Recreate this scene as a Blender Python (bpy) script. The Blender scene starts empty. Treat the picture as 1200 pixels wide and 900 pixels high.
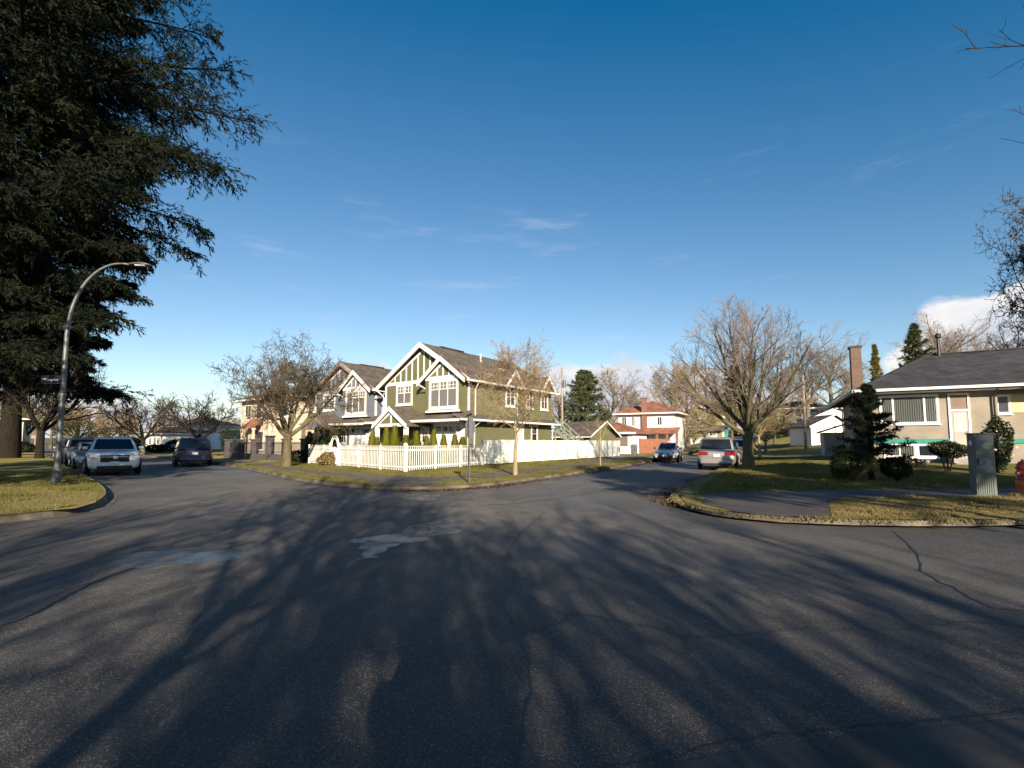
import bpy, math, random
import numpy as np
from mathutils import Vector, Matrix
from mathutils.geometry import delaunay_2d_cdt

# ------------------------------------------------------------------ camera, sky, sun, exposure
scene = bpy.context.scene
col = scene.collection
F_PX, PITCH, CAM_H = 560.0, math.atan(42 / 560.0), 1.5      # focal length in pixels of the 1200 px wide photograph

cam_data = bpy.data.cameras.new('camera')
cam_data.sensor_fit = 'HORIZONTAL'
cam_data.sensor_width = 36.0
cam_data.lens = F_PX / 1200 * 36
cam_data.shift_y = 26 / 1200
cam_data.clip_start = 0.05
cam_data.clip_end = 8000
cam = bpy.data.objects.new('camera', cam_data)
cam.location = (0, 0, CAM_H)
cam.rotation_euler = (math.pi / 2 + PITCH, 0, 0)
col.objects.link(cam)
scene.camera = cam

SUN_EL = math.radians(19.0)
SUN_AZ = math.radians(169.0)             # clockwise from +Y (the view direction): behind the camera, a little to its right
sun_dir = Vector((math.sin(SUN_AZ) * math.cos(SUN_EL), math.cos(SUN_AZ) * math.cos(SUN_EL), math.sin(SUN_EL)))

world = bpy.data.worlds.new('World')
scene.world = world
world.use_nodes = True
wt = world.node_tree
wt.nodes.clear()
w_out = wt.nodes.new('ShaderNodeOutputWorld')
w_bg = wt.nodes.new('ShaderNodeBackground')
w_bg.inputs['Strength'].default_value = 0.050
sky = wt.nodes.new('ShaderNodeTexSky')
sky.sky_type = 'NISHITA'
sky.sun_disc = False
sky.sun_elevation = SUN_EL
sky.sun_rotation = SUN_AZ
sky.altitude = 50
sky.air_density = 1.0
sky.dust_density = 0.25
sky.ozone_density = 2.2
hsv = wt.nodes.new('ShaderNodeHueSaturation')
hsv.inputs['Saturation'].default_value = 1.0
# the camera's steep red response, the same for every direction of the sky
s_sep = wt.nodes.new('ShaderNodeSeparateColor')
s_com = wt.nodes.new('ShaderNodeCombineColor')
wt.links.new(sky.outputs[0], s_sep.inputs[0])
for ch, (gain, off, lo) in enumerate(((1.80, 0.66, 0.06), (1.62, 0.40, 0.05), (1.50, 0.0, 0.0))):
    a_ = wt.nodes.new('ShaderNodeMath'); a_.operation = 'SUBTRACT'
    wt.links.new(s_sep.outputs[ch], a_.inputs[0]); a_.inputs[1].default_value = off
    m_ = wt.nodes.new('ShaderNodeMath'); m_.operation = 'MULTIPLY'
    wt.links.new(a_.outputs[0], m_.inputs[0]); m_.inputs[1].default_value = gain
    x_ = wt.nodes.new('ShaderNodeMath'); x_.operation = 'MAXIMUM'
    wt.links.new(m_.outputs[0], x_.inputs[0]); x_.inputs[1].default_value = lo
    wt.links.new(x_.outputs[0], s_com.inputs[ch])
wt.links.new(s_com.outputs[0], hsv.inputs['Color'])


def wmath(op, a, b=None, clamp=False):
    n = wt.nodes.new('ShaderNodeMath')
    n.operation = op
    n.use_clamp = clamp
    for i, v in enumerate((a, b)):
        if v is None:
            continue
        if isinstance(v, (int, float)):
            n.inputs[i].default_value = v
        else:
            wt.links.new(v, n.inputs[i])
    return n.outputs[0]


def wsmooth(v, a, b):
    n = wt.nodes.new('ShaderNodeMapRange')
    n.interpolation_type = 'SMOOTHSTEP'
    wt.links.new(v, n.inputs[0])
    n.inputs[1].default_value = a
    n.inputs[2].default_value = b
    return n.outputs[0]


w_tc = wt.nodes.new('ShaderNodeTexCoord')
w_sep = wt.nodes.new('ShaderNodeSeparateXYZ')
wt.links.new(w_tc.outputs['Generated'], w_sep.inputs[0])
elev = w_sep.outputs[2]
# cumulus bank low over the horizon, all the way round
w_map = wt.nodes.new('ShaderNodeMapping')
w_map.inputs['Scale'].default_value = (1.0, 1.0, 1.9)
w_map.inputs['Location'].default_value = (18.1, 6.3, 0.0)
wt.links.new(w_tc.outputs['Generated'], w_map.inputs[0])
w_n1 = wt.nodes.new('ShaderNodeTexNoise')
w_n1.inputs['Scale'].default_value = 3.1
w_n1.inputs['Detail'].default_value = 9
w_n1.inputs['Roughness'].default_value = 0.52
wt.links.new(w_map.outputs[0], w_n1.inputs['Vector'])
bank = wmath('SUBTRACT', w_n1.outputs[0], wmath('MULTIPLY', elev, 1.25))
# the heaped cloud that stands low over the right-hand houses
w_dot = wt.nodes.new('ShaderNodeVectorMath')
w_dot.operation = 'DOT_PRODUCT'
wt.links.new(w_tc.outputs['Generated'], w_dot.inputs[0])
w_dot.inputs[1].default_value = Vector((0.715, 0.69, 0.085)).normalized()
heap = wmath('MULTIPLY', wsmooth(w_dot.outputs['Value'], 0.985, 0.9985), 0.145)
bank = wmath('ADD', bank, heap)
bank = wsmooth(bank, 0.355, 0.42)
# thin wisps higher up
w_map2 = wt.nodes.new('ShaderNodeMapping')
w_map2.inputs['Scale'].default_value = (2.2, 2.2, 13.0)
w_map2.inputs['Location'].default_value = (11.6, 9.6, 0.6)
wt.links.new(w_tc.outputs['Generated'], w_map2.inputs[0])
w_n2 = wt.nodes.new('ShaderNodeTexNoise')
w_n2.inputs['Scale'].default_value = 2.2
w_n2.inputs['Detail'].default_value = 7
w_n2.inputs['Roughness'].default_value = 0.6
wt.links.new(w_map2.outputs[0], w_n2.inputs['Vector'])
wisp = wmath('MULTIPLY', wsmooth(w_n2.outputs[0], 0.56, 0.86), wmath('MULTIPLY', wsmooth(elev, 0.60, 0.40), 0.23))
cover = wmath('MAXIMUM', bank, wisp, True)
w_n3 = wt.nodes.new('ShaderNodeTexNoise')
w_n3.inputs['Scale'].default_value = 9.0
w_n3.inputs['Detail'].default_value = 6
wt.links.new(w_map.outputs[0], w_n3.inputs['Vector'])
w_cc = wt.nodes.new('ShaderNodeMixRGB')
w_cc.inputs[1].default_value = (6.4, 7.2, 8.4, 1)
w_cc.inputs[2].default_value = (9.8, 9.6, 9.6, 1)
wt.links.new(wsmooth(w_n3.outputs[0], 0.35, 0.65), w_cc.inputs[0])
w_mix = wt.nodes.new('ShaderNodeMixRGB')
wt.links.new(cover, w_mix.inputs[0])
wt.links.new(hsv.outputs[0], w_mix.inputs[1])
wt.links.new(w_cc.outputs[0], w_mix.inputs[2])
wt.links.new(w_mix.outputs[0], w_bg.inputs['Color'])
wt.links.new(w_bg.outputs[0], w_out.inputs[0])

sun_data = bpy.data.lights.new('sun', 'SUN')
sun_data.energy = 5.0
sun_data.angle = math.radians(0.5)
sun_data.color = (1.0, 0.84, 0.64)
sun = bpy.data.objects.new('sun', sun_data)
sun.rotation_euler = (-sun_dir).to_track_quat('-Z', 'Y').to_euler()
sun.location = (0, 0, 60)
col.objects.link(sun)

scene.view_settings.view_transform = 'Standard'
scene.view_settings.look = 'None'
scene.view_settings.gamma = 1.0
scene.view_settings.use_curve_mapping = False
scene.view_settings.exposure = 1.0
scene.render.engine = 'CYCLES'
scene.cycles.max_bounces = 6
scene.cycles.transparent_max_bounces = 8
scene.cycles.sample_clamp_indirect = 6.0

random.seed(7)
rng = np.random.default_rng(7)
DR = Vector((0.472, 0.881))      # the street that runs away to the right
DL = Vector((-0.717, 0.697))     # the street that runs away to the left


def ray(px, py):
    a, b = (px - 600) / F_PX, (476 - py) / F_PX
    c, s = math.cos(PITCH), math.sin(PITCH)
    return Vector((a, c - b * s, s + b * c))


def P(px, py, Y):
    """the point at distance Y ahead that stands at this place of the photograph"""
    d = ray(px, py)
    t = Y / d.y
    return Vector((d.x * t, Y, CAM_H + d.z * t))


def G(px, py, z=0.0):
    d = ray(px, py)
    t = (z - CAM_H) / d.z
    return Vector((d.x * t, d.y * t, z))


def sstep(x, a, b):
    t = np.clip((np.asarray(x, float) - a) / (b - a), 0, 1)
    return t * t * (3 - 2 * t)


def H(x, y):
    """height of the street level: the right-hand street climbs away"""
    x = np.asarray(x, float); y = np.asarray(y, float)
    s = x * DR.x + y * DR.y
    t = (x - 9.5) * DR.y - (y - 24.0) * DR.x          # metres right of the street's middle
    w = sstep(t, 2, 9)
    s0 = 66 + (46 - 66) * w
    e = np.clip(s - s0, 0, 90)
    return 0.062 * (np.sqrt(e * e + 16) - 4)


RB_O = Vector((18.5, 24.5))                            # front corner of the bungalow on the right
RB_X = Vector((0.88, -0.475)).normalized()
RB_Y = Vector((0.475, 0.88)).normalized()


def HB(x, y):
    """lawn height on the blocks (kerb height on top of the street, banked up round the bungalow)"""
    x = np.asarray(x, float); y = np.asarray(y, float)
    u = (x - RB_O.x) * RB_X.x + (y - RB_O.y) * RB_X.y
    v = (x - RB_O.x) * RB_Y.x + (y - RB_O.y) * RB_Y.y
    du = np.maximum(np.maximum(-u, u - 22), 0)
    dv = np.maximum(np.maximum(-v, v - 12), 0)
    d = np.sqrt(du * du + dv * dv)
    return 0.14 + H(x, y) + 0.36 * (1 - sstep(d, 0.5, 8.0))


# ------------------------------------------------------------------ materials
MATS = {}


def new_mat(name):
    m = bpy.data.materials.new(name)
    m.use_nodes = True
    nt = m.node_tree
    b = nt.nodes['Principled BSDF']
    MATS[name] = m
    return m, nt, b


def noise(nt, scale, detail=5, rough=0.55, vec=None, coord='Object'):
    n = nt.nodes.new('ShaderNodeTexNoise')
    n.inputs['Scale'].default_value = scale
    n.inputs['Detail'].default_value = detail
    n.inputs['Roughness'].default_value = rough
    if vec is None:
        if coord == 'Position':
            g = nt.nodes.new('ShaderNodeNewGeometry')
            vec = g.outputs['Position']
        else:
            t = nt.nodes.new('ShaderNodeTexCoord')
            vec = t.outputs[coord]
    nt.links.new(vec, n.inputs['Vector'])
    return n


def ramp(nt, fac, c0, c1, p0=0.35, p1=0.65):
    r = nt.nodes.new('ShaderNodeValToRGB')
    r.color_ramp.elements[0].position = p0
    r.color_ramp.elements[1].position = p1
    r.color_ramp.elements[0].color = (*c0, 1)
    r.color_ramp.elements[1].color = (*c1, 1)
    nt.links.new(fac, r.inputs[0])
    return r.outputs[0]


def bump(nt, b, height, strength=0.3, dist=0.02):
    n = nt.nodes.new('ShaderNodeBump')
    n.inputs['Strength'].default_value = strength
    n.inputs['Distance'].default_value = dist
    nt.links.new(height, n.inputs['Height'])
    nt.links.new(n.outputs[0], b.inputs['Normal'])
    return n


def mixc(nt, fac, a, b, mode='MIX'):
    m = nt.nodes.new('ShaderNodeMixRGB')
    m.blend_type = mode
    for i, v in enumerate((fac, a, b)):
        if isinstance(v, (int, float)):
            m.inputs[i].default_value = v
        elif isinstance(v, tuple):
            m.inputs[i].default_value = (*v, 1)
        else:
            nt.links.new(v, m.inputs[i])
    return m.outputs[0]


def plain(name, c, rough=0.7, vary=0.18, scale=3.0, bump_s=0.0, metal=0.0, coat=0.0, coord='Object', spec=0.5):
    m, nt, b = new_mat(name)
    n = noise(nt, scale, coord=coord)
    lo = tuple(v * (1 - vary) for v in c)
    hi = tuple(min(1, v * (1 + vary)) for v in c)
    nt.links.new(ramp(nt, n.outputs[0], lo, hi), b.inputs['Base Color'])
    b.inputs['Roughness'].default_value = rough
    b.inputs['Metallic'].default_value = metal
    b.inputs['Coat Weight'].default_value = coat
    b.inputs['Coat Roughness'].default_value = 0.06
    b.inputs['Specular IOR Level'].default_value = spec
    if bump_s:
        n2 = noise(nt, scale * 12, coord=coord)
        bump(nt, b, n2.outputs[0], bump_s, 0.01)
    return m


def mat_asphalt():
    m, nt, b = new_mat('asphalt')
    g = nt.nodes.new('ShaderNodeNewGeometry').outputs['Position']
    big = noise(nt, 0.16, 5, 0.6, g)
    mid = noise(nt, 1.3, 6, 0.65, g)
    vor = nt.nodes.new('ShaderNodeTexVoronoi')
    vor.inputs['Scale'].default_value = 150
    nt.links.new(g, vor.inputs['Vector'])
    fine = noise(nt, 45, 3, 0.7, g)
    c = ramp(nt, big.outputs[0], (0.022, 0.022, 0.023), (0.052, 0.050, 0.048), 0.36, 0.64)
    c = mixc(nt, 0.75, c, ramp(nt, mid.outputs[0], (0.6, 0.6, 0.6), (1.35, 1.35, 1.35), 0.3, 0.7), 'MULTIPLY')
    # oil and damp stains, worn paler wheel tracks
    st_ = noise(nt, 0.75, 6, 0.7, g)
    c = mixc(nt, ramp(nt, st_.outputs[0], (0, 0, 0), (0.65, 0.65, 0.65), 0.56, 0.70), c, (0.014, 0.014, 0.016))
    mp_ = nt.nodes.new('ShaderNodeMapping')
    mp_.inputs['Rotation'].default_value = (0, 0, math.radians(28))
    mp_.inputs['Scale'].default_value = (0.55, 0.06, 1)
    nt.links.new(g, mp_.inputs[0])
    wt_ = noise(nt, 1.0, 4, 0.6, mp_.outputs[0])
    c = mixc(nt, ramp(nt, wt_.outputs[0], (0, 0, 0), (0.35, 0.35, 0.35), 0.50, 0.66), c, (0.078, 0.074, 0.070))
    # single stones of the aggregate
    stone = nt.nodes.new('ShaderNodeSeparateColor')
    nt.links.new(vor.outputs['Color'], stone.inputs[0])
    c = mixc(nt, ramp(nt, stone.outputs[0], (0, 0, 0), (0.8, 0.8, 0.8), 0.80, 0.99), c, (0.19, 0.18, 0.16))
    c = mixc(nt, ramp(nt, stone.outputs[1], (0, 0, 0), (0.6, 0.6, 0.6), 0.6, 1.0), c, (0.012, 0.012, 0.013))
    # hairline cracks
    warp = mixc(nt, 0.6, g, mid.outputs['Color'], 'ADD')
    cr = nt.nodes.new('ShaderNodeTexVoronoi')
    cr.feature = 'DISTANCE_TO_EDGE'
    cr.inputs['Scale'].default_value = 0.16
    nt.links.new(warp, cr.inputs['Vector'])
    ck = ramp(nt, cr.outputs['Distance'], (1, 1, 1), (0, 0, 0), 0.0015, 0.005)
    msk = noise(nt, 0.21, 2, 0.5, g)
    ck = mixc(nt, 1.0, ck, ramp(nt, msk.outputs[0], (0, 0, 0), (1, 1, 1), 0.46, 0.56), 'MULTIPLY')
    c = mixc(nt, ck, c, (0.008, 0.008, 0.008))
    nt.links.new(c, b.inputs['Base Color'])
    # worn smooth and damp places are glossier
    damp = noise(nt, 0.11, 4, 0.6, g)
    rr = ramp(nt, damp.outputs[0], (0.72, 0.72, 0.72), (0.40, 0.40, 0.40), 0.48, 0.68)
    nt.links.new(rr, b.inputs['Roughness'])
    b.inputs['Specular IOR Level'].default_value = 0.42
    b.inputs['Diffuse Roughness'].default_value = 1.0
    h = mixc(nt, 0.5, vor.outputs['Distance'], fine.outputs[0], 'ADD')
    bump(nt, b, h, 0.4, 0.009)
    return m


def mat_sheen_patch():
    m, nt, b = new_mat('sheen_patch')
    g = nt.nodes.new('ShaderNodeNewGeometry').outputs['Position']
    n = noise(nt, 2.0, 6, 0.6, g)
    f = noise(nt, 55, 3, 0.7, g)
    c = ramp(nt, n.outputs[0], (0.085, 0.084, 0.083), (0.150, 0.147, 0.143))  # wet sheen put into the base colour, paler than the road
    c = mixc(nt, 0.6, c, ramp(nt, f.outputs[0], (0.55, 0.55, 0.55), (1.4, 1.4, 1.4)), 'MULTIPLY')
    nt.links.new(c, b.inputs['Base Color'])
    b.inputs['Roughness'].default_value = 0.36
    bump(nt, b, f.outputs[0], 0.2, 0.006)
    r1 = noise(nt, 1.5, 7, 0.7, g)
    tr = nt.nodes.new('ShaderNodeBsdfTransparent')
    mx = nt.nodes.new('ShaderNodeMixShader')
    nt.links.new(ramp(nt, r1.outputs[0], (0, 0, 0), (0.85, 0.85, 0.85), 0.36, 0.60), mx.inputs[0])
    nt.links.new(tr.outputs[0], mx.inputs[1])
    nt.links.new(b.outputs[0], mx.inputs[2])
    nt.links.new(mx.outputs[0], nt.nodes['Material Output'].inputs[0])
    return m


def mat_lawn(name, c0, c1, c2):
    m, nt, b = new_mat(name)
    g = nt.nodes.new('ShaderNodeNewGeometry').outputs['Position']
    a = noise(nt, 0.45, 5, 0.6, g)
    d = noise(nt, 14, 5, 0.75, g)
    c = ramp(nt, a.outputs[0], c0, c1, 0.38, 0.62)
    e = noise(nt, 2.3, 6, 0.7, g)
    c = mixc(nt, ramp(nt, e.outputs[0], (0, 0, 0), (0.8, 0.8, 0.8), 0.5, 0.72), c, c2)
    c = mixc(nt, 0.8, c, ramp(nt, d.outputs[0], (0.45, 0.45, 0.45), (1.5, 1.5, 1.5)), 'MULTIPLY')
    nt.links.new(c, b.inputs['Base Color'])
    b.inputs['Roughness'].default_value = 0.95
    b.inputs['Diffuse Roughness'].default_value = 1.0
    b.inputs['Specular IOR Level'].default_value = 0.15
    bump(nt, b, d.outputs[0], 0.9, 0.06)
    return m


def mat_rows(name, c, row, rough=0.85, vary=0.25, axis='Z', bump_s=0.6, tab=0.0, spec=0.3):
    """boards, shingles or tiles laid in rows of the given height"""
    m, nt, b = new_mat(name)
    t = nt.nodes.new('ShaderNodeTexCoord')
    sep = nt.nodes.new('ShaderNodeSeparateXYZ')
    nt.links.new(t.outputs['Object'], sep.inputs[0])
    mt = nt.nodes.new('ShaderNodeMath')
    mt.operation = 'DIVIDE'
    nt.links.new(sep.outputs[axis], mt.inputs[0])
    mt.inputs[1].default_value = row
    fr = nt.nodes.new('ShaderNodeMath')
    fr.operation = 'FRACT'
    nt.links.new(mt.outputs[0], fr.inputs[0])
    n = noise(nt, 1.1, 5, 0.6, t.outputs['Object'])
    n2 = noise(nt, 9.0, 4, 0.7, t.outputs['Object'])
    lo = tuple(v * (1 - vary) for v in c)
    hi = tuple(min(1, v * (1 + vary)) for v in c)
    cc = ramp(nt, n.outputs[0], lo, hi)
    cc = mixc(nt, 0.5, cc, ramp(nt, n2.outputs[0], (0.7, 0.7, 0.7), (1.25, 1.25, 1.25)), 'MULTIPLY')
    if tab:
        br = nt.nodes.new('ShaderNodeTexVoronoi')
        br.inputs['Scale'].default_value = 1.0
        mp = nt.nodes.new('ShaderNodeMapping')
        mp.inputs['Scale'].default_value = (1 / tab, 1 / tab, 1 / row)
        nt.links.new(t.outputs['Object'], mp.inputs[0])
        nt.links.new(mp.outputs[0], br.inputs['Vector'])
        sc = nt.nodes.new('ShaderNodeSeparateColor')
        nt.links.new(br.outputs['Color'], sc.inputs[0])
        cc = mixc(nt, 0.6, cc, ramp(nt, sc.outputs[0], (0.62, 0.62, 0.62), (1.3, 1.3, 1.3), 0.0, 1.0), 'MULTIPLY')
    nt.links.new(cc, b.inputs['Base Color'])
    b.inputs['Roughness'].default_value = rough
    b.inputs['Specular IOR Level'].default_value = spec
    bump(nt, b, fr.outputs[0], bump_s, row * 0.12)
    return m


def mat_brick(name, c, mortar, scale=1.0):
    m, nt, b = new_mat(name)
    t = nt.nodes.new('ShaderNodeTexCoord')
    mp = nt.nodes.new('ShaderNodeMapping')
    mp.inputs['Rotation'].default_value = (math.pi / 2, 0, 0)
    nt.links.new(t.outputs['Object'], mp.inputs[0])
    br = nt.nodes.new('ShaderNodeTexBrick')
    br.inputs['Color1'].default_value = (*c, 1)
    br.inputs['Color2'].default_value = (c[0] * 0.7, c[1] * 0.7, c[2] * 0.7, 1)
    br.inputs['Mortar'].default_value = (*mortar, 1)
    br.inputs['Scale'].default_value = scale
    br.inputs['Brick Width'].default_value = 0.22
    br.inputs['Row Height'].default_value = 0.075
    br.inputs['Mortar Size'].default_value = 0.008
    nt.links.new(mp.outputs[0], br.inputs['Vector'])
    nt.links.new(br.outputs['Color'], b.inputs['Base Color'])
    b.inputs['Roughness'].default_value = 0.9
    bump(nt, b, br.outputs['Fac'], -0.4, 0.01)
    return m


def mat_bark(name, c0, c1, scale=6.0):
    m, nt, b = new_mat(name)
    g = nt.nodes.new('ShaderNodeTexCoord')
    mp = nt.nodes.new('ShaderNodeMapping')
    mp.inputs['Scale'].default_value = (1, 1, 0.25)
    nt.links.new(g.outputs['Object'], mp.inputs[0])
    n = noise(nt, scale, 6, 0.65, mp.outputs[0])
    n2 = noise(nt, 0.8, 4, 0.6, g.outputs['Object'])
    c = ramp(nt, n.outputs[0], c0, c1, 0.3, 0.7)
    c = mixc(nt, ramp(nt, n2.outputs[0], (0, 0, 0), (0.75, 0.75, 0.75), 0.45, 0.7), c, (c1[0] * 0.8, c1[1] * 1.0, c1[2] * 0.55))
    nt.links.new(c, b.inputs['Base Color'])
    b.inputs['Roughness'].default_value = 0.95
    b.inputs['Specular IOR Level'].default_value = 0.15
    bump(nt, b, n.outputs[0], 0.8, 0.03)
    return m


def mat_leaf(name, c0, c1, scale=1.5, trans=0.25):
    m, nt, b = new_mat(name)
    t = nt.nodes.new('ShaderNodeTexCoord')
    n = noise(nt, scale, 5, 0.7, t.outputs['Object'])
    nt.links.new(ramp(nt, n.outputs[0], c0, c1, 0.35, 0.65), b.inputs['Base Color'])
    b.inputs['Roughness'].default_value = 0.75
    b.inputs['Specular IOR Level'].default_value = 0.2
    tr = nt.nodes.new('ShaderNodeBsdfTranslucent')
    nt.links.new(ramp(nt, n.outputs[0], c0, c1, 0.35, 0.65), tr.inputs['Color'])
    mx = nt.nodes.new('ShaderNodeMixShader')
    mx.inputs[0].default_value = trans
    out = nt.nodes['Material Output']
    nt.links.new(b.outputs[0], mx.inputs[1])
    nt.links.new(tr.outputs[0], mx.inputs[2])
    nt.links.new(mx.outputs[0], out.inputs[0])
    return m


def mat_glass(name, c=(0.02, 0.025, 0.03), rough=0.04):
    m, nt, b = new_mat(name)
    n = noise(nt, 0.9, 2)
    nt.links.new(ramp(nt, n.outputs[0], tuple(v * 0.6 for v in c), tuple(v * 1.6 for v in c)), b.inputs['Base Color'])
    b.inputs['Roughness'].default_value = rough
    b.inputs['Specular IOR Level'].default_value = 0.6
    return m


def mat_curtain_glass(name, lo=(0.03, 0.04, 0.04), hi=(0.12, 0.13, 0.12)):
    """window pane with pale pleated curtains close behind it"""
    m, nt, b = new_mat(name)
    t = nt.nodes.new('ShaderNodeTexCoord')
    wv = nt.nodes.new('ShaderNodeTexWave')
    wv.inputs['Scale'].default_value = 3.5
    wv.inputs['Distortion'].default_value = 2.5
    nt.links.new(t.outputs['Object'], wv.inputs['Vector'])
    nt.links.new(ramp(nt, wv.outputs[0], lo, hi, 0.1, 0.9), b.inputs['Base Color'])
    b.inputs['Roughness'].default_value = 0.06
    return m




def mat_worn_paint():
    m, nt, b = new_mat('road_paint')
    g_ = nt.nodes.new('ShaderNodeNewGeometry').outputs['Position']
    n = noise(nt, 7.0, 6, 0.75, g_)
    n2 = noise(nt, 1.2, 3, 0.5, g_)
    b.inputs['Base Color'].default_value = (0.26, 0.255, 0.24, 1)
    b.inputs['Roughness'].default_value = 0.85
    tr = nt.nodes.new('ShaderNodeBsdfTransparent')
    mx = nt.nodes.new('ShaderNodeMixShader')
    k = mixc(nt, 0.5, n.outputs[0], n2.outputs[0])
    nt.links.new(ramp(nt, k, (0, 0, 0), (0.5, 0.5, 0.5), 0.43, 0.58), mx.inputs[0])
    nt.links.new(tr.outputs[0], mx.inputs[1])
    nt.links.new(b.outputs[0], mx.inputs[2])
    nt.links.new(mx.outputs[0], nt.nodes['Material Output'].inputs[0])


mat_asphalt(); mat_sheen_patch(); mat_worn_paint()
mat_lawn('lawn', (0.095, 0.095, 0.026), (0.155, 0.132, 0.045), (0.20, 0.16, 0.066))
mat_lawn('lawn_dry', (0.13, 0.115, 0.04), (0.20, 0.165, 0.07), (0.24, 0.20, 0.09))
mat_lawn('lawn_green', (0.05, 0.085, 0.02), (0.085, 0.115, 0.028), (0.12, 0.12, 0.04))
mat_lawn('soil', (0.05, 0.04, 0.028), (0.09, 0.07, 0.045), (0.12, 0.10, 0.06))
plain('concrete', (0.30, 0.28, 0.25), 0.9, 0.28, 1.6, 0.4, coord='Position')
plain('concrete_kerb', (0.105, 0.092, 0.070), 0.92, 0.55, 1.6, 0.5, coord='Position')
plain('apron_asphalt', (0.052, 0.046, 0.042), 0.9, 0.3, 1.5, 0.5, coord='Position')
plain('path_asphalt', (0.125, 0.102, 0.076), 0.9, 0.3, 1.5, 0.5, coord='Position')
plain('tar', (0.010, 0.010, 0.011), 0.6, 0.3, 9.0, coord='Position')
plain('white_trim', (0.76, 0.74, 0.70), 0.6, 0.10, 1.3)
plain('white_paint', (0.80, 0.79, 0.76), 0.65, 0.06, 1.5)
plain('cream_panel', (0.80, 0.81, 0.70), 0.7, 0.07, 0.9)
plain('cream_post', (0.46, 0.49, 0.38), 0.75, 0.1, 2.0)
plain('cream_stucco', (0.56, 0.48, 0.37), 0.9, 0.08, 1.0, 0.3)
plain('white_stucco', (0.82, 0.80, 0.77), 0.9, 0.05, 1.0, 0.2)
plain('beige_stucco', (0.27, 0.24, 0.195), 0.92, 0.14, 1.3, 0.5)
plain('beige_stucco_dark', (0.40, 0.37, 0.32), 0.92, 0.12, 1.3, 0.5)
plain('teal_paint', (0.02, 0.23, 0.17), 0.7, 0.12, 2.0)
plain('grey_trim', (0.33, 0.33, 0.34), 0.7, 0.1, 2.0)
plain('brown_trim', (0.20, 0.15, 0.11), 0.75, 0.12, 2.0)
plain('maroon_paint', (0.14, 0.05, 0.05), 0.6, 0.1, 2.0)
plain('olive_light', (0.30, 0.285, 0.13), 0.8, 0.06, 1.0)
plain('orange_wood', (0.26, 0.11, 0.06), 0.75, 0.15, 2.0)
plain('dark_interior', (0.02, 0.02, 0.022), 0.9, 0.2, 2.0)
plain('garage_shade', (0.16, 0.13, 0.12), 0.8, 0.1, 2.0)
mat_rows('olive_siding', (0.136, 0.134, 0.070), 0.14, 0.8, 0.06)
mat_rows('olive_far', (0.20, 0.19, 0.10), 0.14, 0.8, 0.06)
mat_rows('bluegrey_siding', (0.135, 0.155, 0.19), 0.14, 0.8, 0.06)
mat_rows('brown_shingle', (0.105, 0.088, 0.072), 0.14, 0.95, 0.25, tab=0.3)
mat_rows('grey_shingle', (0.043, 0.045, 0.050), 0.13, 0.95, 0.3, tab=0.35)
mat_rows('red_tile', (0.27, 0.115, 0.072), 0.20, 0.85, 0.25, tab=0.25)
mat_rows('pink_siding', (0.50, 0.43, 0.42), 0.15, 0.85, 0.08)
mat_brick('chimney_brick', (0.155, 0.090, 0.064), (0.17, 0.15, 0.13))
mat_brick('red_brick', (0.24, 0.09, 0.06), (0.22, 0.19, 0.17))
plain('stone_pillar', (0.075, 0.07, 0.07), 0.95, 0.35, 5.0, 0.7)
plain('iron', (0.015, 0.015, 0.017), 0.5, 0.2, 5.0)
plain('galvanised', (0.13, 0.14, 0.145), 0.5, 0.2, 6.0, metal=0.5)
plain('sign_back', (0.40, 0.41, 0.42), 0.5, 0.12, 3.0, metal=0.5)
plain('sign_dark', (0.02, 0.022, 0.026), 0.5, 0.1, 3.0)
plain('sign_white', (0.75, 0.75, 0.75), 0.6, 0.03, 3.0)
plain('sign_red', (0.5, 0.02, 0.02), 0.5, 0.05, 3.0)
plain('pole_wood', (0.30, 0.235, 0.17), 0.95, 0.25, 4.0, 0.5)
plain('box_metal', (0.105, 0.125, 0.118), 0.6, 0.22, 2.5, 0.15, metal=0.1)
plain('box_scuff', (0.21, 0.225, 0.21), 0.8, 0.45, 6.0)
plain('hydrant_red', (0.55, 0.055, 0.025), 0.5, 0.2, 4.0)
plain('hydrant_orange', (0.75, 0.13, 0.03), 0.5, 0.12, 4.0)
plain('bin_plastic', (0.12, 0.125, 0.12), 0.6, 0.2, 3.0)
plain('teal_shed', (0.05, 0.26, 0.27), 0.7, 0.1, 2.0)
plain('stair_green', (0.20, 0.24, 0.19), 0.7, 0.1, 2.0)
plain('retaining', (0.52, 0.49, 0.43), 0.9, 0.12, 1.0, 0.3)
plain('skin', (0.45, 0.26, 0.18), 0.6, 0.08, 6.0)
plain('cloth_dark', (0.02, 0.022, 0.035), 0.9, 0.2, 5.0)
plain('cloth_pink', (0.55, 0.25, 0.22), 0.9, 0.15, 5.0)
plain('hair_dark', (0.015, 0.011, 0.009), 0.7, 0.2, 9.0)
mat_bark('bark_dark', (0.009, 0.008, 0.0065), (0.026, 0.021, 0.016))  # near-black: shade on the cedar and forked trunks is put into the colour
mat_bark('bark_street', (0.050, 0.042, 0.030), (0.135, 0.115, 0.066))
mat_bark('bark_mossy', (0.060, 0.050, 0.034), (0.155, 0.135, 0.080))
mat_bark('bark_grey', (0.09, 0.075, 0.06), (0.22, 0.18, 0.14))
mat_bark('bark_pale', (0.20, 0.165, 0.11), (0.36, 0.30, 0.20))
plain('twig_tan', (0.30, 0.225, 0.14), 0.9, 0.3, 1.2, spec=0.15)
plain('twig_olive', (0.20, 0.16, 0.082), 0.9, 0.3, 0.8, spec=0.15)
plain('twig_pink', (0.25, 0.20, 0.165), 0.9, 0.25, 1.2, spec=0.15)
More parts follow.
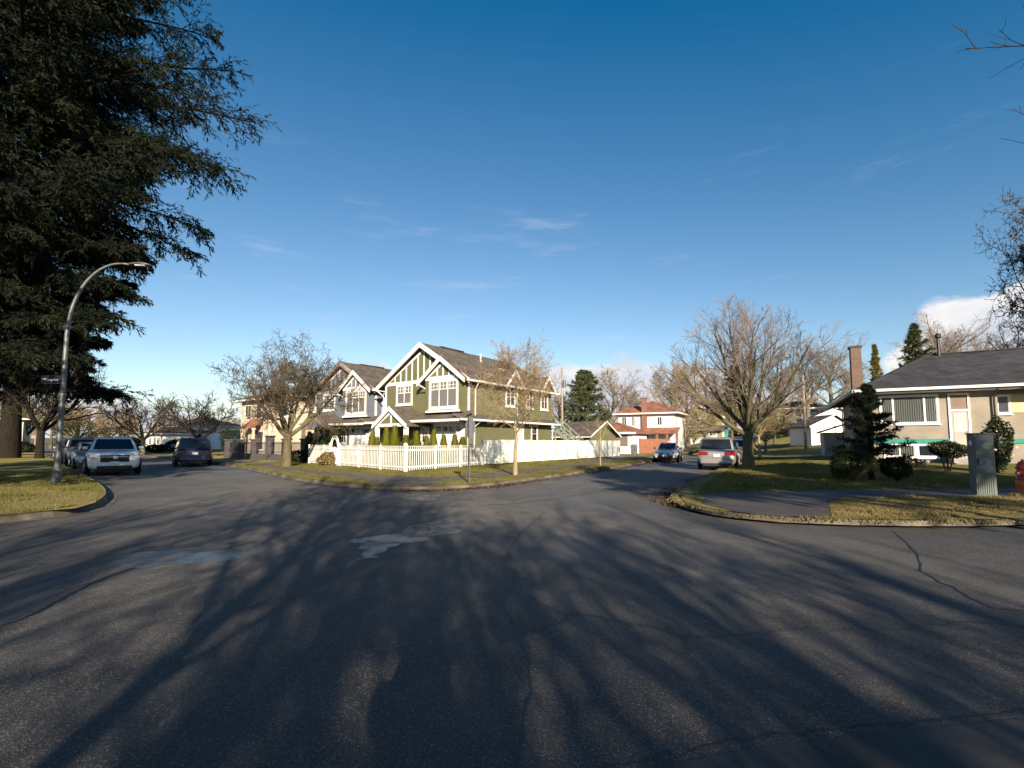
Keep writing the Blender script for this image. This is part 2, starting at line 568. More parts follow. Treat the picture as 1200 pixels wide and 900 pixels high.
plain('twig_dark', (0.045, 0.038, 0.034), 0.9, 0.3, 1.2, spec=0.15)
plain('twig_brown', (0.10, 0.080, 0.058), 0.9, 0.3, 1.0, spec=0.15)
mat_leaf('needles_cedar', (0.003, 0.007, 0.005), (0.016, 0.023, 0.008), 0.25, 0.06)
mat_leaf('needles_spruce', (0.007, 0.013, 0.009), (0.018, 0.026, 0.014), 1.0, 0.1)  # darkened: the shade of tall trees over the spruce is in this colour
mat_leaf('needles_far', (0.050, 0.068, 0.032), (0.105, 0.122, 0.050), 0.5, 0.15)
mat_leaf('needles_yellow', (0.13, 0.12, 0.025), (0.22, 0.18, 0.04), 0.6, 0.15)
mat_leaf('cypress_gold', (0.13, 0.15, 0.015), (0.26, 0.25, 0.035), 2.0, 0.3)
mat_leaf('cypress_dark', (0.018, 0.032, 0.014), (0.038, 0.055, 0.020), 2.0, 0.2)
mat_leaf('bush_leaf', (0.014, 0.023, 0.009), (0.040, 0.050, 0.016), 1.5, 0.2)
mat_leaf('bush_dry', (0.17, 0.12, 0.055), (0.30, 0.22, 0.12), 1.5, 0.2)
mat_leaf('grass_blade', (0.095, 0.105, 0.022), (0.20, 0.17, 0.058), 0.6, 0.3)
mat_leaf('grass_dry', (0.15, 0.13, 0.045), (0.28, 0.22, 0.10), 0.6, 0.3)
mat_leaf('dead_leaf', (0.06, 0.034, 0.020), (0.17, 0.10, 0.058), 3.0, 0.1)
mat_leaf('petal_pale', (0.55, 0.45, 0.32), (0.7, 0.6, 0.45), 3.0, 0.2)
mat_glass('window_glass', (0.035, 0.04, 0.045))
mat_glass('window_dark', (0.012, 0.015, 0.017))
mat_glass('car_glass', (0.010, 0.013, 0.016), 0.03)
mat_curtain_glass('curtain_glass')
mat_curtain_glass('sheer_glass', (0.05, 0.05, 0.055), (0.24, 0.235, 0.23))
plain('blind_glass', (0.55, 0.52, 0.48), 0.25, 0.12, 2.0)
plain('lime_panel', (0.50, 0.47, 0.26), 0.6, 0.06, 2.0)
for nm, c, mt in (('paint_white', (0.78, 0.77, 0.75), 0), ('paint_silver', (0.38, 0.38, 0.38), 0.45), ('paint_silver_warm', (0.30, 0.29, 0.28), 0.45),
                  ('paint_navy', (0.022, 0.035, 0.075), 0.2), ('paint_graphite', (0.10, 0.11, 0.13), 0.3), ('paint_black', (0.015, 0.016, 0.02), 0.1),
                  ('paint_greygold', (0.30, 0.28, 0.25), 0.3)):
    plain(nm, c, 0.35, 0.04, 1.0, metal=mt, coat=0.7)
plain('tyre', (0.012, 0.012, 0.012), 0.9, 0.2, 6.0)
plain('rim_metal', (0.45, 0.45, 0.46), 0.35, 0.1, 4.0, metal=0.8)
plain('trim_black', (0.012, 0.012, 0.013), 0.6, 0.2, 4.0)
plain('lamp_clear', (0.62, 0.62, 0.60), 0.12, 0.1, 9.0, coat=0.8)
plain('lamp_red', (0.20, 0.010, 0.010), 0.2, 0.15, 9.0, coat=0.8)
plain('chrome', (0.7, 0.7, 0.7), 0.15, 0.05, 4.0, metal=0.9)
plain('plate', (0.70, 0.70, 0.72), 0.5, 0.05, 9.0)


# ------------------------------------------------------------------ object helpers
def link(name, me, mat=None, parent=None, loc=None):
    o = bpy.data.objects.new(name, me)
    col.objects.link(o)
    if me is not None and mat is not None and not me.materials:
        me.materials.append(MATS[mat])
    if parent is not None:
        o.parent = parent
    if loc is not None:
        o.location = loc
    return o


def tag(o, label=None, cat=None, group=None, kind=None):
    for k, v in (('label', label), ('category', cat), ('group', group), ('kind', kind)):
        if v:
            o[k] = v
    return o


def thing(name, label, cat, loc, rz=0.0, group=None):
    o = bpy.data.objects.new(name, None)
    o.empty_display_size = 0.3
    col.objects.link(o)
    o.location = loc
    o.rotation_euler = (0, 0, rz)
    return tag(o, label, cat, group)


def copy_tree(o, parent=None):
    c = o.copy()
    col.objects.link(c)
    if parent is not None:
        c.parent = parent
    for ch in list(o.children):
        copy_tree(ch, c)
    return c


class MB:
    """collects faces and links them as one mesh object"""

    def __init__(self):
        self.v, self.f, self.smooth = [], [], False

    def add(self, vs, fs):
        n = len(self.v)
        self.v.extend(tuple(p) for p in vs)
        self.f.extend(tuple(i + n for i in f) for f in fs)
        return self

    def box(self, x0, x1, y0, y1, z0, z1):
        x0, x1 = min(x0, x1), max(x0, x1)
        y0, y1 = min(y0, y1), max(y0, y1)
        z0, z1 = min(z0, z1), max(z0, z1)
        return self.add([(x0, y0, z0), (x1, y0, z0), (x1, y1, z0), (x0, y1, z0), (x0, y0, z1), (x1, y0, z1), (x1, y1, z1), (x0, y1, z1)],
                        [(0, 3, 2, 1), (4, 5, 6, 7), (0, 1, 5, 4), (1, 2, 6, 5), (2, 3, 7, 6), (3, 0, 4, 7)])

    def prism(self, poly, off):
        """a flat outline (3D points) pushed along the vector off"""
        n = len(poly)
        a = [Vector(p) for p in poly]
        off = Vector(off)
        b = [p + off for p in a]
        nrm = Vector((0, 0, 0))
        for i in range(n):
            nrm += a[i].cross(a[(i + 1) % n])
        if nrm.dot(off) > 0:
            a, b = b, a
        return self.add(a + b, [tuple(range(n)), tuple(reversed(range(n, 2 * n)))] +
                        [((i + 1) % n, i, i + n, (i + 1) % n + n) for i in range(n)])

    def bar(self, p, q, w, h, up=(0, 0, 1)):
        """square bar from p to q"""
        p, q = Vector(p), Vector(q)
        d = (q - p).normalized()
        up = Vector(up)
        s = d.cross(up)
        if s.length < 1e-4:
            s = d.cross(Vector((0, 1, 0)))
        s.normalize()
        u = s.cross(d).normalized()
        s *= w / 2
        u *= h / 2
        vs = [p - s - u, p + s - u, p + s + u, p - s + u, q - s - u, q + s - u, q + s + u, q - s + u]
        return self.add(vs, [(0, 1, 2, 3), (7, 6, 5, 4), (0, 4, 5, 1), (1, 5, 6, 2), (2, 6, 7, 3), (3, 7, 4, 0)])

    def tube(self, pts, rads, n=8, cap=True):
        pts = [Vector(p) for p in pts]
        if isinstance(rads, (int, float)):
            rads = [rads] * len(pts)
        rings = []
        base = len(self.v)
        ref = Vector((0.31, 0.17, 0.93))
        prev = None
        for i, p in enumerate(pts):
            d = (pts[min(i + 1, len(pts) - 1)] - pts[max(i - 1, 0)]).normalized()
            if prev is None:
                s = d.cross(ref if abs(d.dot(ref)) < 0.95 else Vector((1, 0, 0))).normalized()
            else:
                s = (prev - d * prev.dot(d)).normalized()
            prev = s
            u = d.cross(s)
            for k in range(n):
                a = 2 * math.pi * k / n
                self.v.append(tuple(p + (s * math.cos(a) + u * math.sin(a)) * rads[i]))
        for i in range(len(pts) - 1):
            for k in range(n):
                a, b = base + i * n + k, base + i * n + (k + 1) % n
                self.f.append((a, b, b + n, a + n))
        if cap:
            self.f.append(tuple(base + k for k in reversed(range(n))))
            self.f.append(tuple(base + (len(pts) - 1) * n + k for k in range(n)))
        return self

    def lathe(self, prof, c=(0, 0, 0), n=12, axis='Z'):
        """profile of (radius, height) turned round an axis"""
        base = len(self.v)
        for r, h in prof:
            for k in range(n):
                a = 2 * math.pi * k / n
                x, y = r * math.cos(a), r * math.sin(a)
                p = {'Z': (x, y, h), 'Y': (x, h, -y), 'X': (h, x, y)}[axis]
                self.v.append((c[0] + p[0], c[1] + p[1], c[2] + p[2]))
        for i in range(len(prof) - 1):
            for k in range(n):
                a, b = base + i * n + k, base + i * n + (k + 1) % n
                self.f.append((a, b, b + n, a + n))
        self.f.append(tuple(base + k for k in reversed(range(n))))
        self.f.append(tuple(base + (len(prof) - 1) * n + k for k in range(n)))
        return self

    def mesh(self, name, mat=None, smooth=False):
        me = bpy.data.meshes.new(name)
        me.from_pydata(self.v, [], self.f)
        if mat:
            me.materials.append(MATS[mat])
        if smooth:
            me.polygons.foreach_set('use_smooth', [True] * len(me.polygons))
        me.update()
        return me

    def build(self, name, mat, parent=None, smooth=False, bevel=0.0, loc=None):
        o = link(name, self.mesh(name, mat, smooth), None, parent, loc)
        if bevel:
            m = o.modifiers.new('bevel', 'BEVEL')
            m.width = bevel
            m.segments = 2
            m.limit_method = 'ANGLE'
        return o


def np_mesh(name, verts, faces, mat, smooth=False):
    """verts (n,3); faces (m,3) or (m,4)"""
    verts = np.ascontiguousarray(verts, dtype=np.float32)
    faces = np.ascontiguousarray(faces, dtype=np.int32)
    me = bpy.data.meshes.new(name)
    me.vertices.add(len(verts))
    me.vertices.foreach_set('co', verts.ravel())
    k = faces.shape[1]
    me.loops.add(faces.size)
    me.loops.foreach_set('vertex_index', faces.ravel())
    me.polygons.add(len(faces))
    me.polygons.foreach_set('loop_start', np.arange(0, faces.size, k, dtype=np.int32))
    me.polygons.foreach_set('loop_total', np.full(len(faces), k, dtype=np.int32))
    if smooth:
        me.polygons.foreach_set('use_smooth', np.ones(len(faces), dtype=bool))
    me.update(calc_edges=True)
    if mat:
        me.materials.append(MATS[mat])
    return me


def catmull(pts, n=6):
    pts = [Vector(p) for p in pts]
    out = []
    for i in range(len(pts) - 1):
        p0, p1, p2, p3 = pts[max(i - 1, 0)], pts[i], pts[i + 1], pts[min(i + 2, len(pts) - 1)]
        if (p2 - p1).length > 12:
            out.append(p1)
            continue
        for k in range(n):
            t = k / n
            out.append(0.5 * ((2 * p1) + (p2 - p0) * t + (2 * p0 - 5 * p1 + 4 * p2 - p3) * t * t + (3 * p1 - p0 - 3 * p2 + p3) * t ** 3))
    out.append(pts[-1])
    return out


def inside(poly, x, y):
    poly = np.array([(p[0], p[1]) for p in poly])
    x = np.asarray(x); y = np.asarray(y)
    r = np.zeros(x.shape, bool)
    n = len(poly)
    for i in range(n):
        x0, y0 = poly[i]
        x1, y1 = poly[(i + 1) % n]
        c = ((y0 > y) != (y1 > y))
        with np.errstate(divide='ignore', invalid='ignore'):
            r ^= c & (x < (x1 - x0) * (y - y0) / (y1 - y0 + 1e-12) + x0)
    return r


def sheet(name, poly, zf, mat, step=4.0, lift=0.0, parent=None):
    poly = [Vector((p[0], p[1])) for p in poly]
    px = np.array([p.x for p in poly]); py = np.array([p.y for p in poly])
    pts = list(poly)
    for st, lim in ((step, 90), (30, 400)):
        gx, gy = np.meshgrid(np.arange(max(px.min(), -lim), min(px.max(), lim), st) + st * 0.5,
                             np.arange(max(py.min(), -lim), min(py.max(), lim * 1.3), st) + st * 0.5)
        gx, gy = gx.ravel(), gy.ravel()
        ok = inside(poly, gx, gy)
        if st == 30:
            ok &= (np.abs(gx) > 95) | (np.abs(gy) > 120)
        for x, y in zip(gx[ok], gy[ok]):
            if min(np.hypot(px - x, py - y)) > st * 0.35:
                pts.append(Vector((x, y)))
    n = len(poly)
    edges = [(i, (i + 1) % n) for i in range(n)]
    v, e, f, *_ = delaunay_2d_cdt(pts, edges, [list(range(n))], 1, 1e-4)
    vx = np.array([p.x for p in v]); vy = np.array([p.y for p in v])
    z = zf(vx, vy) + lift
    me = bpy.data.meshes.new(name)
    me.from_pydata(list(zip(vx, vy, z)), [], [list(t) for t in f])
    me.update()
    if len(me.polygons) and me.polygons[0].normal.z < 0:
        me.flip_normals()
    me.materials.append(MATS[mat])
    me.polygons.foreach_set('use_smooth', [True] * len(me.polygons))
    return link(name, me, None, parent)


def text_mesh(name, body, size, mat, parent, loc):
    """lettering as a thin mesh standing on a sign"""
    tx = bpy.data.curves.new(name, 'FONT')
    tx.body = body
    tx.size = size
    tx.extrude = .001
    tx.align_x = 'CENTER'
    tx.align_y = 'CENTER'
    tmp = bpy.data.objects.new('tmp', tx)
    col.objects.link(tmp)
    dg = bpy.context.evaluated_depsgraph_get()
    me = bpy.data.meshes.new_from_object(tmp.evaluated_get(dg))
    bpy.data.objects.remove(tmp)
    bpy.data.curves.remove(tx)
    me.name = name
    me.materials.clear()
    me.materials.append(MATS[mat])
    o = link(name, me, None, parent, loc)
    o.rotation_euler = (math.pi / 2, 0, 0)
    return o
# ------------------------------------------------------------------ ground, streets, kerbs, paths
def V2(x, y):
    return Vector((x, y))


far_kerb = catmull([V2(-18.6, 31) + DL * 230, V2(-18.6, 31) + DL * 14, V2(-18.6, 31), V2(-15.0, 27), V2(-11.2, 22.4), V2(-8.5, 19.0), V2(-5.9, 16.4), V2(-4.1, 15.2), V2(-2.7, 15.0),
                    V2(-1.2, 15.9), V2(0.4, 18.2), V2(5.1, 26.0), V2(10.2, 35.6), V2(10.2, 35.6) + DR * 15, V2(10.2, 35.6) + DR * 200])
left_kerb = catmull([V2(-23.4, 25.5) + DL * 230, V2(-23.4, 25.5) + DL * 14, V2(-23.4, 25.5), V2(-17.2, 19.5), V2(-13.4, 15.7), V2(-11.1, 13.2), V2(-9.75, 11.4), V2(-9.2, 10.2),
                     V2(-9.4, 9.2), V2(-10.0, 7.9), V2(-12.0, 4.0), V2(-16, -3), V2(-40, -48)])
right_kerb = catmull([V2(14.4, 31) + DR * 200, V2(14.4, 31) + DR * 14, V2(14.4, 31), V2(6.6, 16.8), V2(4.75, 13.3), V2(4.2, 12), V2(3.95, 10.7), V2(4.4, 9.4), V2(5.7, 8.7),
                      V2(7.8, 8.55), V2(10.6, 8.7), V2(17, 8.4), V2(60, 2), V2(250, -40)])
near_kerb = catmull([V2(-24, -46), V2(-7, -10), V2(-4.5, -5.5), V2(-2.5, -3.6), V2(1.5, -3.0), V2(8, -3.4), V2(60, -9), V2(250, -50)])
blocks = {
    'lawn_far': far_kerb + [V2(140, 320), V2(-190, 320)],
    'lawn_left': left_kerb + [V2(-300, -48), V2(-300, 190)],
    'lawn_right': right_kerb + [V2(300, -40), V2(300, 208)],
    'lawn_near': near_kerb + [V2(250, -120), V2(-24, -120)],
}
g = sheet('ground', [(-2600, -600), (2600, -600), (2600, 3000), (-2600, 3000)], lambda x, y: H(x, y) - 0.6, 'soil', 40)
tag(g, kind='structure')
road = sheet('road', [(-230, -120), (250, -120), (250, 215), (-230, 215)], lambda x, y: H(x, y), 'asphalt', 4)
tag(road, kind='structure')
for nm, poly in blocks.items():
    o = sheet(nm, poly, HB, 'lawn', 3.0)
    tag(o, kind='structure')


def left_normal(pts, i):
    a = pts[max(i - 1, 0)]
    b = pts[min(i + 1, len(pts) - 1)]
    d = (b - a).normalized()
    return Vector((-d.y, d.x))


def band(name, line, o0, o1, mat, lift, zf=HB):
    """a strip between two offsets to the left of a line"""
    vs, fs = [], []
    fine = []
    for i in range(len(line) - 1):
        k = max(1, int((line[i + 1] - line[i]).length / 1.5))
        fine += [line[i].lerp(line[i + 1], j / k) for j in range(k)]
    line = fine + [line[-1]]
    for i, p in enumerate(line):
        n = left_normal(line, i)
        for o in (o0, o1):
            q = p + n * o
            vs.append((q.x, q.y, float(zf(q.x, q.y)) + lift))
    for i in range(len(line) - 1):
        fs.append((2 * i, 2 * i + 2, 2 * i + 3, 2 * i + 1))
    me = bpy.data.meshes.new(name)
    me.from_pydata(vs, [], fs)
    me.update()
    if me.polygons[0].normal.z < 0:
        me.flip_normals()
    me.materials.append(MATS[mat])
    return link(name, me)


def kerb(name, line, sgn, ramp_at=None):
    """concrete kerb: a shallow gutter pan, a battered face and a flat top"""
    prof = [(0.24, 0.008), (0.05, 0.016), (0.02, 0.105), (-0.02, 0.130), (-0.13, 0.135), (-0.14, 0.05)]
    vs, fs = [], []
    pts = []
    for i in range(len(line) - 1):                    # resample so the concrete can be a little uneven
        L = (line[i + 1] - line[i]).length
        k = max(1, min(int(L / 1.5), 20))
        for j in range(k):
            pts.append(line[i].lerp(line[i + 1], j / k))
    pts.append(line[-1])
    n = len(prof)
    for i, p in enumerate(pts):
        nn = left_normal(pts, i) * sgn
        drop = 0.0
        if ramp_at is not None:
            drop = 1 - float(sstep((p - ramp_at[0]).length, ramp_at[1] * 0.6, ramp_at[1]))
        jig = random.uniform(-0.012, 0.012)
        for off, z in prof:
            q = p + nn * (off + jig)
            zz = z if z < 0.03 else z * (1 - 0.8 * drop) + random.uniform(-0.006, 0.004)
            vs.append((q.x, q.y, float(H(q.x, q.y)) + zz))
    for i in range(len(pts) - 1):
        for k in range(n - 1):
            a, b = i * n + k, i * n + k + 1
            fs.append((a, b, b + n, a + n))
    me = bpy.data.meshes.new(name)
    me.from_pydata(vs, [], fs)
    me.update()
    if sum(p.normal.z for p in me.polygons) < 0:
        me.flip_normals()
    me.materials.append(MATS['concrete_kerb'])
    return tag(link(name, me), kind='structure')


# the road lies to the right of the far line and of the others as they are drawn
kerb('kerb_far', far_kerb[:], -1)
kerb('kerb_left', left_kerb[:], 1)
kerb('kerb_right', right_kerb[:], 1)
kerb('kerb_near', near_kerb[:], 1)

# pavements
fk = [p for p in far_kerb]
side = [V2(-0.4, 17.9), V2(1.6, 21.9), V2(5.1, 28.2), V2(8.5, 35.2), V2(8.5, 35.2) + DR * 20, V2(8.5, 35.2) + DR * 90]
side = catmull(side)
tag(band('pavement_side', side, 0.55, 2.0, 'path_asphalt', 0.02), kind='structure')
front = catmull([V2(-19.4, 33.4) + DL * 60, V2(-19.4, 33.4), V2(-15.8, 29.2), V2(-11.6, 24.2), V2(-8.6, 21.2), V2(-5.6, 18.9)])
tag(band('pavement_front', front, -0.4, 1.0, 'path_asphalt', 0.006), kind='structure')
corner = [G(398, 553, 0.14), G(440, 557, 0.14), G(500, 559, 0.14), G(545, 558.5, 0.14), G(570, 556, 0.14), G(548, 561, 0.14), G(515, 566, 0.14), G(500, 568.8, 0.14), G(455, 568.8, 0.14), G(425, 564, 0.14), G(385, 557, 0.14)]
tag(sheet('pavement_corner', corner, HB, 'path_asphalt', 3, 0.010), kind='structure')
# right corner: asphalt apron at the corner and a path along the lawn
apron = [G(829, 579.5, 0.14), G(862, 577.5, 0.14), G(980, 574, 0.14), G(1010, 576, 0.14), G(985, 583, 0.14), G(968, 590, 0.14), G(975, 602, 0.14), G(960, 606.5, 0.14), G(905, 605, 0.14), G(862, 600, 0.14), G(822, 590, 0.14)]
tag(sheet('pavement_apron', apron, HB, 'apron_asphalt', 2, 0.008), kind='structure')
walk = [G(990, 574.5, 0.14), G(1080, 573.5, 0.14), G(1260, 570, 0.14), G(1260, 579, 0.14), G(1100, 581.5, 0.14), G(985, 583, 0.14)]
tag(sheet('pavement_walk', walk, HB, 'apron_asphalt', 2, 0.004), kind='structure')
verge = [G(972, 590, 0.14), G(990, 583.6, 0.14), G(1100, 582, 0.14), G(1270, 579.5, 0.14), G(1270, 596, 0.14), G(1190, 601, 0.14), G(1100, 606.5, 0.14), G(975, 606, 0.14)]
tag(sheet('verge', verge, HB, 'lawn_dry', 1.0, 0.006), kind='structure')
dry_left = [G(-60, 572, 0.14), G(30, 570, 0.14), G(75, 573, 0.14), G(116, 577, 0.14), G(112, 589, 0.14), G(88, 596, 0.14), G(0, 603, 0.14), G(-90, 608, 0.14)]
tag(sheet('lawn_worn', dry_left, HB, 'lawn_dry', 1.0, 0.006), kind='structure')
cross = [V2(9.2, 38.5) + DR * 3, V2(9.2, 38.5) + DR * 8, V2(9.2, 38.5) + DR * 8 + V2(-5, 2.6), V2(9.2, 38.5) + DR * 3 + V2(-5, 2.6)]
tag(sheet('driveway', [V2(8.7, 40.2), V2(11.2, 44.6), V2(9.4, 53), V2(5.2, 49)], HB, 'concrete', 3, 0.012), kind='structure')

# pale patches with wet sheen put into their colour, a paving patch, worn paint
patch1 = [G(412, 634), G(455, 626), G(505, 612), G(528, 605), G(538, 612), G(535, 622), G(498, 632), G(470, 640), G(440, 652), G(424, 655), G(428, 646)]
patch1 = catmull(patch1 + [patch1[0]], 4)[:-1]
rag = [Vector((p.x + random.uniform(-.12, .12), p.y + random.uniform(-.12, .12))) for p in patch1]
tag(sheet('road_patch', rag, lambda x, y: H(x, y), 'sheen_patch', 1.0, 0.004), kind='structure')
patch4 = catmull([G(120, 655), G(190, 646), G(260, 643), G(298, 646), G(270, 656), G(200, 662), G(140, 664), G(120, 655)], 4)[:-1]
tag(sheet('road_patch', [Vector((p.x + random.uniform(-.1, .1), p.y + random.uniform(-.1, .1))) for p in patch4], lambda x, y: H(x, y), 'sheen_patch', 1.0, 0.004), kind='structure')
patch2 = [G(468, 578), G(510, 577.5), G(521, 584), G(500, 588), G(474, 584)]
tag(sheet('road_patch', patch2, lambda x, y: H(x, y), 'sheen_patch', 1.0, 0.005), kind='structure')
patch3 = [G(735, 905), G(900, 875), G(1060, 855), G(1260, 838), G(1300, 880), G(1300, 960), G(735, 960)]
tag(sheet('road_patch', patch3, lambda x, y: H(x, y), 'apron_asphalt', 1.0, 0.004), kind='structure')


def paint(pts, w):
    line = catmull([V2(p.x, p.y) for p in pts], 6)
    tag(band('road_marking', line, -w / 2, w / 2, 'road_paint', 0.0075, H), kind='structure')


paint([G(788, 578), G(775, 581), G(771, 587), G(778, 594), G(796, 601)], 0.09)
for a, b, w in (((600, 585), (655, 571), .10), ((640, 588), (700, 566), .08), ((700, 573), (748, 566), .10), ((706, 560), (742, 552.5), .12), ((560, 598), (632, 583), .08),
                ((728, 563), (748, 558), .10), ((770, 567), (800, 556), .10)):
    paint([G(*a), G((a[0] + b[0]) / 2 + 2, (a[1] + b[1]) / 2 - .6), G(*b)], w)


# fallen leaves along the gutter of the right corner
def scatter_quads(name, n, sampler, zf, size, mat, flat=0.35):
    xy = sampler(n)
    n = len(xy)
    z = zf(xy[:, 0], xy[:, 1]) + 0.012 + rng.uniform(0, 0.02, n)
    c = np.column_stack([xy, z])
    a = rng.uniform(0, 2 * np.pi, n)
    u = np.column_stack([np.cos(a), np.sin(a), rng.normal(0, flat, n)]) * (size * rng.uniform(.6, 1.3, n))[:, None]
    v = np.column_stack([-np.sin(a), np.cos(a), rng.normal(0, flat, n)]) * (size * .6 * rng.uniform(.6, 1.3, n))[:, None]
    vs = np.stack([c - u, c + v, c + u, c - v], 1).reshape(-1, 3)
    fs = np.arange(4 * n).reshape(-1, 4)
    return link(name, np_mesh(name, vs, fs, mat))


def leaves_sampler(n):
    i = rng.beta(1.3, 2.2, n)
    base = np.array([[6.6, 16.8]]) * i[:, None] + np.array([[3.9, 11.0]]) * (1 - i[:, None])
    base = np.where((rng.random(n) < .35)[:, None], np.array([[9.5, 21.8]]) * i[:, None] + np.array([[6.6, 16.8]]) * (1 - i[:, None]), base)
    off = np.abs(rng.normal(0, .45, n)) * (0.3 + np.sin(np.clip(i, 0, 1) * np.pi)) + 0.05
    return base + np.column_stack([-off * .88, off * .47])


tag(scatter_quads('fallen_leaves', 4200, leaves_sampler, H, 0.032, 'dead_leaf'), 'brown fallen leaves gathered in the gutter of the corner lawn', 'leaves', kind='stuff')


def kerb_leaves(n):
    seg = [p for p in far_kerb if -4 < p.x < 22 and p.y < 60]
    i = rng.integers(0, len(seg) - 1, n)
    t = rng.random(n)[:, None]
    a = np.array([(p.x, p.y) for p in seg])
    return a[i] * (1 - t) + a[i + 1] * t + np.column_stack([np.abs(rng.normal(.1, .3, n)), -np.abs(rng.normal(.05, .15, n))])


tag(scatter_quads('fallen_leaves', 1600, kerb_leaves, H, 0.05, 'dead_leaf'), 'brown leaf litter along the kerb beyond the junction', 'leaves', kind='stuff')

PAVED = [corner, apron, walk]


def lawn_leaves(poly):
    px_ = np.array([p[0] for p in poly]); py_ = np.array([p[1] for p in poly])

    def f(n):
        x = rng.uniform(px_.min(), px_.max(), n * 3); y = rng.uniform(py_.min(), py_.max(), n * 3)
        ok = inside(poly, x, y)
        return np.column_stack([x[ok], y[ok]])[:n]
    return f



def blades(name, polys, n, hgt, mat, label, avoid=()):
    out = []
    for poly, share in polys:
        px = np.array([p[0] for p in poly]); py = np.array([p[1] for p in poly])
        m = int(n * share)
        x = rng.uniform(px.min(), px.max(), m * 4); y = rng.uniform(py.min(), py.max(), m * 4)
        ok = inside(poly, x, y)
        for q in PAVED:
            ok &= ~inside(q, x, y)
        for q in avoid:
            ok &= ~inside(q, x, y)
        x, y = x[ok][:m], y[ok][:m]
        out.append(np.column_stack([x, y]))
    xy = np.concatenate(out)
    n = len(xy)
    z = HB(xy[:, 0], xy[:, 1])
    tall = 1 + 1.0 * (np.sin(xy[:, 0] * 1.7 + np.cos(xy[:, 1] * 1.3) * 2) * np.sin(xy[:, 1] * 2.1 + 1) > .55)
    h = hgt * rng.uniform(.5, 1.4, n) * tall
    a = rng.uniform(0, 2 * np.pi, n)
    w = 0.006 + 0.25 * h * .2
    b = np.column_stack([xy, z])
    s = np.column_stack([np.cos(a) * w, np.sin(a) * w, np.zeros(n)])
    lean = np.column_stack([rng.normal(0, .45, n) * h, rng.normal(0, .45, n) * h, h])
    vs = np.stack([b - s, b + s, b + lean], 1).reshape(-1, 3)
    o = link(name, np_mesh(name, vs, np.arange(3 * n).reshape(-1, 3), mat))
    return tag(o, label, 'grass', kind='stuff')


grass_right = [G(812, 579, .14), G(827, 566.5, .14), G(862, 546, .14), G(905, 540, .14), G(985, 548, .3), G(1200, 556, .3), G(1260, 574, .14), G(1000, 573, .14)]
blades('grass', [(grass_right, 1.0)], 75000, .045, 'grass_blade', 'short green grass of the corner lawn before the bungalow')
blades('grass', [(verge, 1.0)], 42000, .035, 'grass_dry', 'dry yellowish grass of the verge round the metal cabinet')
grass_left = [V2(p.x, p.y) for p in left_kerb if p.y > 6 and p.y < 22 and p.x > -22]
grass_left = [p + V2(-.25, 0) for p in grass_left] + [V2(-24, 8), V2(-24, 22)]
blades('grass', [(grass_left, 1.0)], 60000, .04, 'grass_blade', 'mown yellow green grass of the street corner under the lamp')
fl = [p for p in far_kerb if -17 < p.x < 14 and p.y < 48]
grass_far = [p + V2(0, .35) for p in fl] + [V2(7, 48), V2(-1.6, 30.5), V2(-5.3, 24.2), V2(-10, 28), V2(-16, 33)]
pv = [[(p.x, p.y) for p in [q + left_normal(side, i) * .55 for i, q in enumerate(side)]] + [(p.x, p.y) for p in reversed([q + left_normal(side, i) * 2.0 for i, q in enumerate(side)])],
      [(p.x, p.y) for p in [q + left_normal(front, i) * -.4 for i, q in enumerate(front)]] + [(p.x, p.y) for p in reversed([q + left_normal(front, i) * 1.0 for i, q in enumerate(front)])]]
blades('grass', [(grass_far, 1.0)], 70000, .05, 'grass_blade', 'sunlit grass of the boulevard strip outside the pale fences', avoid=pv)



for poly_, n_, lab_ in ((grass_right, 700, 'scattered brown leaves on the lawn before the bungalow'), (verge, 220, 'scattered brown leaves on the dry verge by the cabinet'),
                        (grass_left, 350, 'scattered brown leaves on the lamp post corner'), (grass_far, 900, 'scattered brown leaves on the grass outside the pale fences')):
    tag(scatter_quads('fallen_leaves', n_, lawn_leaves(poly_), lambda x, y: HB(x, y) + .025, .035, 'dead_leaf'), lab_, 'leaves', kind='stuff')


def kerb_tufts(label, line, sgn, n, y0, y1, x0, x1, h, mat):
    """longer grass hanging over the back of a kerb"""
    seg = [(i, p) for i, p in enumerate(line[:-1]) if y0 < p.y < y1 and x0 < p.x < x1]
    base, nor = [], []
    L = np.array([(line[i + 1] - p).length for i, p in seg])
    pick = rng.choice(len(seg), n, p=L / L.sum())
    t = rng.random(n)
    a = np.array([(seg[k][1].x, seg[k][1].y) for k in pick]); b2 = np.array([(line[seg[k][0] + 1].x, line[seg[k][0] + 1].y) for k in pick])
    nn = np.array([tuple(left_normal(line, seg[k][0]) * sgn) for k in pick])
    xy = a + (b2 - a) * t[:, None] - nn * (.08 + np.abs(rng.normal(0, .10, n)))[:, None]
    hh = h * rng.uniform(.4, 1.4, n) * (1 + .8 * (np.sin(xy[:, 0] * 3.1) * np.sin(xy[:, 1] * 2.7) > .2))
    z = HB(xy[:, 0], xy[:, 1]) - .02
    b0 = np.column_stack([xy, z])
    an = rng.uniform(0, 6.28, n)
    w = .012 + .06 * hh
    s_ = np.column_stack([np.cos(an) * w, np.sin(an) * w, np.zeros(n)])
    lean = np.column_stack([nn * (hh * rng.uniform(-.2, 1.1, n))[:, None] + rng.normal(0, .3, (n, 2)) * hh[:, None], hh])
    vs = np.stack([b0 - s_, b0 + s_, b0 + lean], 1).reshape(-1, 3)
    return tag(link('grass', np_mesh('grass', vs, np.arange(3 * n).reshape(-1, 3), mat)), label, 'grass', kind='stuff')


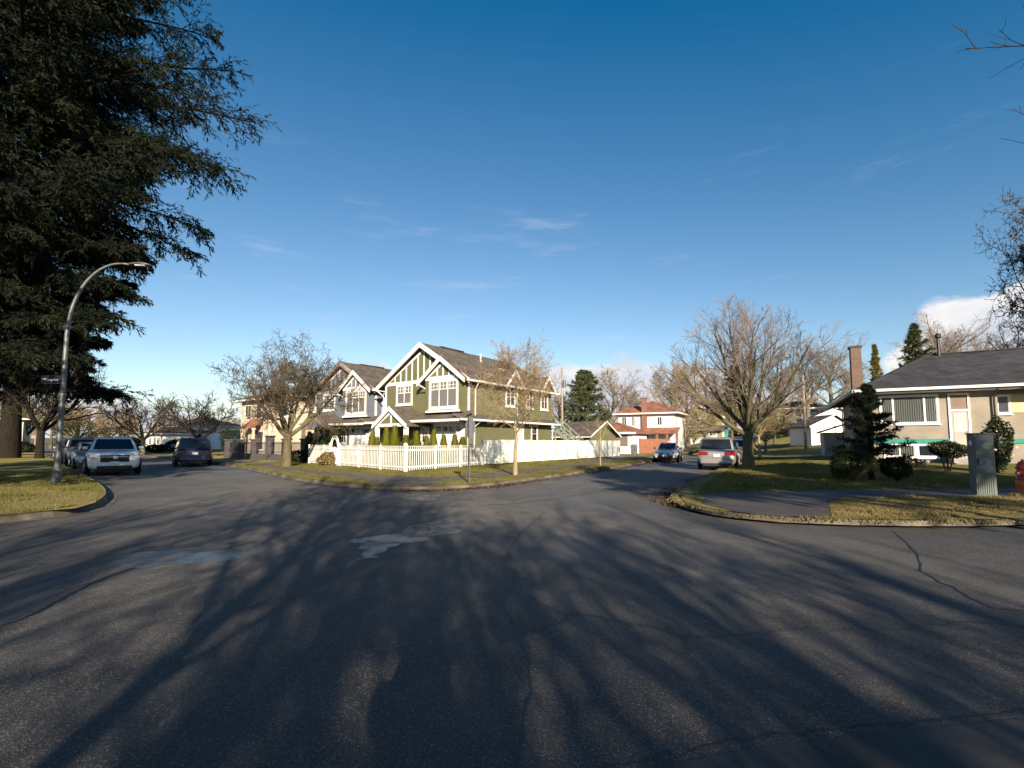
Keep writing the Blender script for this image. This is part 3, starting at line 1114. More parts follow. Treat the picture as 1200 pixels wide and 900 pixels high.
kerb_tufts('ragged grass edge over the kerb of the right corner', right_kerb, 1, 9000, 6, 34, 2, 18, .034, 'grass_dry')
kerb_tufts('ragged grass edge over the kerb of the left corner', left_kerb, 1, 7000, 5, 24, -23, -8, .036, 'grass_blade')
kerb_tufts('ragged grass edge over the kerb across the junction', far_kerb, -1, 9000, 14, 46, -20, 14, .042, 'grass_blade')


def crack(pts, w):
    """a tar-dark crack in the asphalt, uneven in width"""
    line = catmull([V2(p.x, p.y) for p in pts], 8)
    vs, fs = [], []
    off = 0.0
    for i, p in enumerate(line):
        n_ = left_normal(line, i)
        off = off * .6 + random.uniform(-.025, .025)
        ww = w * random.uniform(.3, 1.2)
        for k in (-ww / 2, ww / 2):
            q = p + n_ * (off + k)
            vs.append((q.x, q.y, float(H(q.x, q.y)) + .0035))
    for i in range(len(line) - 1):
        fs.append((2 * i, 2 * i + 2, 2 * i + 3, 2 * i + 1))
    me = bpy.data.meshes.new('road_crack')
    me.from_pydata(vs, [], fs)
    me.update()
    if me.polygons[0].normal.z < 0:
        me.flip_normals()
    me.materials.append(MATS['tar'])
    tag(link('road_crack', me), kind='structure')


crack([G(-20, 742), G(40, 718), G(95, 690), G(150, 668), G(230, 650), G(300, 634)], .05)
crack([G(1045, 622), G(1075, 652), G(1085, 672), G(1120, 690), G(1160, 712), G(1230, 716)], .032)
crack([G(640, 600), G(600, 640), G(590, 700), G(620, 780), G(600, 905)], .022)
crack([G(320, 580), G(420, 592), G(520, 594), G(640, 586), G(760, 566)], .05)
crack([G(700, 905), G(860, 868), G(1000, 850), G(1240, 830)], .016)


# ------------------------------------------------------------------ houses
class Face:
    """one wall plane of a house in its own coordinates: u along the wall, z up, d outwards"""

    def __init__(self, kind, c):
        self.kind, self.c = kind, c

    def p(self, u, z, d):
        k, c = self.kind, self.c
        if k == 'front':
            return (u, c - d, z)
        if k == 'back':
            return (u, c + d, z)
        if k == 'right':
            return (c + d, u, z)
        return (c - d, u, z)

    def box(self, b, u0, u1, z0, z1, d0, d1):
        p, q = self.p(u0, z0, d0), self.p(u1, z1, d1)
        return b.box(p[0], q[0], p[1], q[1], p[2], q[2])

    def poly(self, b, pts, d0, d1):
        a = [Vector(self.p(u, z, d0)) for u, z in pts]
        o = Vector(self.p(0, 0, d1)) - Vector(self.p(0, 0, d0))
        return b.prism(a, o)


def window(par, face, u0, u1, z0, z1, trim='white_trim', glass='window_glass', tw=0.11, cols=1, rows=1, top_grid=0.0, name='window', sill=True, proud=0.05):
    b = MB()
    face.box(b, u0 - tw, u0, z0 - tw, z1 + tw, -0.02, proud)
    face.box(b, u1, u1 + tw, z0 - tw, z1 + tw, -0.02, proud)
    face.box(b, u0, u1, z1, z1 + tw, -0.02, proud)
    face.box(b, u0, u1, z0 - tw, z0, -0.02, proud)
    if sill:
        face.box(b, u0 - tw - .04, u1 + tw + .04, z0 - tw - .05, z0 - tw, -0.02, proud + .05)
    w = b.build(name, trim, par)
    zt = z1 - top_grid
    # panes, each a piece of its own, set back behind the frame
    n = max(1, cols)
    for i in range(n):
        a, c = u0 + (u1 - u0) * i / n, u0 + (u1 - u0) * (i + 1) / n
        pb = MB()
        face.box(pb, a + .03, c - .03, z0 + .03, zt - .03, -0.03, 0.012)
        pb.build('pane', glass, w)
        for k in range(1, rows):
            mb = MB()
            zz = z0 + (zt - z0) * k / rows
            face.box(mb, a + .03, c - .03, zz - .015, zz + .015, 0.0125, 0.03)
            mb.build('muntin', trim, w)
    sb = MB()
    for i in range(n + 1):
        a = u0 + (u1 - u0) * i / n
        face.box(sb, a - .03, a + .03, z0, z1, -0.02, 0.030)
    face.box(sb, u0, u1, z0, z0 + .03, -0.02, 0.032)
    face.box(sb, u0, u1, z1 - .03, z1, -0.02, 0.032)
    if top_grid:
        face.box(sb, u0, u1, zt - .03, zt + .03, -0.02, 0.034)
        m = max(2, int(round((u1 - u0) / 0.3)))
        pb = MB()
        face.box(pb, u0 + .01, u1 - .01, zt + .03, z1 - .03, -0.03, 0.010)
        pb.build('pane', glass, w)
        for i in range(1, m):
            a = u0 + (u1 - u0) * i / m
            face.box(sb, a - .016, a + .016, zt + .03, z1 - .03, 0.0, 0.026)
        face.box(sb, u0 + .03, u1 - .03, (zt + z1) / 2 - .016, (zt + z1) / 2 + .016, 0.0, 0.024)
    sb.build('sash', trim, w)
    return w


def gable_roof(name, par, axis, c0, c1, lo, hi, ze, zp, mat, th=0.14):
    """two sloping slabs. axis 'y': ridge along y from c0 to c1, eaves at x=lo and x=hi; axis 'x': the other way round"""
    m = (lo + hi) / 2
    b = MB()
    for e in (lo, hi):
        if axis == 'y':
            quad = [(e, c0, ze), (m, c0, zp), (m, c1, zp), (e, c1, ze)]
        else:
            quad = [(c0, e, ze), (c0, m, zp), (c1, m, zp), (c1, e, ze)]
        b.prism(quad, (0, 0, th))
    return b.build(name, mat, par)


def hip_roof(name, par, x0, x1, y0, y1, ze, zp, mat, th=0.16, ridge=None):
    w, l = x1 - x0, y1 - y0
    if ridge is None:
        if l >= w:
            ridge = ((x0 + x1) / 2, y0 + w / 2, (x0 + x1) / 2, y1 - w / 2)
        else:
            ridge = (x0 + l / 2, (y0 + y1) / 2, x1 - l / 2, (y0 + y1) / 2)
    rx0, ry0, rx1, ry1 = ridge
    v = [(x0, y0, ze), (x1, y0, ze), (x1, y1, ze), (x0, y1, ze), (rx0, ry0, zp), (rx1, ry1, zp),
         (x0, y0, ze - th), (x1, y0, ze - th), (x1, y1, ze - th), (x0, y1, ze - th)]
    if l >= w:
        top = [(0, 1, 4), (1, 2, 5, 4), (2, 3, 5), (3, 0, 4, 5)]
    else:
        top = [(0, 1, 5, 4), (1, 2, 5), (2, 3, 4, 5), (3, 0, 4)]
    f = top + [(9, 8, 7, 6), (0, 6, 7, 1), (1, 7, 8, 2), (2, 8, 9, 3), (3, 9, 6, 0)]
    r = MB().add(v, f).build(name, mat, par)
    # capping along the hips and the ridge
    cb = MB()
    for a, c in ((0, 4), (3, 4), (1, 5), (2, 5)) if l < w else ((0, 4), (1, 4), (2, 5), (3, 5)):
        cb.bar(Vector(v[a]) + Vector((0, 0, .01)), Vector(v[c]) + Vector((0, 0, .01)), .22, .05)
    if (Vector(v[4]) - Vector(v[5])).length > .05:
        cb.bar(Vector(v[4]) + Vector((0, 0, .015)), Vector(v[5]) + Vector((0, 0, .015)), .22, .05)
    cb.build('ridge_cap', mat, r)
    return r


def gutter(par, p, q, mat='white_trim', s=0.12):
    return MB().bar(p, q, s, s).build('gutter', mat, par)


def downspout(par, pts, mat='white_trim', r=0.045):
    return MB().tube(pts, r, 6).build('downspout', mat, par)


def rake(par, face, m, hw, ze, zp, w=0.30, mat='white_trim', d0=0.0, d1=0.06, drop=0.0):
    b = MB()
    for s in (-1, 1):
        face.poly(b, [(m + s * hw, ze), (m, zp), (m, zp - w * 1.12), (m + s * hw, ze - w)], d0, d1)
    return b.build('bargeboard', mat, par)


def battens(par, face, m, hw, ze, zp, step, mat='white_trim', base=0.25, d=0.035):
    """the base board and upright battens of a half-timbered gable; each batten a piece of its own"""
    b = MB()
    face.box(b, m - hw, m + hw, ze - base / 2, ze + base / 2, -0.01, d + .012)
    b.build('base_board', mat, par)
    k = int(hw / step)
    for i in range(-k, k + 1):
        u = m + i * step
        zt = zp - abs(u - m) * (zp - ze) / hw - 0.12
        if zt - ze < .35:
            continue
        c = MB()
        face.box(c, u - .05, u + .05, ze + base / 2, zt, -0.01, d)
        c.build('batten', mat, par)


def craftsman(name, label, origin, rz, pal, peak=8.38, fence_side=True):
    """two-storey front-gabled house with a bay gable, porch gable and skirt roofs. x right, y back, origin at the middle of the front"""
    h = thing(name, label, 'house', origin, rz)
    W, L, E, S = 4.2, 10.9, 5.72, 2.86
    bm, bw, bp = 2.5, 1.7, 7.05
    wall, trim, roof = pal['wall'], pal['trim'], pal['roof']
    b = MB()
    b.prism([(-W, 0, -0.2), (W, 0, -0.2), (W, 0, E), (0, 0, peak - .25), (-W, 0, E)], (0, L, 0))
    b.build('wall', wall, h)
    b = MB()
    b.prism([(bm - bw, -.62, 3.35), (bm + bw - .02, -.62, 3.35), (bm + bw - .02, -.62, E - .02), (bm, -.62, bp - .14), (bm - bw, -.62, E - .02)], (0, .64, 0))
    b.build('bay_wall', wall, h)
    ff, bf, rf, lf = Face('front', 0.0), Face('front', -.62), Face('right', W), Face('left', -W)
    # roofs
    ov = 0.5
    sl = (peak - E) / W
    gable_roof('roof', h, 'y', -.45, L + .4, -W - ov, W + ov, E - ov * sl, peak, roof)
    gable_roof('bay_roof', h, 'y', -.92, 1.9, bm - bw - .5, bm + bw + .5, E - .34, bp, roof, .12)
    rake(h, Face('front', -.45), 0, W + ov + .02, E - ov * sl + .17, peak + .17, .34, pal.get('rake', trim), 0.002, .07)
    rake(h, Face('front', -.92), bm, bw + .52, E - .34 + .15, bp + .15, .30, trim, 0.002, .07)
    battens(h, ff, 0, W - .05, E + .02, peak - .3, .62, pal.get('batten', trim))
    battens(h, bf, bm, bw - .02, E + .02, bp - .18, .55, trim)
    inner = MB()
    for face, m, hw, ze, zp in ((ff, 0, W - .1, E + .1, peak - .22), (bf, bm, bw - .05, E + .1, bp - .18)):
        for s in (-1, 1):
            face.poly(inner, [(m + s * hw, ze), (m, zp), (m, zp - .2), (m + s * (hw - .3), ze)], -.01, .04)
    inner.build('gable_trim', trim, h)
    # corner boards
    for u in (-W + .08, W - .08):
        c = MB()
        ff.box(c, u - .09, u + .09, 0, E, -.01, .03) if u < 0 else rf.box(c, .0, .18, 0, E - .1, -.01, .032)
        c.build('corner_board', trim, h)
    # upper windows
    window(h, ff, -2.8, -1.3, 4.2, 5.5, trim, 'sheer_glass', .13, 2, 1, .5)
    window(h, bf, 1.35, 3.75, 3.75, 5.45, trim, 'sheer_glass', .15, 3, 1, .5)
    c = MB()
    bf.box(c, 1.0, 4.05, 3.36, 3.5, -.01, .18)
    c.build('bay_sill', trim, h)
    # skirt roof along the front and the right side
    sk = MB()
    sk.prism([(-W - .35, -1.5, S - .12), (W + .5, -1.5, S - .12), (W + .5, 0.01, S + .5), (-W - .35, 0.01, S + .5)], (0, 0, .1))
    sk.build('skirt_roof', roof, h)
    gutter(h, (-W - .35, -1.55, S - .1), (W + .55, -1.55, S - .1), trim, .16)
    sk = MB()
    sk.prism([(W + .65, -1.48, S - .1), (W + .65, L + .2, S - .1), (W - .01, L + .2, S + .28), (W - .01, -1.48, S + .28)], (0, 0, .09))
    sk.build('skirt_roof', roof, h)
    gutter(h, (W + .7, -1.5, S - .06), (W + .7, L + .25, S - .06), trim, .13)
    gutter(h, (W + ov + .08, -.7, E - ov * sl + .02), (W + ov + .08, L + .4, E - ov * sl + .02), trim, .13)
    gutter(h, (-W - ov - .08, -.7, E - ov * sl + .02), (-W - ov - .08, L + .4, E - ov * sl + .02), trim, .13)
    soff = MB()
    soff.box(-W + .02, W - .02, -1.46, -.02, S - .2, S - .15)
    soff.build('soffit', pal['soffit'], h)
    # porch gable on posts
    pm, pw, pe, pp = -1.0, 1.75, 2.4, 3.66
    gable_roof('porch_roof', h, 'y', -2.3, 0.0, pm - pw, pm + pw, pe, pp, roof, .12)
    rake(h, Face('front', -2.3), pm, pw + .02, pe + .14, pp + .16, .28, pal['porch_trim'], 0.002, .08)
    pf = Face('front', -2.1)
    c = MB()
    pf.poly(c, [(pm - 1.45, pe + .1), (pm + 1.45, pe + .1), (pm, pp - .12)], -.1, 0)
    c.build('porch_gable', wall, h)
    c = MB()
    pf.box(c, pm - 1.5, pm + 1.5, pe + .0, pe + .22, 0, .06)
    pf.box(c, pm - .05, pm + .05, pe + .22, pp - .3, 0, .05)
    for s in (-1, 1):
        pf.poly(c, [(pm + s * 1.5, pe + .22), (pm, pp - .1), (pm, pp - .32), (pm + s * 1.2, pe + .22)], 0, .045)
    c.build('gable_trim', pal['porch_trim'], h)
    for s in (-1, 1):
        c = MB()
        c.box(pm + s * 1.5 - .12, pm + s * 1.5 + .12, -2.2, -1.96, 0, pe + .05)
        c.build('porch_post', pal['porch_trim'], h)
    lamp = MB()
    lamp.lathe([(.03, pe + .1), (.09, pe + .02), (.10, pe - .12), (.05, pe - .18)], (pm, -1.9, 0), 8)
    lamp.build('porch_light', 'iron', h)
    # ground floor
    d = MB()
    ff.box(d, -2.3, -1.3, 0.3, 2.4, -.02, .03)
    d = d.build('door', pal['door'], h)
    k = MB()
    k.lathe([(.01, 0), (.035, .03), (.03, .06)], (-1.4, -.04, 1.25), 8, 'Y')
    k.build('handle', 'chrome', d)
    window(h, ff, -.1, .5, 1.3, 2.35, trim, 'window_glass', .13, 2, 2)
    gd = MB()
    ff.box(gd, 1.2, 3.8, .1, 2.55, -.02, .035)
    gd = gd.build('garage_door', 'white_paint', h)
    for i in range(4):
        c = MB()
        ff.box(c, 1.25, 3.75, .15 + i * .6, .15 + i * .6 + .56, .03, .055)
        c.build('panel', 'white_paint', gd)
    for i in range(4):
        c = MB()
        ff.box(c, 1.35 + i * .6, 1.83 + i * .6, 2.08, 2.4, .05, .060)
        c.build('pane', 'window_glass', gd)
    c = MB()
    for (u0, u1, z0, z1) in ((1.05, 1.2, .1, 2.7), (3.8, 3.95, .1, 2.7), (1.2, 3.8, 2.55, 2.7)):
        ff.box(c, u0, u1, z0, z1, -.01, .06)
    c.build('door_frame', trim, h)
    # right side: two wall dormers and three upper windows, two below
    for yc in (4.9, 9.75):
        c = MB()
        rf.poly(c, [(yc - .95, E - .45), (yc + .95, E - .45), (yc, E + .85)], -.9, .05)
        c.build('dormer_wall', wall, h)
        c = MB()
        for s in (-1, 1):
            c.prism([(W - 2.0, yc, E + .98), (W + .5, yc, E + .98), (W + .5, yc + s * 1.2, E - .35), (W - 2.0, yc + s * 1.2, E - .35)], (0, 0, .1))
        c.build('dormer_roof', roof, h)
        rake(h, Face('right', W + .5), yc, 1.22, E - .25, E + 1.1, .26, trim, .002, .06)
    for yc, w in ((4.9, 1.0), (7.5, .8), (9.75, .9)):
        window(h, rf, yc - w / 2, yc + w / 2, 4.1, 5.35, trim, 'sheer_glass', .13, 2, 2)
    for yc, w in ((6.2, .7), (8.2, .75)):
        window(h, rf, yc - w / 2, yc + w / 2, 1.4, 2.6, trim, 'blind_glass' if yc < 7 else 'window_glass', .11, 1, 2)
    window(h, lf, 3.0, 4.2, 4.2, 5.3, trim, 'window_glass', .11, 2, 1)
    # rainwater pipes
    downspout(h, [(-W - ov, -.55, E - .35), (-W - .1, -.2, E - .8), (-W - .08, -.06, E - 1.0), (-W - .08, -.06, S + .45)], trim)
    downspout(h, [(.45, -1.0, E - .34), (.62, -.2, E - .7), (.62, -.06, E - .9), (.62, -.06, S + .5)], trim)
    downspout(h, [(W + ov, .5, E - .42), (W + .08, .7, E - .8), (W + .08, .7, S + .3)], trim)
    downspout(h, [(W + .68, .6, S - .1), (W + .1, .6, S - .5), (W + .08, .6, 0)], trim)
    downspout(h, [(W + .68, L, S - .1), (W + .1, L, S - .5), (W + .08, L, 0)], trim)
    downspout(h, [(W + .06, 5.75, E - .5), (W + .06, 5.75, S + .3)], trim)
    # roof vents and a skylight
    v = MB()
    v.tube([(1.2, 5.0, peak - 1.0), (1.2, 5.0, peak - .15)], .07, 8)
    v.lathe([(.10, peak - .15), (.11, peak - .05), (.04, peak)], (1.2, 5.0, 0), 8)
    v.build('roof_vent', 'white_trim', h)
    v = MB()
    v.prism([(2.0, 6.3, peak - 2.0 * sl + .17), (2.0, 7.1, peak - 2.0 * sl + .17), (2.7, 7.1, peak - 2.7 * sl + .17), (2.7, 6.3, peak - 2.7 * sl + .17)], (0, 0, .07))
    v.build('skylight', 'blind_glass', h)
    v = MB()
    v.box(-.16, .16, 1.6, 4.2, peak + .1, peak + .19)
    v.build('ridge_vent', 'grey_shingle', h)
    return h


FD = Vector((0.814, -0.581)).normalized()           # along the fronts of the houses across the junction
BD = Vector((0.581, 0.814)).normalized()            # towards their backs
FR = math.atan2(FD.y, FD.x)
Cc = V2(-2.97, 32.0)
o1 = Cc - FD * 4.2
craftsman('olive_house', 'olive green two-storey house with white trimmed gables on the corner lot', (o1.x, o1.y, .16), FR,
          dict(wall='olive_siding', trim='white_trim', porch_trim='white_trim', roof='brown_shingle', soffit='grey_trim', door='maroon_paint'))
o2 = Cc - FD * (8.4 + 2.0 + 4.2) + BD * 0.6
craftsman('blue_grey_house', 'blue grey two-storey gabled house beside the olive house', (o2.x, o2.y, .16), FR,
          dict(wall='bluegrey_siding', trim='white_trim', porch_trim='brown_trim', roof='brown_shingle', soffit='grey_trim', door='maroon_paint', rake='beige_stucco', batten='grey_trim'), peak=8.1)


def cream_house():
    c = P(312, 500, 47.5)
    h = thing('cream_house', 'cream stucco two-storey house with brown hip roof behind the forked tree', 'house', (c.x, c.y, .16), FR)
    W, L = 5.2, 10.0
    MB().box(-W, W, 0, L, -.2, 5.6).build('wall', 'cream_stucco', h)
    hip_roof('roof', h, -W - .6, W + .6, -.6, L + .6, 5.72, 7.6, 'brown_shingle')
    gutter(h, (-W - .65, -.65, 5.6), (W + .65, -.65, 5.6), 'white_trim', .16)
    gutter(h, (W + .65, -.6, 5.6), (W + .65, L + .6, 5.6), 'white_trim', .16)
    f = Face('front', 0)
    window(h, f, -4.3, -3.2, 4.0, 5.1, 'white_trim', 'window_dark', .1, 2, 1)
    window(h, f, -2.0, -1.0, 3.7, 5.2, 'white_trim', 'window_dark', .1, 1, 2)
    window(h, f, 2.2, 3.8, 3.8, 5.1, 'white_trim', 'window_glass', .1, 2, 1)
    r = MB()
    r.prism([(-2.9, -1.1, 2.7), (-.3, -1.1, 2.7), (-.5, .0, 3.6), (-2.7, .0, 3.6)], (0, 0, .12))
    r.build('entry_roof', 'red_tile', h)
    d = MB()
    f.box(d, -2.7, -1.7, .2, 2.5, -.02, .03)
    d = d.build('door', 'maroon_paint', h)
    MB().lathe([(.01, 0), (.035, .03), (.03, .06)], (-1.8, -.09, 1.3), 8, 'Y').build('handle', 'chrome', d)
    window(h, f, -1.4, -.5, .6, 2.4, 'white_trim', 'window_glass', .1, 1, 1)
    for u in (-2.75, -.45):
        MB().lathe([(.2, 0), (.2, .12), (.14, .15), (.14, 2.5), (.2, 2.55), (.2, 2.72)], (u, -1.0, 0), 12).build('porch_column', 'cream_stucco', h, True)
    rf = Face('right', W)
    window(h, rf, 2.0, 3.2, 3.9, 5.1, 'white_trim', 'window_dark', .1, 2, 1)
    window(h, rf, 3.0, 4.0, 1.0, 2.3, 'white_trim', 'window_dark', .1, 1, 2)
    downspout(h, [(.8, -.5, 5.5), (.8, -.06, 5.2), (.8, -.06, 0)], 'white_trim')
    # side wing
    MB().box(W + .01, W + 3.2, 2.5, L, -.2, 2.9).build('wing_wall', 'pink_siding', h)
    r = MB()
    r.prism([(W + .02, 2.1, 3.9), (W + 3.7, 2.1, 2.9), (W + 3.7, L, 2.9), (W + .02, L, 3.9)], (0, 0, .12))
    r.build('wing_roof', 'brown_shingle', h)
    window(h, Face('front', 2.5), W + 1.4, W + 2.3, 1.1, 2.3, 'white_trim', 'window_dark', .1, 1, 2)
    return h


cream_house()


def simple_house(name, label, px, Y, W, L, E, peak, wall, roof, rz, base=0.14, hip=True, wins=(), storeys_glass='window_dark', door=None, band=None):
    c = P(px, 518, Y)
    zb = float(H(c.x, c.y)) + base
    h = thing(name, label, 'house', (c.x, c.y, zb), rz)
    b = MB()
    if hip:
        b.box(-W / 2, W / 2, 0, L, -.5, E)
    else:
        b.prism([(-W / 2, 0, -.5), (W / 2, 0, -.5), (W / 2, 0, E), (0, 0, peak - .2), (-W / 2, 0, E)], (0, L, 0))
    b.build('wall', wall, h)
    if hip:
        hip_roof('roof', h, -W / 2 - .6, W / 2 + .6, -.6, L + .6, E + .12, peak, roof)
    else:
        gable_roof('roof', h, 'y', -.6, L + .4, -W / 2 - .5, W / 2 + .5, E - .3, peak, roof)
        rake(h, Face('front', -.6), 0, W / 2 + .52, E - .3 + .16, peak + .16, .3, 'white_trim', .002, .07)
    if hip:
        gutter(h, (-W / 2 - .65, -.65, E), (W / 2 + .65, -.65, E), 'white_trim', .18)
        gutter(h, (-W / 2 - .65, -.6, E), (-W / 2 - .65, L + .6, E), 'white_trim', .18)
        gutter(h, (W / 2 + .65, -.6, E), (W / 2 + .65, L + .6, E), 'white_trim', .18)
    for side, u0, u1, z0, z1 in wins:
        f = {'f': Face('front', 0), 'r': Face('right', W / 2), 'l': Face('left', -W / 2)}[side]
        window(h, f, u0, u1, z0, z1, 'white_trim', storeys_glass, .12, 2, 1)
    if door:
        f = Face('front', 0)
        d = MB()
        f.box(d, door[0], door[0] + 1.0, .1, 2.2, -.02, .04)
        d = d.build('door', door[1], h)
        MB().lathe([(.01, 0), (.04, .03), (.03, .07)], (door[0] + .88, -.1, 1.1), 8, 'Y').build('handle', 'chrome', d)
    if band:
        c2 = MB()
        c2.prism([(-W / 2 - .4, -1.3, band[0]), (W / 2 + .4, -1.3, band[0]), (W / 2 + .4, -.01, band[0] + .55), (-W / 2 - .4, -.01, band[0] + .55)], (0, 0, .12))
        c2.build('porch_roof', band[1], h)
    return h


# white house with red tiles down the right-hand street
SR = math.atan2(-DR.x, DR.y)                          # a house whose back runs along the street
wh = simple_house('white_house', 'white two-storey house with red tiled hip roof behind the orange gate', 757, 66, 7.6, 8.5, 5.3, 7.3, 'white_stucco', 'red_tile', math.radians(-30), 0.1,
                  True, (('f', -3.3, -2.7, 3.6, 4.9), ('f', -1.9, -1.5, 3.6, 4.9), ('f', 1.6, 2.2, 3.7, 4.8), ('r', 1.2, 2.2, 3.6, 4.9), ('r', 4.0, 4.7, 3.6, 4.9), ('l', 2, 3, 3.7, 4.8)), 'window_glass', None, None)
ch = MB().box(-.45, .25, -.35, -.01, -.3, 7.4).build('chimney', 'red_brick', wh)
MB().box(-.53, .33, -.43, .07, 7.4, 7.52).build('chimney_cap', 'red_brick', ch)
pr = MB()
pr.prism([(-.2, -1.9, 2.5), (4.6, -1.9, 2.5), (4.6, -.01, 3.25), (-.2, -.01, 3.25)], (0, 0, .12))
pr.build('porch_roof', 'red_tile', wh)
for u in (1.9, 3.2, 4.4):
    MB().box(u - .14, u + .14, -1.75, -1.47, 0, 2.5).build('porch_post', 'red_brick', wh)
b = MB()
b.box(-.1, 4.5, -1.85, -1.75, .9, 1.02)
for i in range(14):
    b.box(i * .33, i * .33 + .08, -1.84, -1.76, .1, .9)
b.build('balustrade', 'white_trim', wh)


def red_garage():
    c = P(714, 518, 56)
    h = thing('white_garage', 'white garage with red tiled hip roof next to the pale fence', 'garage', (c.x, c.y, float(H(c.x, c.y)) + .12), math.radians(-30))
    W, L = 2.7, 6.5
    MB().box(-W, W, 0, L, -.3, 2.35).build('wall', 'white_stucco', h)
    hip_roof('roof', h, -W - .5, W + .5, -.5, L + .5, 2.5, 3.75, 'red_tile')
    gutter(h, (-W - .55, -.55, 2.4), (W + .55, -.55, 2.4), 'white_trim', .2)
    f = Face('front', 0)
    d = MB()
    f.box(d, .3, 2.2, .9, 2.2, -.02, .03)
    d = d.build('garage_door', 'garage_shade', h)
    for i in range(3):
        c2 = MB()
        f.box(c2, .35, 2.15, .95 + i * .42, .95 + i * .42 + .38, .03, .045)
        c2.build('panel', 'garage_shade', d)
    window(h, f, -2.1, -1.6, 1.4, 2.1, 'white_trim', 'window_glass', .09, 1, 1)
    return h


red_garage()


def dark_garage():
    c = P(671, 518, 48.5)
    h = thing('olive_garage', 'low olive garage with dark shingled gable roof behind the pale fence', 'garage', (c.x, c.y, .14), FR)
    W, L = 1.9, 6.4
    MB().prism([(-W, 0, -.2), (-W, L, -.2), (-W, L, 1.95), (-W, L / 2, 3.2), (-W, 0, 1.95)], (2 * W, 0, 0)).build('wall', 'olive_siding', h)
    gable_roof('roof', h, 'x', -W - .4, W + .4, -.5, L + .5, 1.85, 3.42, 'brown_shingle')
    rake(h, Face('right', W + .4), L / 2, L / 2 + .52, 1.99, 3.57, .16, 'white_trim', .002, .06)
    gutter(h, (-W - .4, -.55, 1.85), (W + .4, -.55, 1.85), 'white_trim', .1)
    window(h, Face('front', 0), -.9, .1, 1.0, 1.7, 'white_trim', 'window_glass', .08, 2, 1)
    return h


dark_garage()


def back_stair():
    c = Cc + BD * 11.5 + FD * .2
    h = thing('back_stair', 'pale green wooden back stair behind the olive house', 'staircase', (c.x, c.y, .14), FR)
    n = 9
    for s in (-.0, 1.0):
        MB().bar((-.2, s, 2.5), (2.6, s, .15), .06, .28).build('stringer', 'stair_green', h)
        MB().bar((-.2, s, 3.4), (2.6, s, 1.05), .07, .1).build('handrail', 'stair_green', h)
        for i in range(4):
            t = i / 3
            x, z = -.15 + 2.7 * t, 2.45 - 2.25 * t
            MB().box(x - .05, x + .05, s - .05, s + .05, z - (2.3 if i == 0 else .0), z + .95).build('baluster', 'stair_green', h)
    for i in range(n):
        t = (i + .5) / n
        x, z = -.2 + 2.8 * t, 2.5 - 2.35 * t
        MB().box(x - .14, x + .14, .03, .97, z, z + .04).build('tread', 'stair_green', h)
    MB().box(-1.4, -.2, .0, 1.0, 2.45, 2.55).build('landing', 'stair_green', h)
    return h


back_stair()

simple_house('grey_green_house', 'grey green gabled house among bare trees far down the right-hand street', 817, 92, 9, 9, 5.2, 7.6, 'olive_far', 'brown_shingle', math.radians(-22), -.6, False,
             (('f', -1.4, .2, 3.4, 4.8), ('f', .6, 1.6, 3.4, 4.8), ('f', 2.2, 3.4, .8, 2.0), ('r', 2, 3, 3.4, 4.8), ('r', 5, 6.5, 3.4, 4.8)), 'window_glass', (-3, 'brown_trim'), (2.5, 'brown_shingle'))
simple_house('white_bungalow', 'white house with low red roof far along the left-hand street', 205, 92, 13, 9, 4.4, 6.2, 'white_stucco', 'red_tile', FR, .1, True,
             (('f', -4, -2.6, 2.2, 3.6), ('f', -.6, .6, 2.2, 3.8), ('f', 2.4, 3.8, 2.2, 3.6), ('r', 2, 3.2, 2.2, 3.6)), 'window_dark', (4.4, 'maroon_paint'))
simple_house('grey_roof_house', 'low pale house with grey brown roof far along the left-hand street', 181, 84, 8, 7, 2.8, 4.2, 'white_stucco', 'brown_shingle', FR, .1, True,
             (('f', -2.5, -1.3, 1.0, 2.2), ('f', 1.2, 2.4, 1.0, 2.2)), 'window_dark', (-.4, 'brown_trim'))
simple_house('pale_house', 'pale stucco house at the left edge behind the dark conifer', -34, 60, 9, 8, 4.4, 6.2, 'cream_stucco', 'brown_shingle', math.radians(40), .1, True,
             (('f', 2.2, 3.2, 2.6, 3.9), ('f', 2.2, 3.2, .6, 1.9), ('r', 1.5, 2.5, .6, 2.0)), 'window_dark')
simple_house('dark_house', 'shaded house with dark roof far behind the white garage', 940, 98, 11, 9, 4.2, 6.0, 'bluegrey_siding', 'grey_shingle', math.radians(-24), .2, True,
             (('f', -4, -2.8, 1.4, 2.7), ('f', 1.5, 3.0, 1.4, 2.7), ('l', 2, 3.4, 1.4, 2.7)), 'window_glass')
simple_house('brown_roof_house', 'low pale house with sloping roof behind the utility pole', 985, 84, 8, 8, 2.4, 4.2, 'white_stucco', 'brown_shingle', math.radians(-24), .3, False,
             (('f', -2.4, -1.2, 1.0, 2.2), ('l', 2, 3.4, 1.0, 2.2)), 'window_dark')
simple_house('blue_roof_house', 'house with blue grey roof just showing behind the bungalow', 1215, 52, 10, 9, 4.0, 6.3, 'bluegrey_siding', 'grey_shingle', math.radians(-25), .3, True,
             (('l', 2, 3.2, 2.0, 3.3), ('f', -3, -1.6, 2.0, 3.3)), 'window_glass')

shed = P(846, 518, 100)
sz = float(H(shed.x, shed.y))
sh = thing('teal_shed', 'small teal shed beside the climbing right-hand street', 'shed', (shed.x, shed.y, sz + .1), math.radians(-28))
MB().box(-1.2, 1.2, 0, 2.4, -.3, 2.3).build('wall', 'teal_shed', sh)
gable_roof('roof', sh, 'y', -.2, 2.6, -1.4, 1.4, 2.2, 3.0, 'grey_shingle', .08)
MB().box(-.4, .5, -.05, .01, .05, 1.95).build('door', 'white_paint', sh)


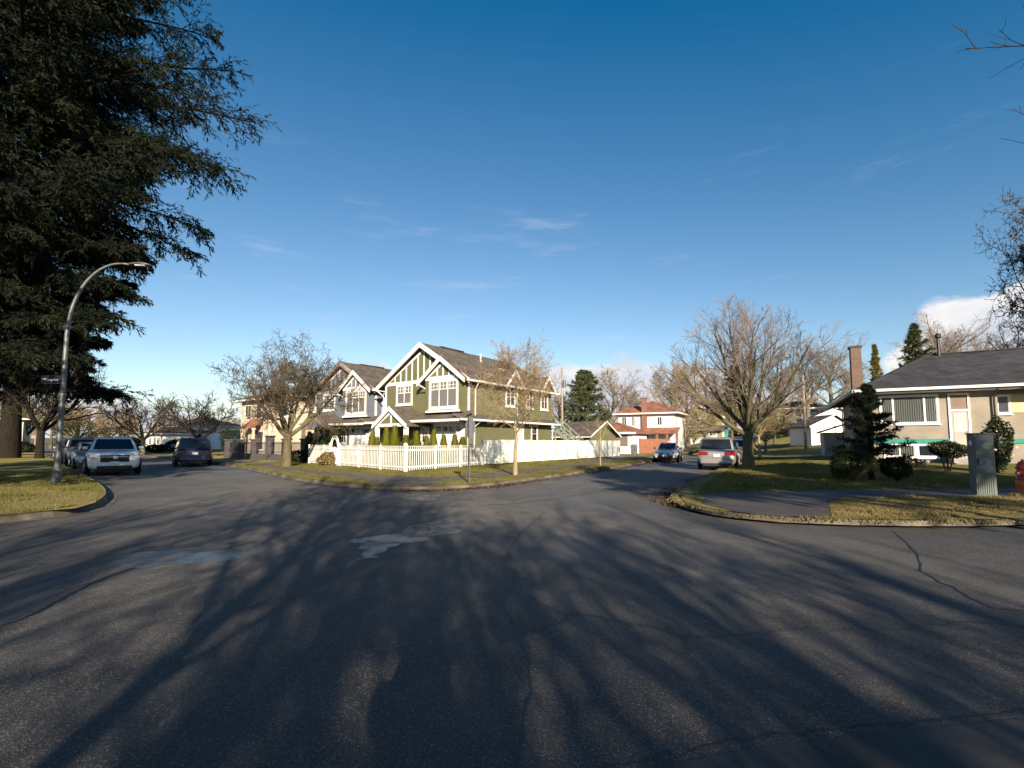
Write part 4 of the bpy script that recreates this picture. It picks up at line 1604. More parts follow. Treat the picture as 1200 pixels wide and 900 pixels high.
def white_lane_garage():
    c = P(969, 518, 58)
    zb = float(HB(c.x, c.y)) - .02
    h = thing('lane_garage', 'white gabled garage with panelled door beyond the bungalow', 'garage', (c.x, c.y, zb), math.radians(-6))
    W, L = 1.75, 5.5
    MB().prism([(-W, 0, -.3), (W, 0, -.3), (W, 0, 2.7), (.9, 0, 3.35), (-W, 0, 2.05)], (0, L, 0)).build('wall', 'white_paint', h)
    r = MB()
    r.prism([(-W - .35, -.4, 1.95), (1.0, -.4, 3.42), (1.0, L + .3, 3.42), (-W - .35, L + .3, 1.95)], (0, 0, .12))
    r.prism([(W + .4, -.4, 2.6), (1.0, -.4, 3.42), (1.0, L + .3, 3.42), (W + .4, L + .3, 2.6)], (0, 0, .12))
    r.build('roof', 'brown_shingle', h)
    t = MB()
    t.prism([(-W - .35, -.45, 1.93), (1.0, -.45, 3.42), (1.0, -.45, 3.6), (-W - .35, -.45, 2.1)], (0, .05, 0))
    t.prism([(W + .4, -.45, 2.58), (1.0, -.45, 3.42), (1.0, -.45, 3.6), (W + .4, -.45, 2.76)], (0, .05, 0))
    t.build('bargeboard', 'white_trim', h)
    f = Face('front', 0)
    d = MB()
    f.box(d, -.7, 1.0, .02, 2.05, -.02, .03)
    d = d.build('door', 'white_paint', h)
    for i in range(4):
        c2 = MB()
        f.box(c2, -.66, .96, .06 + i * .5, .06 + i * .5 + .46, .03, .042)
        c2.build('panel', 'white_paint', d)
    c2 = MB()
    for (u0, u1, z0, z1) in ((-.78, -.7, 0, 2.13), (1.0, 1.08, 0, 2.13), (-.7, 1.0, 2.05, 2.13)):
        f.box(c2, u0, u1, z0, z1, -.01, .05)
    c2.build('door_frame', 'brown_trim', h)
    return h


white_lane_garage()


def bungalow():
    rz = math.atan2(RB_X.y, RB_X.x)
    z0 = 0.44
    h = thing('bungalow', 'beige stucco bungalow with dark hip roof, teal band and brick chimney', 'house', (RB_O.x, RB_O.y, z0), rz)
    X1, X2, L, E, B = 4.75, 15.0, 11.0, 3.55, 1.12          # E eave, B the teal band
    MB().box(0, X1, 0, L, -.6, E).build('wall', 'beige_stucco', h)
    MB().box(X1 + .002, X2, .7, L - .01, -.6, E - .05).build('wing_wall', 'beige_stucco', h)
    # roof: main hip with its own eaves, wing hip running into it
    r = hip_roof('roof', h, -.75, 13.6, -.75, L + .7, E + .14, 6.05, 'grey_shingle', .14, ridge=(3.5, 4.9, 9.2, 4.9))
    r2 = MB()
    r2.prism([(X1 - .0, -.05, E + .04), (X2 + .7, -.05, E + .04), (X2 - 4.0, 5.2, 5.9), (X1, 5.2, 5.9)], (0, 0, .12))
    r2.build('wing_roof', 'grey_shingle', h)
    MB().box(-.7, X1 + .6, -.7, 0.0, E - .06, E - .02).build('soffit', 'white_paint', h)
    gutter(h, (-.8, -.82, E + .08), (X1 + .75, -.82, E + .08), 'white_trim', .125)
    gutter(h, (X1 + .5, -.12, E + .0), (X2 + .7, -.12, E + .0), 'white_trim', .125)
    gutter(h, (-.82, -.8, E + .08), (-.82, L + .7, E + .08), 'grey_trim', .17)
    f, w2, lf = Face('front', 0), Face('front', .7), Face('left', 0)
    # picture window in three lights
    win = window(h, f, .38, 2.55, 2.02, 3.32, 'white_trim', 'curtain_glass', .08, 1, 1)
    for u in (.85, 2.08):
        c = MB()
        f.box(c, u - .04, u + .04, 2.02, 3.32, .0125, .05)
        c.build('mullion', 'white_trim', win)
    # entrance: storm door and glazed panel above it
    d = MB()
    f.box(d, 3.05, 3.68, .72, 2.55, -.02, .04)
    d = d.build('door', 'grey_trim', h)
    c = MB()
    f.box(c, 3.14, 3.59, 1.55, 2.45, .03, .05)
    c.build('pane', 'blind_glass', d)
    c = MB()
    f.box(c, 3.14, 3.59, .8, 1.5, .03, .048)
    c.build('panel', 'beige_stucco_dark', d)
    MB().lathe([(.01, 0), (.03, .03), (.03, .06)], (3.63, -.1, 1.55), 8, 'Y').build('handle', 'chrome', d)
    c = MB()
    for (u0, u1, a, e) in ((2.97, 3.05, .7, 3.4), (3.68, 3.76, .7, 3.4), (3.05, 3.68, 3.32, 3.4), (3.05, 3.68, 2.55, 2.63)):
        f.box(c, u0, u1, a, e, -.01, .06)
    c.build('door_frame', 'white_trim', h)
    c = MB()
    f.box(c, 3.05, 3.68, 2.63, 3.32, -.02, .02)
    c.build('transom_pane', 'brown_trim', h)
    st = MB()
    for i in range(4):
        st.box(2.8, 3.95, -.5 - i * .28, -.02 - (.0 if i == 0 else .48 + (i - 1) * .28), -.3, .70 - i * .2)
    st.build('porch_steps', 'concrete', h)
    # wing windows with a lime panel between them
    window(h, w2, 4.95, 5.35, 2.45, 3.25, 'white_trim', 'window_glass', .07, 1, 1)
    c = MB()
    w2.box(c, 5.43, 6.25, 2.45, 3.32, -.01, .03)
    c.build('infill_panel', 'lime_panel', h)
    window(h, w2, 6.36, 7.0, 2.3, 3.3, 'white_trim', 'curtain_glass', .08, 1, 1)
    window(h, w2, 9.2, 11, 2.0, 3.3, 'white_trim', 'curtain_glass', .08, 2, 1)
    # teal band with a drip board, basement windows
    c = MB()
    f.box(c, -.02, 2.96, B - .12, B + .1, -.01, .05)
    c.build('band', 'teal_paint', h)
    c = MB()
    f.box(c, 3.77, X1 - .001, B - .12, B + .1, -.01, .05)
    w2.box(c, X1 + .06, X2, B - .12, B + .1, -.01, .05)
    c.build('band', 'teal_paint', h)
    c = MB()
    lf.box(c, .02, L - .02, B - .12, B + .1, -.01, .05)
    c.build('band', 'teal_paint', h)
    window(h, f, .45, 1.6, .36, .9, 'white_trim', 'curtain_glass', .07, 2, 1)
    window(h, f, 1.75, 2.5, .36, .9, 'white_trim', 'window_dark', .07, 1, 1)
    c = MB()
    f.box(c, .2, 3.1, .2, .28, -.01, .05)
    c.build('band', 'teal_paint', h)
    window(h, w2, 6.2, 6.8, .25, .9, 'white_trim', 'window_glass', .08, 1, 1)
    window(h, lf, 2.6, 3.5, 2.2, 3.3, 'white_trim', 'window_dark', .07, 1, 1)
    window(h, lf, 6.5, 7.4, 2.2, 3.3, 'white_trim', 'window_dark', .07, 1, 1)
    # brick chimney against the left wall
    ch = MB().box(-.50, -.02, 2.1, 2.72, -.6, 6.35).build('chimney', 'chimney_brick', h)
    MB().box(-.56, .04, 2.04, 2.78, 6.351, 6.45).build('chimney_cap', 'stone_pillar', ch)
    v = MB().tube([(3.9, 4.6, 5.6), (3.9, 4.6, 6.95)], .075, 8)
    v.lathe([(.08, 6.9), (.15, 6.96), (.15, 7.1), (.05, 7.2)], (3.9, 4.6, 0), 10)
    v.build('flue_pipe', 'iron', h)
    downspout(h, [(4.6, -.7, E), (4.6, -.1, E - .3), (4.6, -.08, -.3)], 'iron', .04)
    downspout(h, [(-.75, L - .4, E), (-.1, L - .4, E - .3), (-.08, L - .4, -.3)], 'brown_trim', .04)
    # lean-to at the back left
    MB().box(-1.2, -.01, L + .2, L + 3.0, -.4, 1.75).build('leanto_wall', 'beige_stucco_dark', h)
    c = MB()
    c.prism([(-1.5, L - .2, 1.7), (0, L - .2, 2.25), (0, L + 3.3, 2.25), (-1.5, L + 3.3, 1.7)], (0, 0, .1))
    c.build('leanto_roof', 'grey_shingle', h)
    return h


bungalow()
# ------------------------------------------------------------------ fences
def picket_fence():
    a, c, d = G(362, 543.0, .14), G(475, 553, .14), G(565, 545.3, .14)
    h = thing('picket_fence', 'white picket fence with arched gate round the corner garden', 'fence', (c.x, c.y, .14))
    pk = MB().box(-.022, .022, -.012, .012, 0, 1.08)
    pk.add([(-.022, -.012, 1.08), (.022, -.012, 1.08), (.022, .012, 1.08), (-.022, .012, 1.08), (0, -.012, 1.11), (0, .012, 1.11)],
           [(0, 1, 4), (2, 3, 5), (1, 2, 5, 4), (3, 0, 4, 5)])
    pme = pk.mesh('picket', 'white_trim')
    post = MB().box(-.045, .045, -.045, .045, -.1, 1.16)
    post.lathe([(.07, 1.16), (.07, 1.18), (.02, 1.22)], n=4)
    sme = post.mesh('post', 'white_trim')
    post = MB().box(-.07, .07, -.07, .07, -.1, 1.24)
    post.lathe([(.12, 1.24), (.12, 1.27), (.02, 1.33)], n=4)
    big = post.mesh('post', 'white_trim')
    for q, skip in ((a, True), (d, False)):
        v = Vector((q.x - c.x, q.y - c.y, 0))
        L = v.length
        u = v / L
        rz = math.atan2(u.y, u.x)
        m = round(L / 2.25)
        gate = (L * .62, L * .62 + 1.15) if skip else (-9, -9)
        for i in range(0 if skip else 1, m + 1):
            t = i * L / m
            if gate[0] < t < gate[1]:
                continue
            o = link('post', big if i == 0 else sme, None, h, u * t)
            o.rotation_euler.z = rz
        if skip:
            for t in gate:
                o = link('post', big, None, h, u * t)
                o.rotation_euler.z = rz
        n = int(L / .16)
        for i in range(1, n):
            t = i * .16
            if gate[0] - .07 < t < gate[1] + .07:
                continue
            o = link('picket', pme, None, h, u * t + Vector((0, 0, .05 + random.uniform(-.008, .008))))
            o.rotation_euler.z = rz + random.uniform(-.02, .02)
        for z in (.20, .98, 1.16):
            for t0, t1 in (((0, gate[0]), (gate[1], L)) if skip else ((0, L),)):
                b = MB()
                off = Vector((-u.y, u.x, 0)) * (.03 if z < 1.1 else 0)
                b.bar(u * t0 + off + Vector((0, 0, z)), u * t1 + off + Vector((0, 0, z)), .03 if z < 1.1 else .07, .07 if z < 1.1 else .035)
                b.build('rail', 'white_trim', h)
        if skip:
            g0, g1 = gate
            gt = MB()
            for i in range(7):
                t = g0 + .12 + i * (g1 - g0 - .24) / 6
                gt.bar(u * t + Vector((0, 0, .1)), u * t + Vector((0, 0, .9 + .18 * math.sin(i / 6 * math.pi))), .06, .025)
            for z in (.25, .85):
                gt.bar(u * (g0 + .08) + Vector((0, 0, z)), u * (g1 - .08) + Vector((0, 0, z)), .04, .08)
            gt.build('gate', 'white_trim', h)
            ar = MB()
            mid, r = (g0 + g1) / 2, (g1 - g0) / 2
            for rr in (r, r * .72):
                ar.tube([u * (mid + rr * math.cos(k * math.pi / 10)) + Vector((0, 0, 1.15 + rr * math.sin(k * math.pi / 10))) for k in range(11)], .03, 6)
            for k in range(1, 10, 2):
                an = k * math.pi / 10
                ar.bar(u * (mid + r * .72 * math.cos(an)) + Vector((0, 0, 1.15 + r * .72 * math.sin(an))), u * (mid + r * math.cos(an)) + Vector((0, 0, 1.15 + r * math.sin(an))), .02, .02)
            ar.build('gate_arch', 'white_trim', h)
    return a, c, d


FA, FC, FD2 = picket_fence()


def panel_fence():
    a, q = FD2, G(726, 535.0, .14)
    u = Vector((q.x - a.x, q.y - a.y, 0))
    L = u.length
    u.normalize()
    h = thing('panel_fence', 'tall pale cream panel fence beside the olive house', 'fence', (a.x, a.y, .14), math.atan2(u.y, u.x))
    n = 12
    s = L / n
    for i in range(n):
        z = 1.42 + random.uniform(-.02, .03)
        MB().box(i * s + .12 + .0, (i + 1) * s - .03, -.018, .018, .06, z).build('panel', 'cream_panel', h)
        MB().box(i * s + .12, (i + 1) * s - .03, -.035, .035, z, z + .06).build('rail', 'cream_panel', h)
    for i in range(n + 1):
        MB().box(i * s, i * s + .09, -.06, .06, -.1, 1.52).build('post', 'cream_post', h)


panel_fence()


def pillar_fence():
    a, q = P(358, 518, 32.5), P(268, 518, 42)
    u = Vector((q.x - a.x, q.y - a.y, 0))
    L = u.length
    u.normalize()
    h = thing('pillar_fence', 'dark stone pillar fence with iron railings before the cream house', 'fence', (a.x, a.y, .14), math.atan2(u.y, u.x))
    n = 5
    for i in range(n + 1):
        x = i * L / n
        MB().box(x - .24, x + .24, -.24, .24, -.2, 1.5 + (.25 if i in (2,) else 0)).build('pillar', 'stone_pillar', h)
        MB().box(x - .3, x + .3, -.3, .3, 1.502 + (.25 if i in (2,) else 0), 1.6 + (.25 if i in (2,) else 0)).build('pillar_cap', 'stone_pillar', h)
        if i < n:
            x1 = (i + 1) * L / n
            MB().box(x + .242, x1 - .242, -.12, .12, -.2, .45).build('low_wall', 'stone_pillar', h)
            b = MB()
            for z in (.6, 1.25):
                b.box(x + .24, x1 - .24, -.02, .02, z, z + .04)
            b.build('rail', 'iron', h)
            k = int((x1 - x - .5) / .13)
            bme = None
            for j in range(k):
                o = MB().box(-.011, .011, -.011, .011, .45, 1.38).mesh('railing_bar', 'iron') if bme is None else bme
                bme = o
                link('railing_bar', o, None, h, (x + .32 + j * .13, 0, 0))


pillar_fence()


def orange_gate():
    a, q = P(750, 518, 57), P(782, 518, 60)
    u = Vector((q.x - a.x, q.y - a.y, 0))
    L = u.length
    u.normalize()
    h = thing('orange_fence', 'orange brown timber fence before the white red-roofed house', 'fence', (a.x, a.y, .12), math.atan2(u.y, u.x))
    n = 3
    for i in range(n):
        x0, x1 = i * L / n, (i + 1) * L / n
        MB().box(x0 + .08, x1 - .02, -.03, .03, .05, 1.15).build('panel', 'orange_wood', h)
        MB().box(x0 + .08, x1 - .02, -.03, .03, 1.2, 1.75).build('panel', 'orange_wood', h)
        MB().box(x0 + .08, x1 - .02, -.05, .05, 1.152, 1.198).build('rail', 'orange_wood', h)
    for i in range(n + 1):
        x = i * L / n
        MB().box(x - .02, x + .079, -.06, .06, -.1, 1.85).build('post', 'orange_wood', h)
    a, q = P(786, 518, 60.5), P(800, 518, 66)
    u = Vector((q.x - a.x, q.y - a.y, 0))
    L = u.length
    h = thing('white_fence', 'short white fence between the orange fence and the street trees', 'fence', (a.x, a.y, .12), math.atan2(u.y, u.x))
    for i in range(4):
        x0, x1 = i * L / 4, (i + 1) * L / 4
        MB().box(x0 + .1, x1 - .02, -.03, .03, .05, 1.45).build('panel', 'white_paint', h)
        MB().box(x0, x0 + .098, -.06, .06, -.1, 1.55).build('post', 'white_paint', h)


orange_gate()


def low_wall():
    a, q = P(808, 518, 80), P(842, 518, 92)
    u = Vector((q.x - a.x, q.y - a.y, 0))
    L = u.length
    h = thing('retaining_wall', 'long pale retaining wall below the grey green house', 'wall', (a.x, a.y, float(H(a.x, a.y)) + .1), math.atan2(u.y, u.x))
    n = 6
    for i in range(n):
        dz = float(H(a.x + u.x * i / n, a.y + u.y * i / n) - H(a.x, a.y))
        MB().box(i * L / n, (i + 1) * L / n - .015, -.12, .12, -.5 + dz, 1.0 + dz).build('block', 'retaining', h)
        MB().box(i * L / n, (i + 1) * L / n - .015, -.16, .16, 1.001 + dz, 1.08 + dz).build('coping', 'retaining', h)


low_wall()


# ------------------------------------------------------------------ vehicles
def lerp(a, b, t):
    return a + (b - a) * t


def make_car(name, label, loc, heading, kind, paint, front_lamps=True, group=None):
    """x forward, y left, origin on the road under the middle of the car"""
    K = {
        'suv': dict(L=4.85, W=1.93, H=1.73, belt=1.13, nose=1.00, r=.37, fx=1.42, rx=-1.42, ws0=1.22, ws1=.42, re0=-2.32, re1=-1.95, hood=1.10, tail=1.10, roofw=.68, wb=.89, win=(.46, -.48, -1.55)),
        'van': dict(L=5.00, W=1.93, H=1.75, belt=1.06, nose=.84, r=.34, fx=1.55, rx=-1.45, ws0=1.62, ws1=.62, re0=-2.44, re1=-2.22, hood=1.00, tail=1.05, roofw=.74, wb=.91, win=(.62, -.52, -1.65)),
        'sedan': dict(L=4.55, W=1.76, H=1.46, belt=.94, nose=.72, r=.32, fx=1.35, rx=-1.33, ws0=.95, ws1=.15, re0=-1.75, re1=-1.05, hood=.90, tail=.98, roofw=.62, wb=.80, win=(.22, -.55, -1.02)),
        'hatch': dict(L=4.1, W=1.74, H=1.50, belt=.98, nose=.76, r=.31, fx=1.28, rx=-1.24, ws0=1.02, ws1=.25, re0=-1.98, re1=-1.55, hood=.93, tail=1.0, roofw=.62, wb=.80, win=(.28, -.5, -1.2)),
        'pickup': dict(L=5.2, W=1.88, H=1.75, belt=1.16, nose=.98, r=.37, fx=1.62, rx=-1.55, ws0=1.0, ws1=.4, re0=-.95, re1=-.75, hood=1.10, tail=1.12, roofw=.70, wb=.87, win=(.42, -.42, -.72)),
    }[kind]
    h = thing(name, label, {'suv': 'car', 'van': 'minivan', 'sedan': 'car', 'hatch': 'car', 'pickup': 'pickup truck'}[kind], loc, heading, group)
    L, W, Ht = K['L'], K['W'] / 2, K['H']
    x1, x0 = L / 2, -L / 2
    belt = K['belt']
    zb = .24
    # painted lower body, lofted along the car
    st = [(x1, .40, K['nose'] - .14, .72), (x1 - .04, .30, K['nose'] - .02, .80), (x1 - .22, zb, K['nose'] + .02, .93), (x1 - .6, zb, lerp(K['nose'], K['hood'], .55), .98),
          (K['ws0'] + .15, zb, K['hood'], .995), (K['ws0'] - .3, zb, belt, 1.0), (0, zb, belt + .01, 1.0), (K['re0'] + .35, zb, max(belt, K['tail']), .995),
          (x0 + .25, zb, K['tail'], .965), (x0 + .06, .30, K['tail'] - .03, .90), (x0, .36, K['tail'] - .14, .85)]
    vs, fs = [], []
    for x, b0, zt, w in st:
        w *= W
        half = [(w * .80, b0), (w * .97, b0 + .10), (w * 1.0, lerp(b0, zt, .45)), (w * .985, lerp(b0, zt, .75)), (w * .945, zt - .05), (w * .86, zt), (w * .4, zt + .025)]
        ring = [(x, y, z) for y, z in half] + [(x, -y, z) for y, z in reversed(half)]
        vs += ring
    n = 14
    for i in range(len(st) - 1):
        for k in range(n):
            a, b = i * n + k, i * n + (k + 1) % n
            fs.append((a, a + n, b + n, b))
    fs.append(tuple(range(n)))
    fs.append(tuple(reversed(range((len(st) - 1) * n, len(st) * n))))
    body = MB().add(vs, fs).build('body', paint, h, True)
    m = body.modifiers.new('subd', 'SUBSURF'); m.levels = m.render_levels = 1
    # cabin
    wb, wr = K['wb'] * W, K['roofw'] * W / .93 * .98
    prof = [(0.0, 0, 1), (.5, .5, .5), (.90, .92, 0), (1.0, 1.14, 0)]

    def cab(t, fx):
        """fx 0 front edge, 1 rear edge; returns x, half width, z"""
        xf, xr = lerp(K['ws0'], K['ws1'], t), lerp(K['re0'], K['re1'], t)
        return lerp(xf, xr, fx), lerp(wb, wr, t ** 1.15), lerp(belt - .02, Ht - .06, t)

    vs, fs = [], []
    ts = [0, .35, .7, .93, 1.0]
    for t in ts:
        ring = []
        k = .0 if t < .9 else (.03 if t < .99 else .10)
        for fx in (0.0, .03, .5, .97, 1.0):
            x, y, z = cab(t, fx)
            if t == 1.0:
                z += .05 if 0 < fx < 1 else .02
            yy = y * (.93 if fx in (0.0, 1.0) else 1) - k
            ring.append((x + (k if fx > .5 else -k) * .6, yy, z))
        full = ring + [(x, -y, z) for x, y, z in reversed(ring)]
        vs += full
    n = 10
    for i in range(len(ts) - 1):
        for k in range(n):
            a, b = i * n + k, i * n + (k + 1) % n
            fs.append((a, b, b + n, a + n))
    top = (len(ts) - 1) * n
    for k in range(4):
        fs.append((top + k, top + k + 1, top + 8 - k, top + 9 - k))
    MB().add(vs, fs).build('cabin', paint, h, True)
    # glazing, standing 6 mm clear of the cabin
    def pane(pts, off, nm):
        a = [Vector(p) + Vector(off) for p in pts]
        nn = (a[1] - a[0]).cross(a[2] - a[0]).normalized()
        if nn.dot(Vector(off)) < 0:
            nn = -nn
        MB().prism(a, -nn * .02).build(nm, 'car_glass', h)

    wx = [lerp(K['ws0'], K['ws1'], .5), *K['win'][1:], lerp(K['re0'], K['re1'], .5)]
    bars = [None] + list(K['win'][1:]) + [None]
    for s in (1, -1):
        for i in range(len(bars) - 1):
            pts = []
            for t, which in ((.10, 0), (.10, 1), (.86, 1), (.86, 0)):
                xf, xr = lerp(K['ws0'], K['ws1'], t) - .12, lerp(K['re0'], K['re1'], t) + .10
                a = xf if bars[i] is None else bars[i] - .035
                b = xr if bars[i + 1] is None else bars[i + 1] + .035
                x = (a, b)[which]
                x = min(max(x, xr), xf)
                pts.append((x, s * lerp(wb, wr, t ** 1.15), lerp(belt - .02, Ht - .06, t)))
            if abs(pts[0][0] - pts[1][0]) < .1 and abs(pts[2][0] - pts[3][0]) < .1:
                continue
            pane(pts, (0, s * .012, .003), 'side_window')
    for fx, nm, sx in ((0, 'windscreen', 1), (1, 'rear_window', -1)):
        pts = []
        for t, s in ((.08, 1), (.90, 1), (.90, -1), (.08, -1)):
            x, y, z = cab(t, fx)
            pts.append((x, s * (y * .93 - .05), z))
        pane(pts, (sx * .022, 0, .012), nm)
    # wheels with tyre and rim, dark arches
    r = K['r']
    for wxp in (K['fx'], K['rx']):
        for s in (1, -1):
            MB().lathe([(r * 1.20, 0), (r * 1.20, .012), (r * 1.02, .014)], (wxp, 0, 0), 20, 'Y').build('wheel_arch', 'trim_black', h, loc=(0, s * (W - .005) - (.012 if s > 0 else 0), r + .02))
            t = MB().lathe([(r * .62, -.10), (r * .95, -.10), (r, -.06), (r, .06), (r * .95, .10), (r * .62, .10)], n=20, axis='Y')
            wo = t.build('wheel', 'tyre', h, True, loc=(wxp, s * (W - .07), r))
            rim = MB().lathe([(r * .64, .0), (r * .66, .02), (r * .56, .015), (r * .5, -.01), (.02, .0)], n=20, axis='Y') if s > 0 else \
                MB().lathe([(r * .64, .0), (r * .66, -.02), (r * .56, -.015), (r * .5, .01), (.02, .0)], n=20, axis='Y')
            for k in range(5):
                a = 2 * math.pi * k / 5
                rim.bar((.05 * math.cos(a), s * .012, .05 * math.sin(a)), (r * .58 * math.cos(a), s * .012, r * .58 * math.sin(a)), .06, .03, (0, 1, 0))
            rim.build('rim', 'rim_metal', wo, True, loc=(0, s * .10, 0))
    # front
    zn = K['nose']
    fxn = x1 + .012
    for s in (1, -1):
        lb = MB()
        lb.prism([(x1 - .42, s * W * .985, zn - .02), (x1 - .10, s * W * .84, zn - .06), (x1 + .015, s * W * .55, zn - .10), (x1 + .02, s * W * .55, zn - .24), (x1 - .06, s * W * .84, zn - .24), (x1 - .34, s * W * 1.0, zn - .16)],
                 (.02, s * .03, .01))
        lb.build('headlight', 'lamp_clear', h, bevel=.01)
        MB().lathe([(.07, -.01), (.07, .02), (.02, .035)], (x1 + .0, s * W * .70, .42), 10, 'X').build('fog_lamp', 'lamp_clear', h)
        # mirror
        mm = MB().box(K['ws0'] - .40, K['ws0'] - .28, s * (W * .96), s * (W + .15), belt + .02, belt + .16)
        mm.build('mirror', paint, h, bevel=.04)
        for hx in ((K['win'][1] + .12), (K['win'][2] + .16)):
            MB().box(hx, hx + .2, s * (W * .985), s * (W + .02), belt - .20, belt - .165).build('door_handle', paint, h, bevel=.01)
        # tail lamps
        if kind in ('suv', 'pickup'):
            MB().box(x0 - .02, x0 + .3, s * W * .66, s * W * .97, K['tail'] - .34, K['tail'] - .1).build('tail_light', 'lamp_red', h, bevel=.03)
        else:
            MB().box(x0 - .03, x0 + .25, s * W * .42, s * W * .945, K['tail'] - .26, K['tail'] - .08).build('tail_light', 'lamp_red', h, bevel=.03)
    gw = W * .52
    gb = MB().box(x1 - .05, fxn + .012, -gw, gw, zn - .40, zn - .09)
    gr = gb.build('grille', 'trim_black', h, bevel=.03)
    for i in range(3):
        z = zn - .35 + i * .085
        MB().box(fxn + .005, fxn + .022, -gw * .96, gw * .96, z, z + .022).build('grille_bar', 'chrome' if i == 2 else 'trim_black', gr)
    MB().lathe([(.075, 0), (.085, .012), (.05, .016)], (fxn + .018, 0, zn - .20), 14, 'X').build('badge', 'chrome', gr)
    MB().box(x1 - .1, fxn + .006, -W * .62, W * .62, .26, .44).build('lower_grille', 'trim_black', h, bevel=.02)
    MB().box(fxn, fxn + .025, -.16, .16, .50 if kind != 'sedan' else .42, .63 if kind != 'sedan' else .55).build('number_plate', 'plate', h)
    # rear
    MB().box(x0 - .035, x0 + .1, -W * .82, W * .82, .34, .58).build('rear_bumper', paint if kind != 'pickup' else 'chrome', h, bevel=.05)
    MB().box(x0 - .05, x0 - .005, -.16, .16, .72, .85).build('number_plate', 'plate', h)
    MB().box(x0 - .012, x0 + .06, -W * .7, W * .7, .22, .335).build('rear_skirt', 'trim_black', h)
    MB().box(x0 + .3, x1 - .3, -W * .7, W * .7, .16, .26).build('underbody', 'trim_black', h)
    if kind == 'suv' or kind == 'van':
        for s in (1, -1):
            MB().bar((K['ws1'] - .25, s * wr * .86, Ht + .035), (K['re1'] + .25, s * wr * .86, Ht + .035), .035, .035).build('roof_rail', 'trim_black', h)
    return h


def zr(x, y):
    return float(H(x, y)) + 0.012


def park(name, label, px, py, heading, kind, paint, group=None, z=None):
    c = G(px, py)
    return make_car(name, label, (c.x, c.y, zr(c.x, c.y) if z is None else z), heading, kind, paint, group=group)


hd_l = math.atan2(DL.y, DL.x)
hd_r = math.atan2(DR.y, DR.x)
PK = 'cars parked along the kerbs'


def park_xy(name, label, x, y, heading, kind, paint):
    return make_car(name, label, (x, y, zr(x, y)), heading, kind, paint, group=PK)


def beside(line_pt, d, t, off):
    """a spot t metres along direction d from a kerb point, off metres to the right of it"""
    return line_pt + d * t + Vector((d.y, -d.x)) * off


s = V2(-19.3, 23.2)
park_xy('white_car', 'white sport utility car facing the junction beside the lamp post corner', s.x, s.y, math.radians(-48), 'suv', 'paint_white')
for nm, lab, t, kind, pt in (('silver_car', 'silver hatchback parked just behind the white sport utility car', 7.5, 'hatch', 'paint_silver'),
                             ('pickup_truck', 'grey pickup truck third in the row behind the white car', 13.2, 'pickup', 'paint_greygold'),
                             ('dark_car', 'dark blue sport utility car fourth in the row on the left street', 19.4, 'suv', 'paint_navy'),
                             ('pale_car', 'pale saloon car farthest in the row on the left street', 25.5, 'sedan', 'paint_silver')):
    q = s + DL * t + Vector((DL.y, -DL.x)) * -.15
    park_xy(nm, lab, q.x, q.y, hd_l + math.pi, kind, pt)
v = P(226, 518, 31.5)
park_xy('blue_minivan', 'dark blue minivan parked tail towards us across from the white car', v.x, v.y, hd_l + math.radians(-9), 'van', 'paint_navy')
v = P(783, 518, 37.0)
park_xy('silver_saloon', 'silver saloon car parked facing us beside the far grass strip', v.x, v.y, hd_r + math.pi + math.radians(4), 'sedan', 'paint_silver')
v = P(842, 518, 27.6)
park_xy('silver_minivan', 'silver minivan parked tail towards us beside the big bare tree', v.x, v.y, hd_r + math.radians(2), 'van', 'paint_silver_warm')
v2 = Vector((v.x, v.y)) + DR * 6.6 + Vector((DR.y, -DR.x)) * .15
park_xy('dark_hatchback', 'dark grey hatchback with red tail lights ahead of the silver minivan', v2.x, v2.y, hd_r, 'hatch', 'paint_graphite')
v3 = Vector((v.x, v.y)) + DR * 12.6 + Vector((DR.y, -DR.x)) * .35
park_xy('white_suv', 'white sport utility car ahead of the dark hatchback', v3.x, v3.y, hd_r, 'suv', 'paint_white')
v4 = P(870, 518, 104)
park_xy('far_car', 'small white car far up the climbing right-hand street', v4.x, v4.y, hd_r + math.pi, 'sedan', 'paint_white')


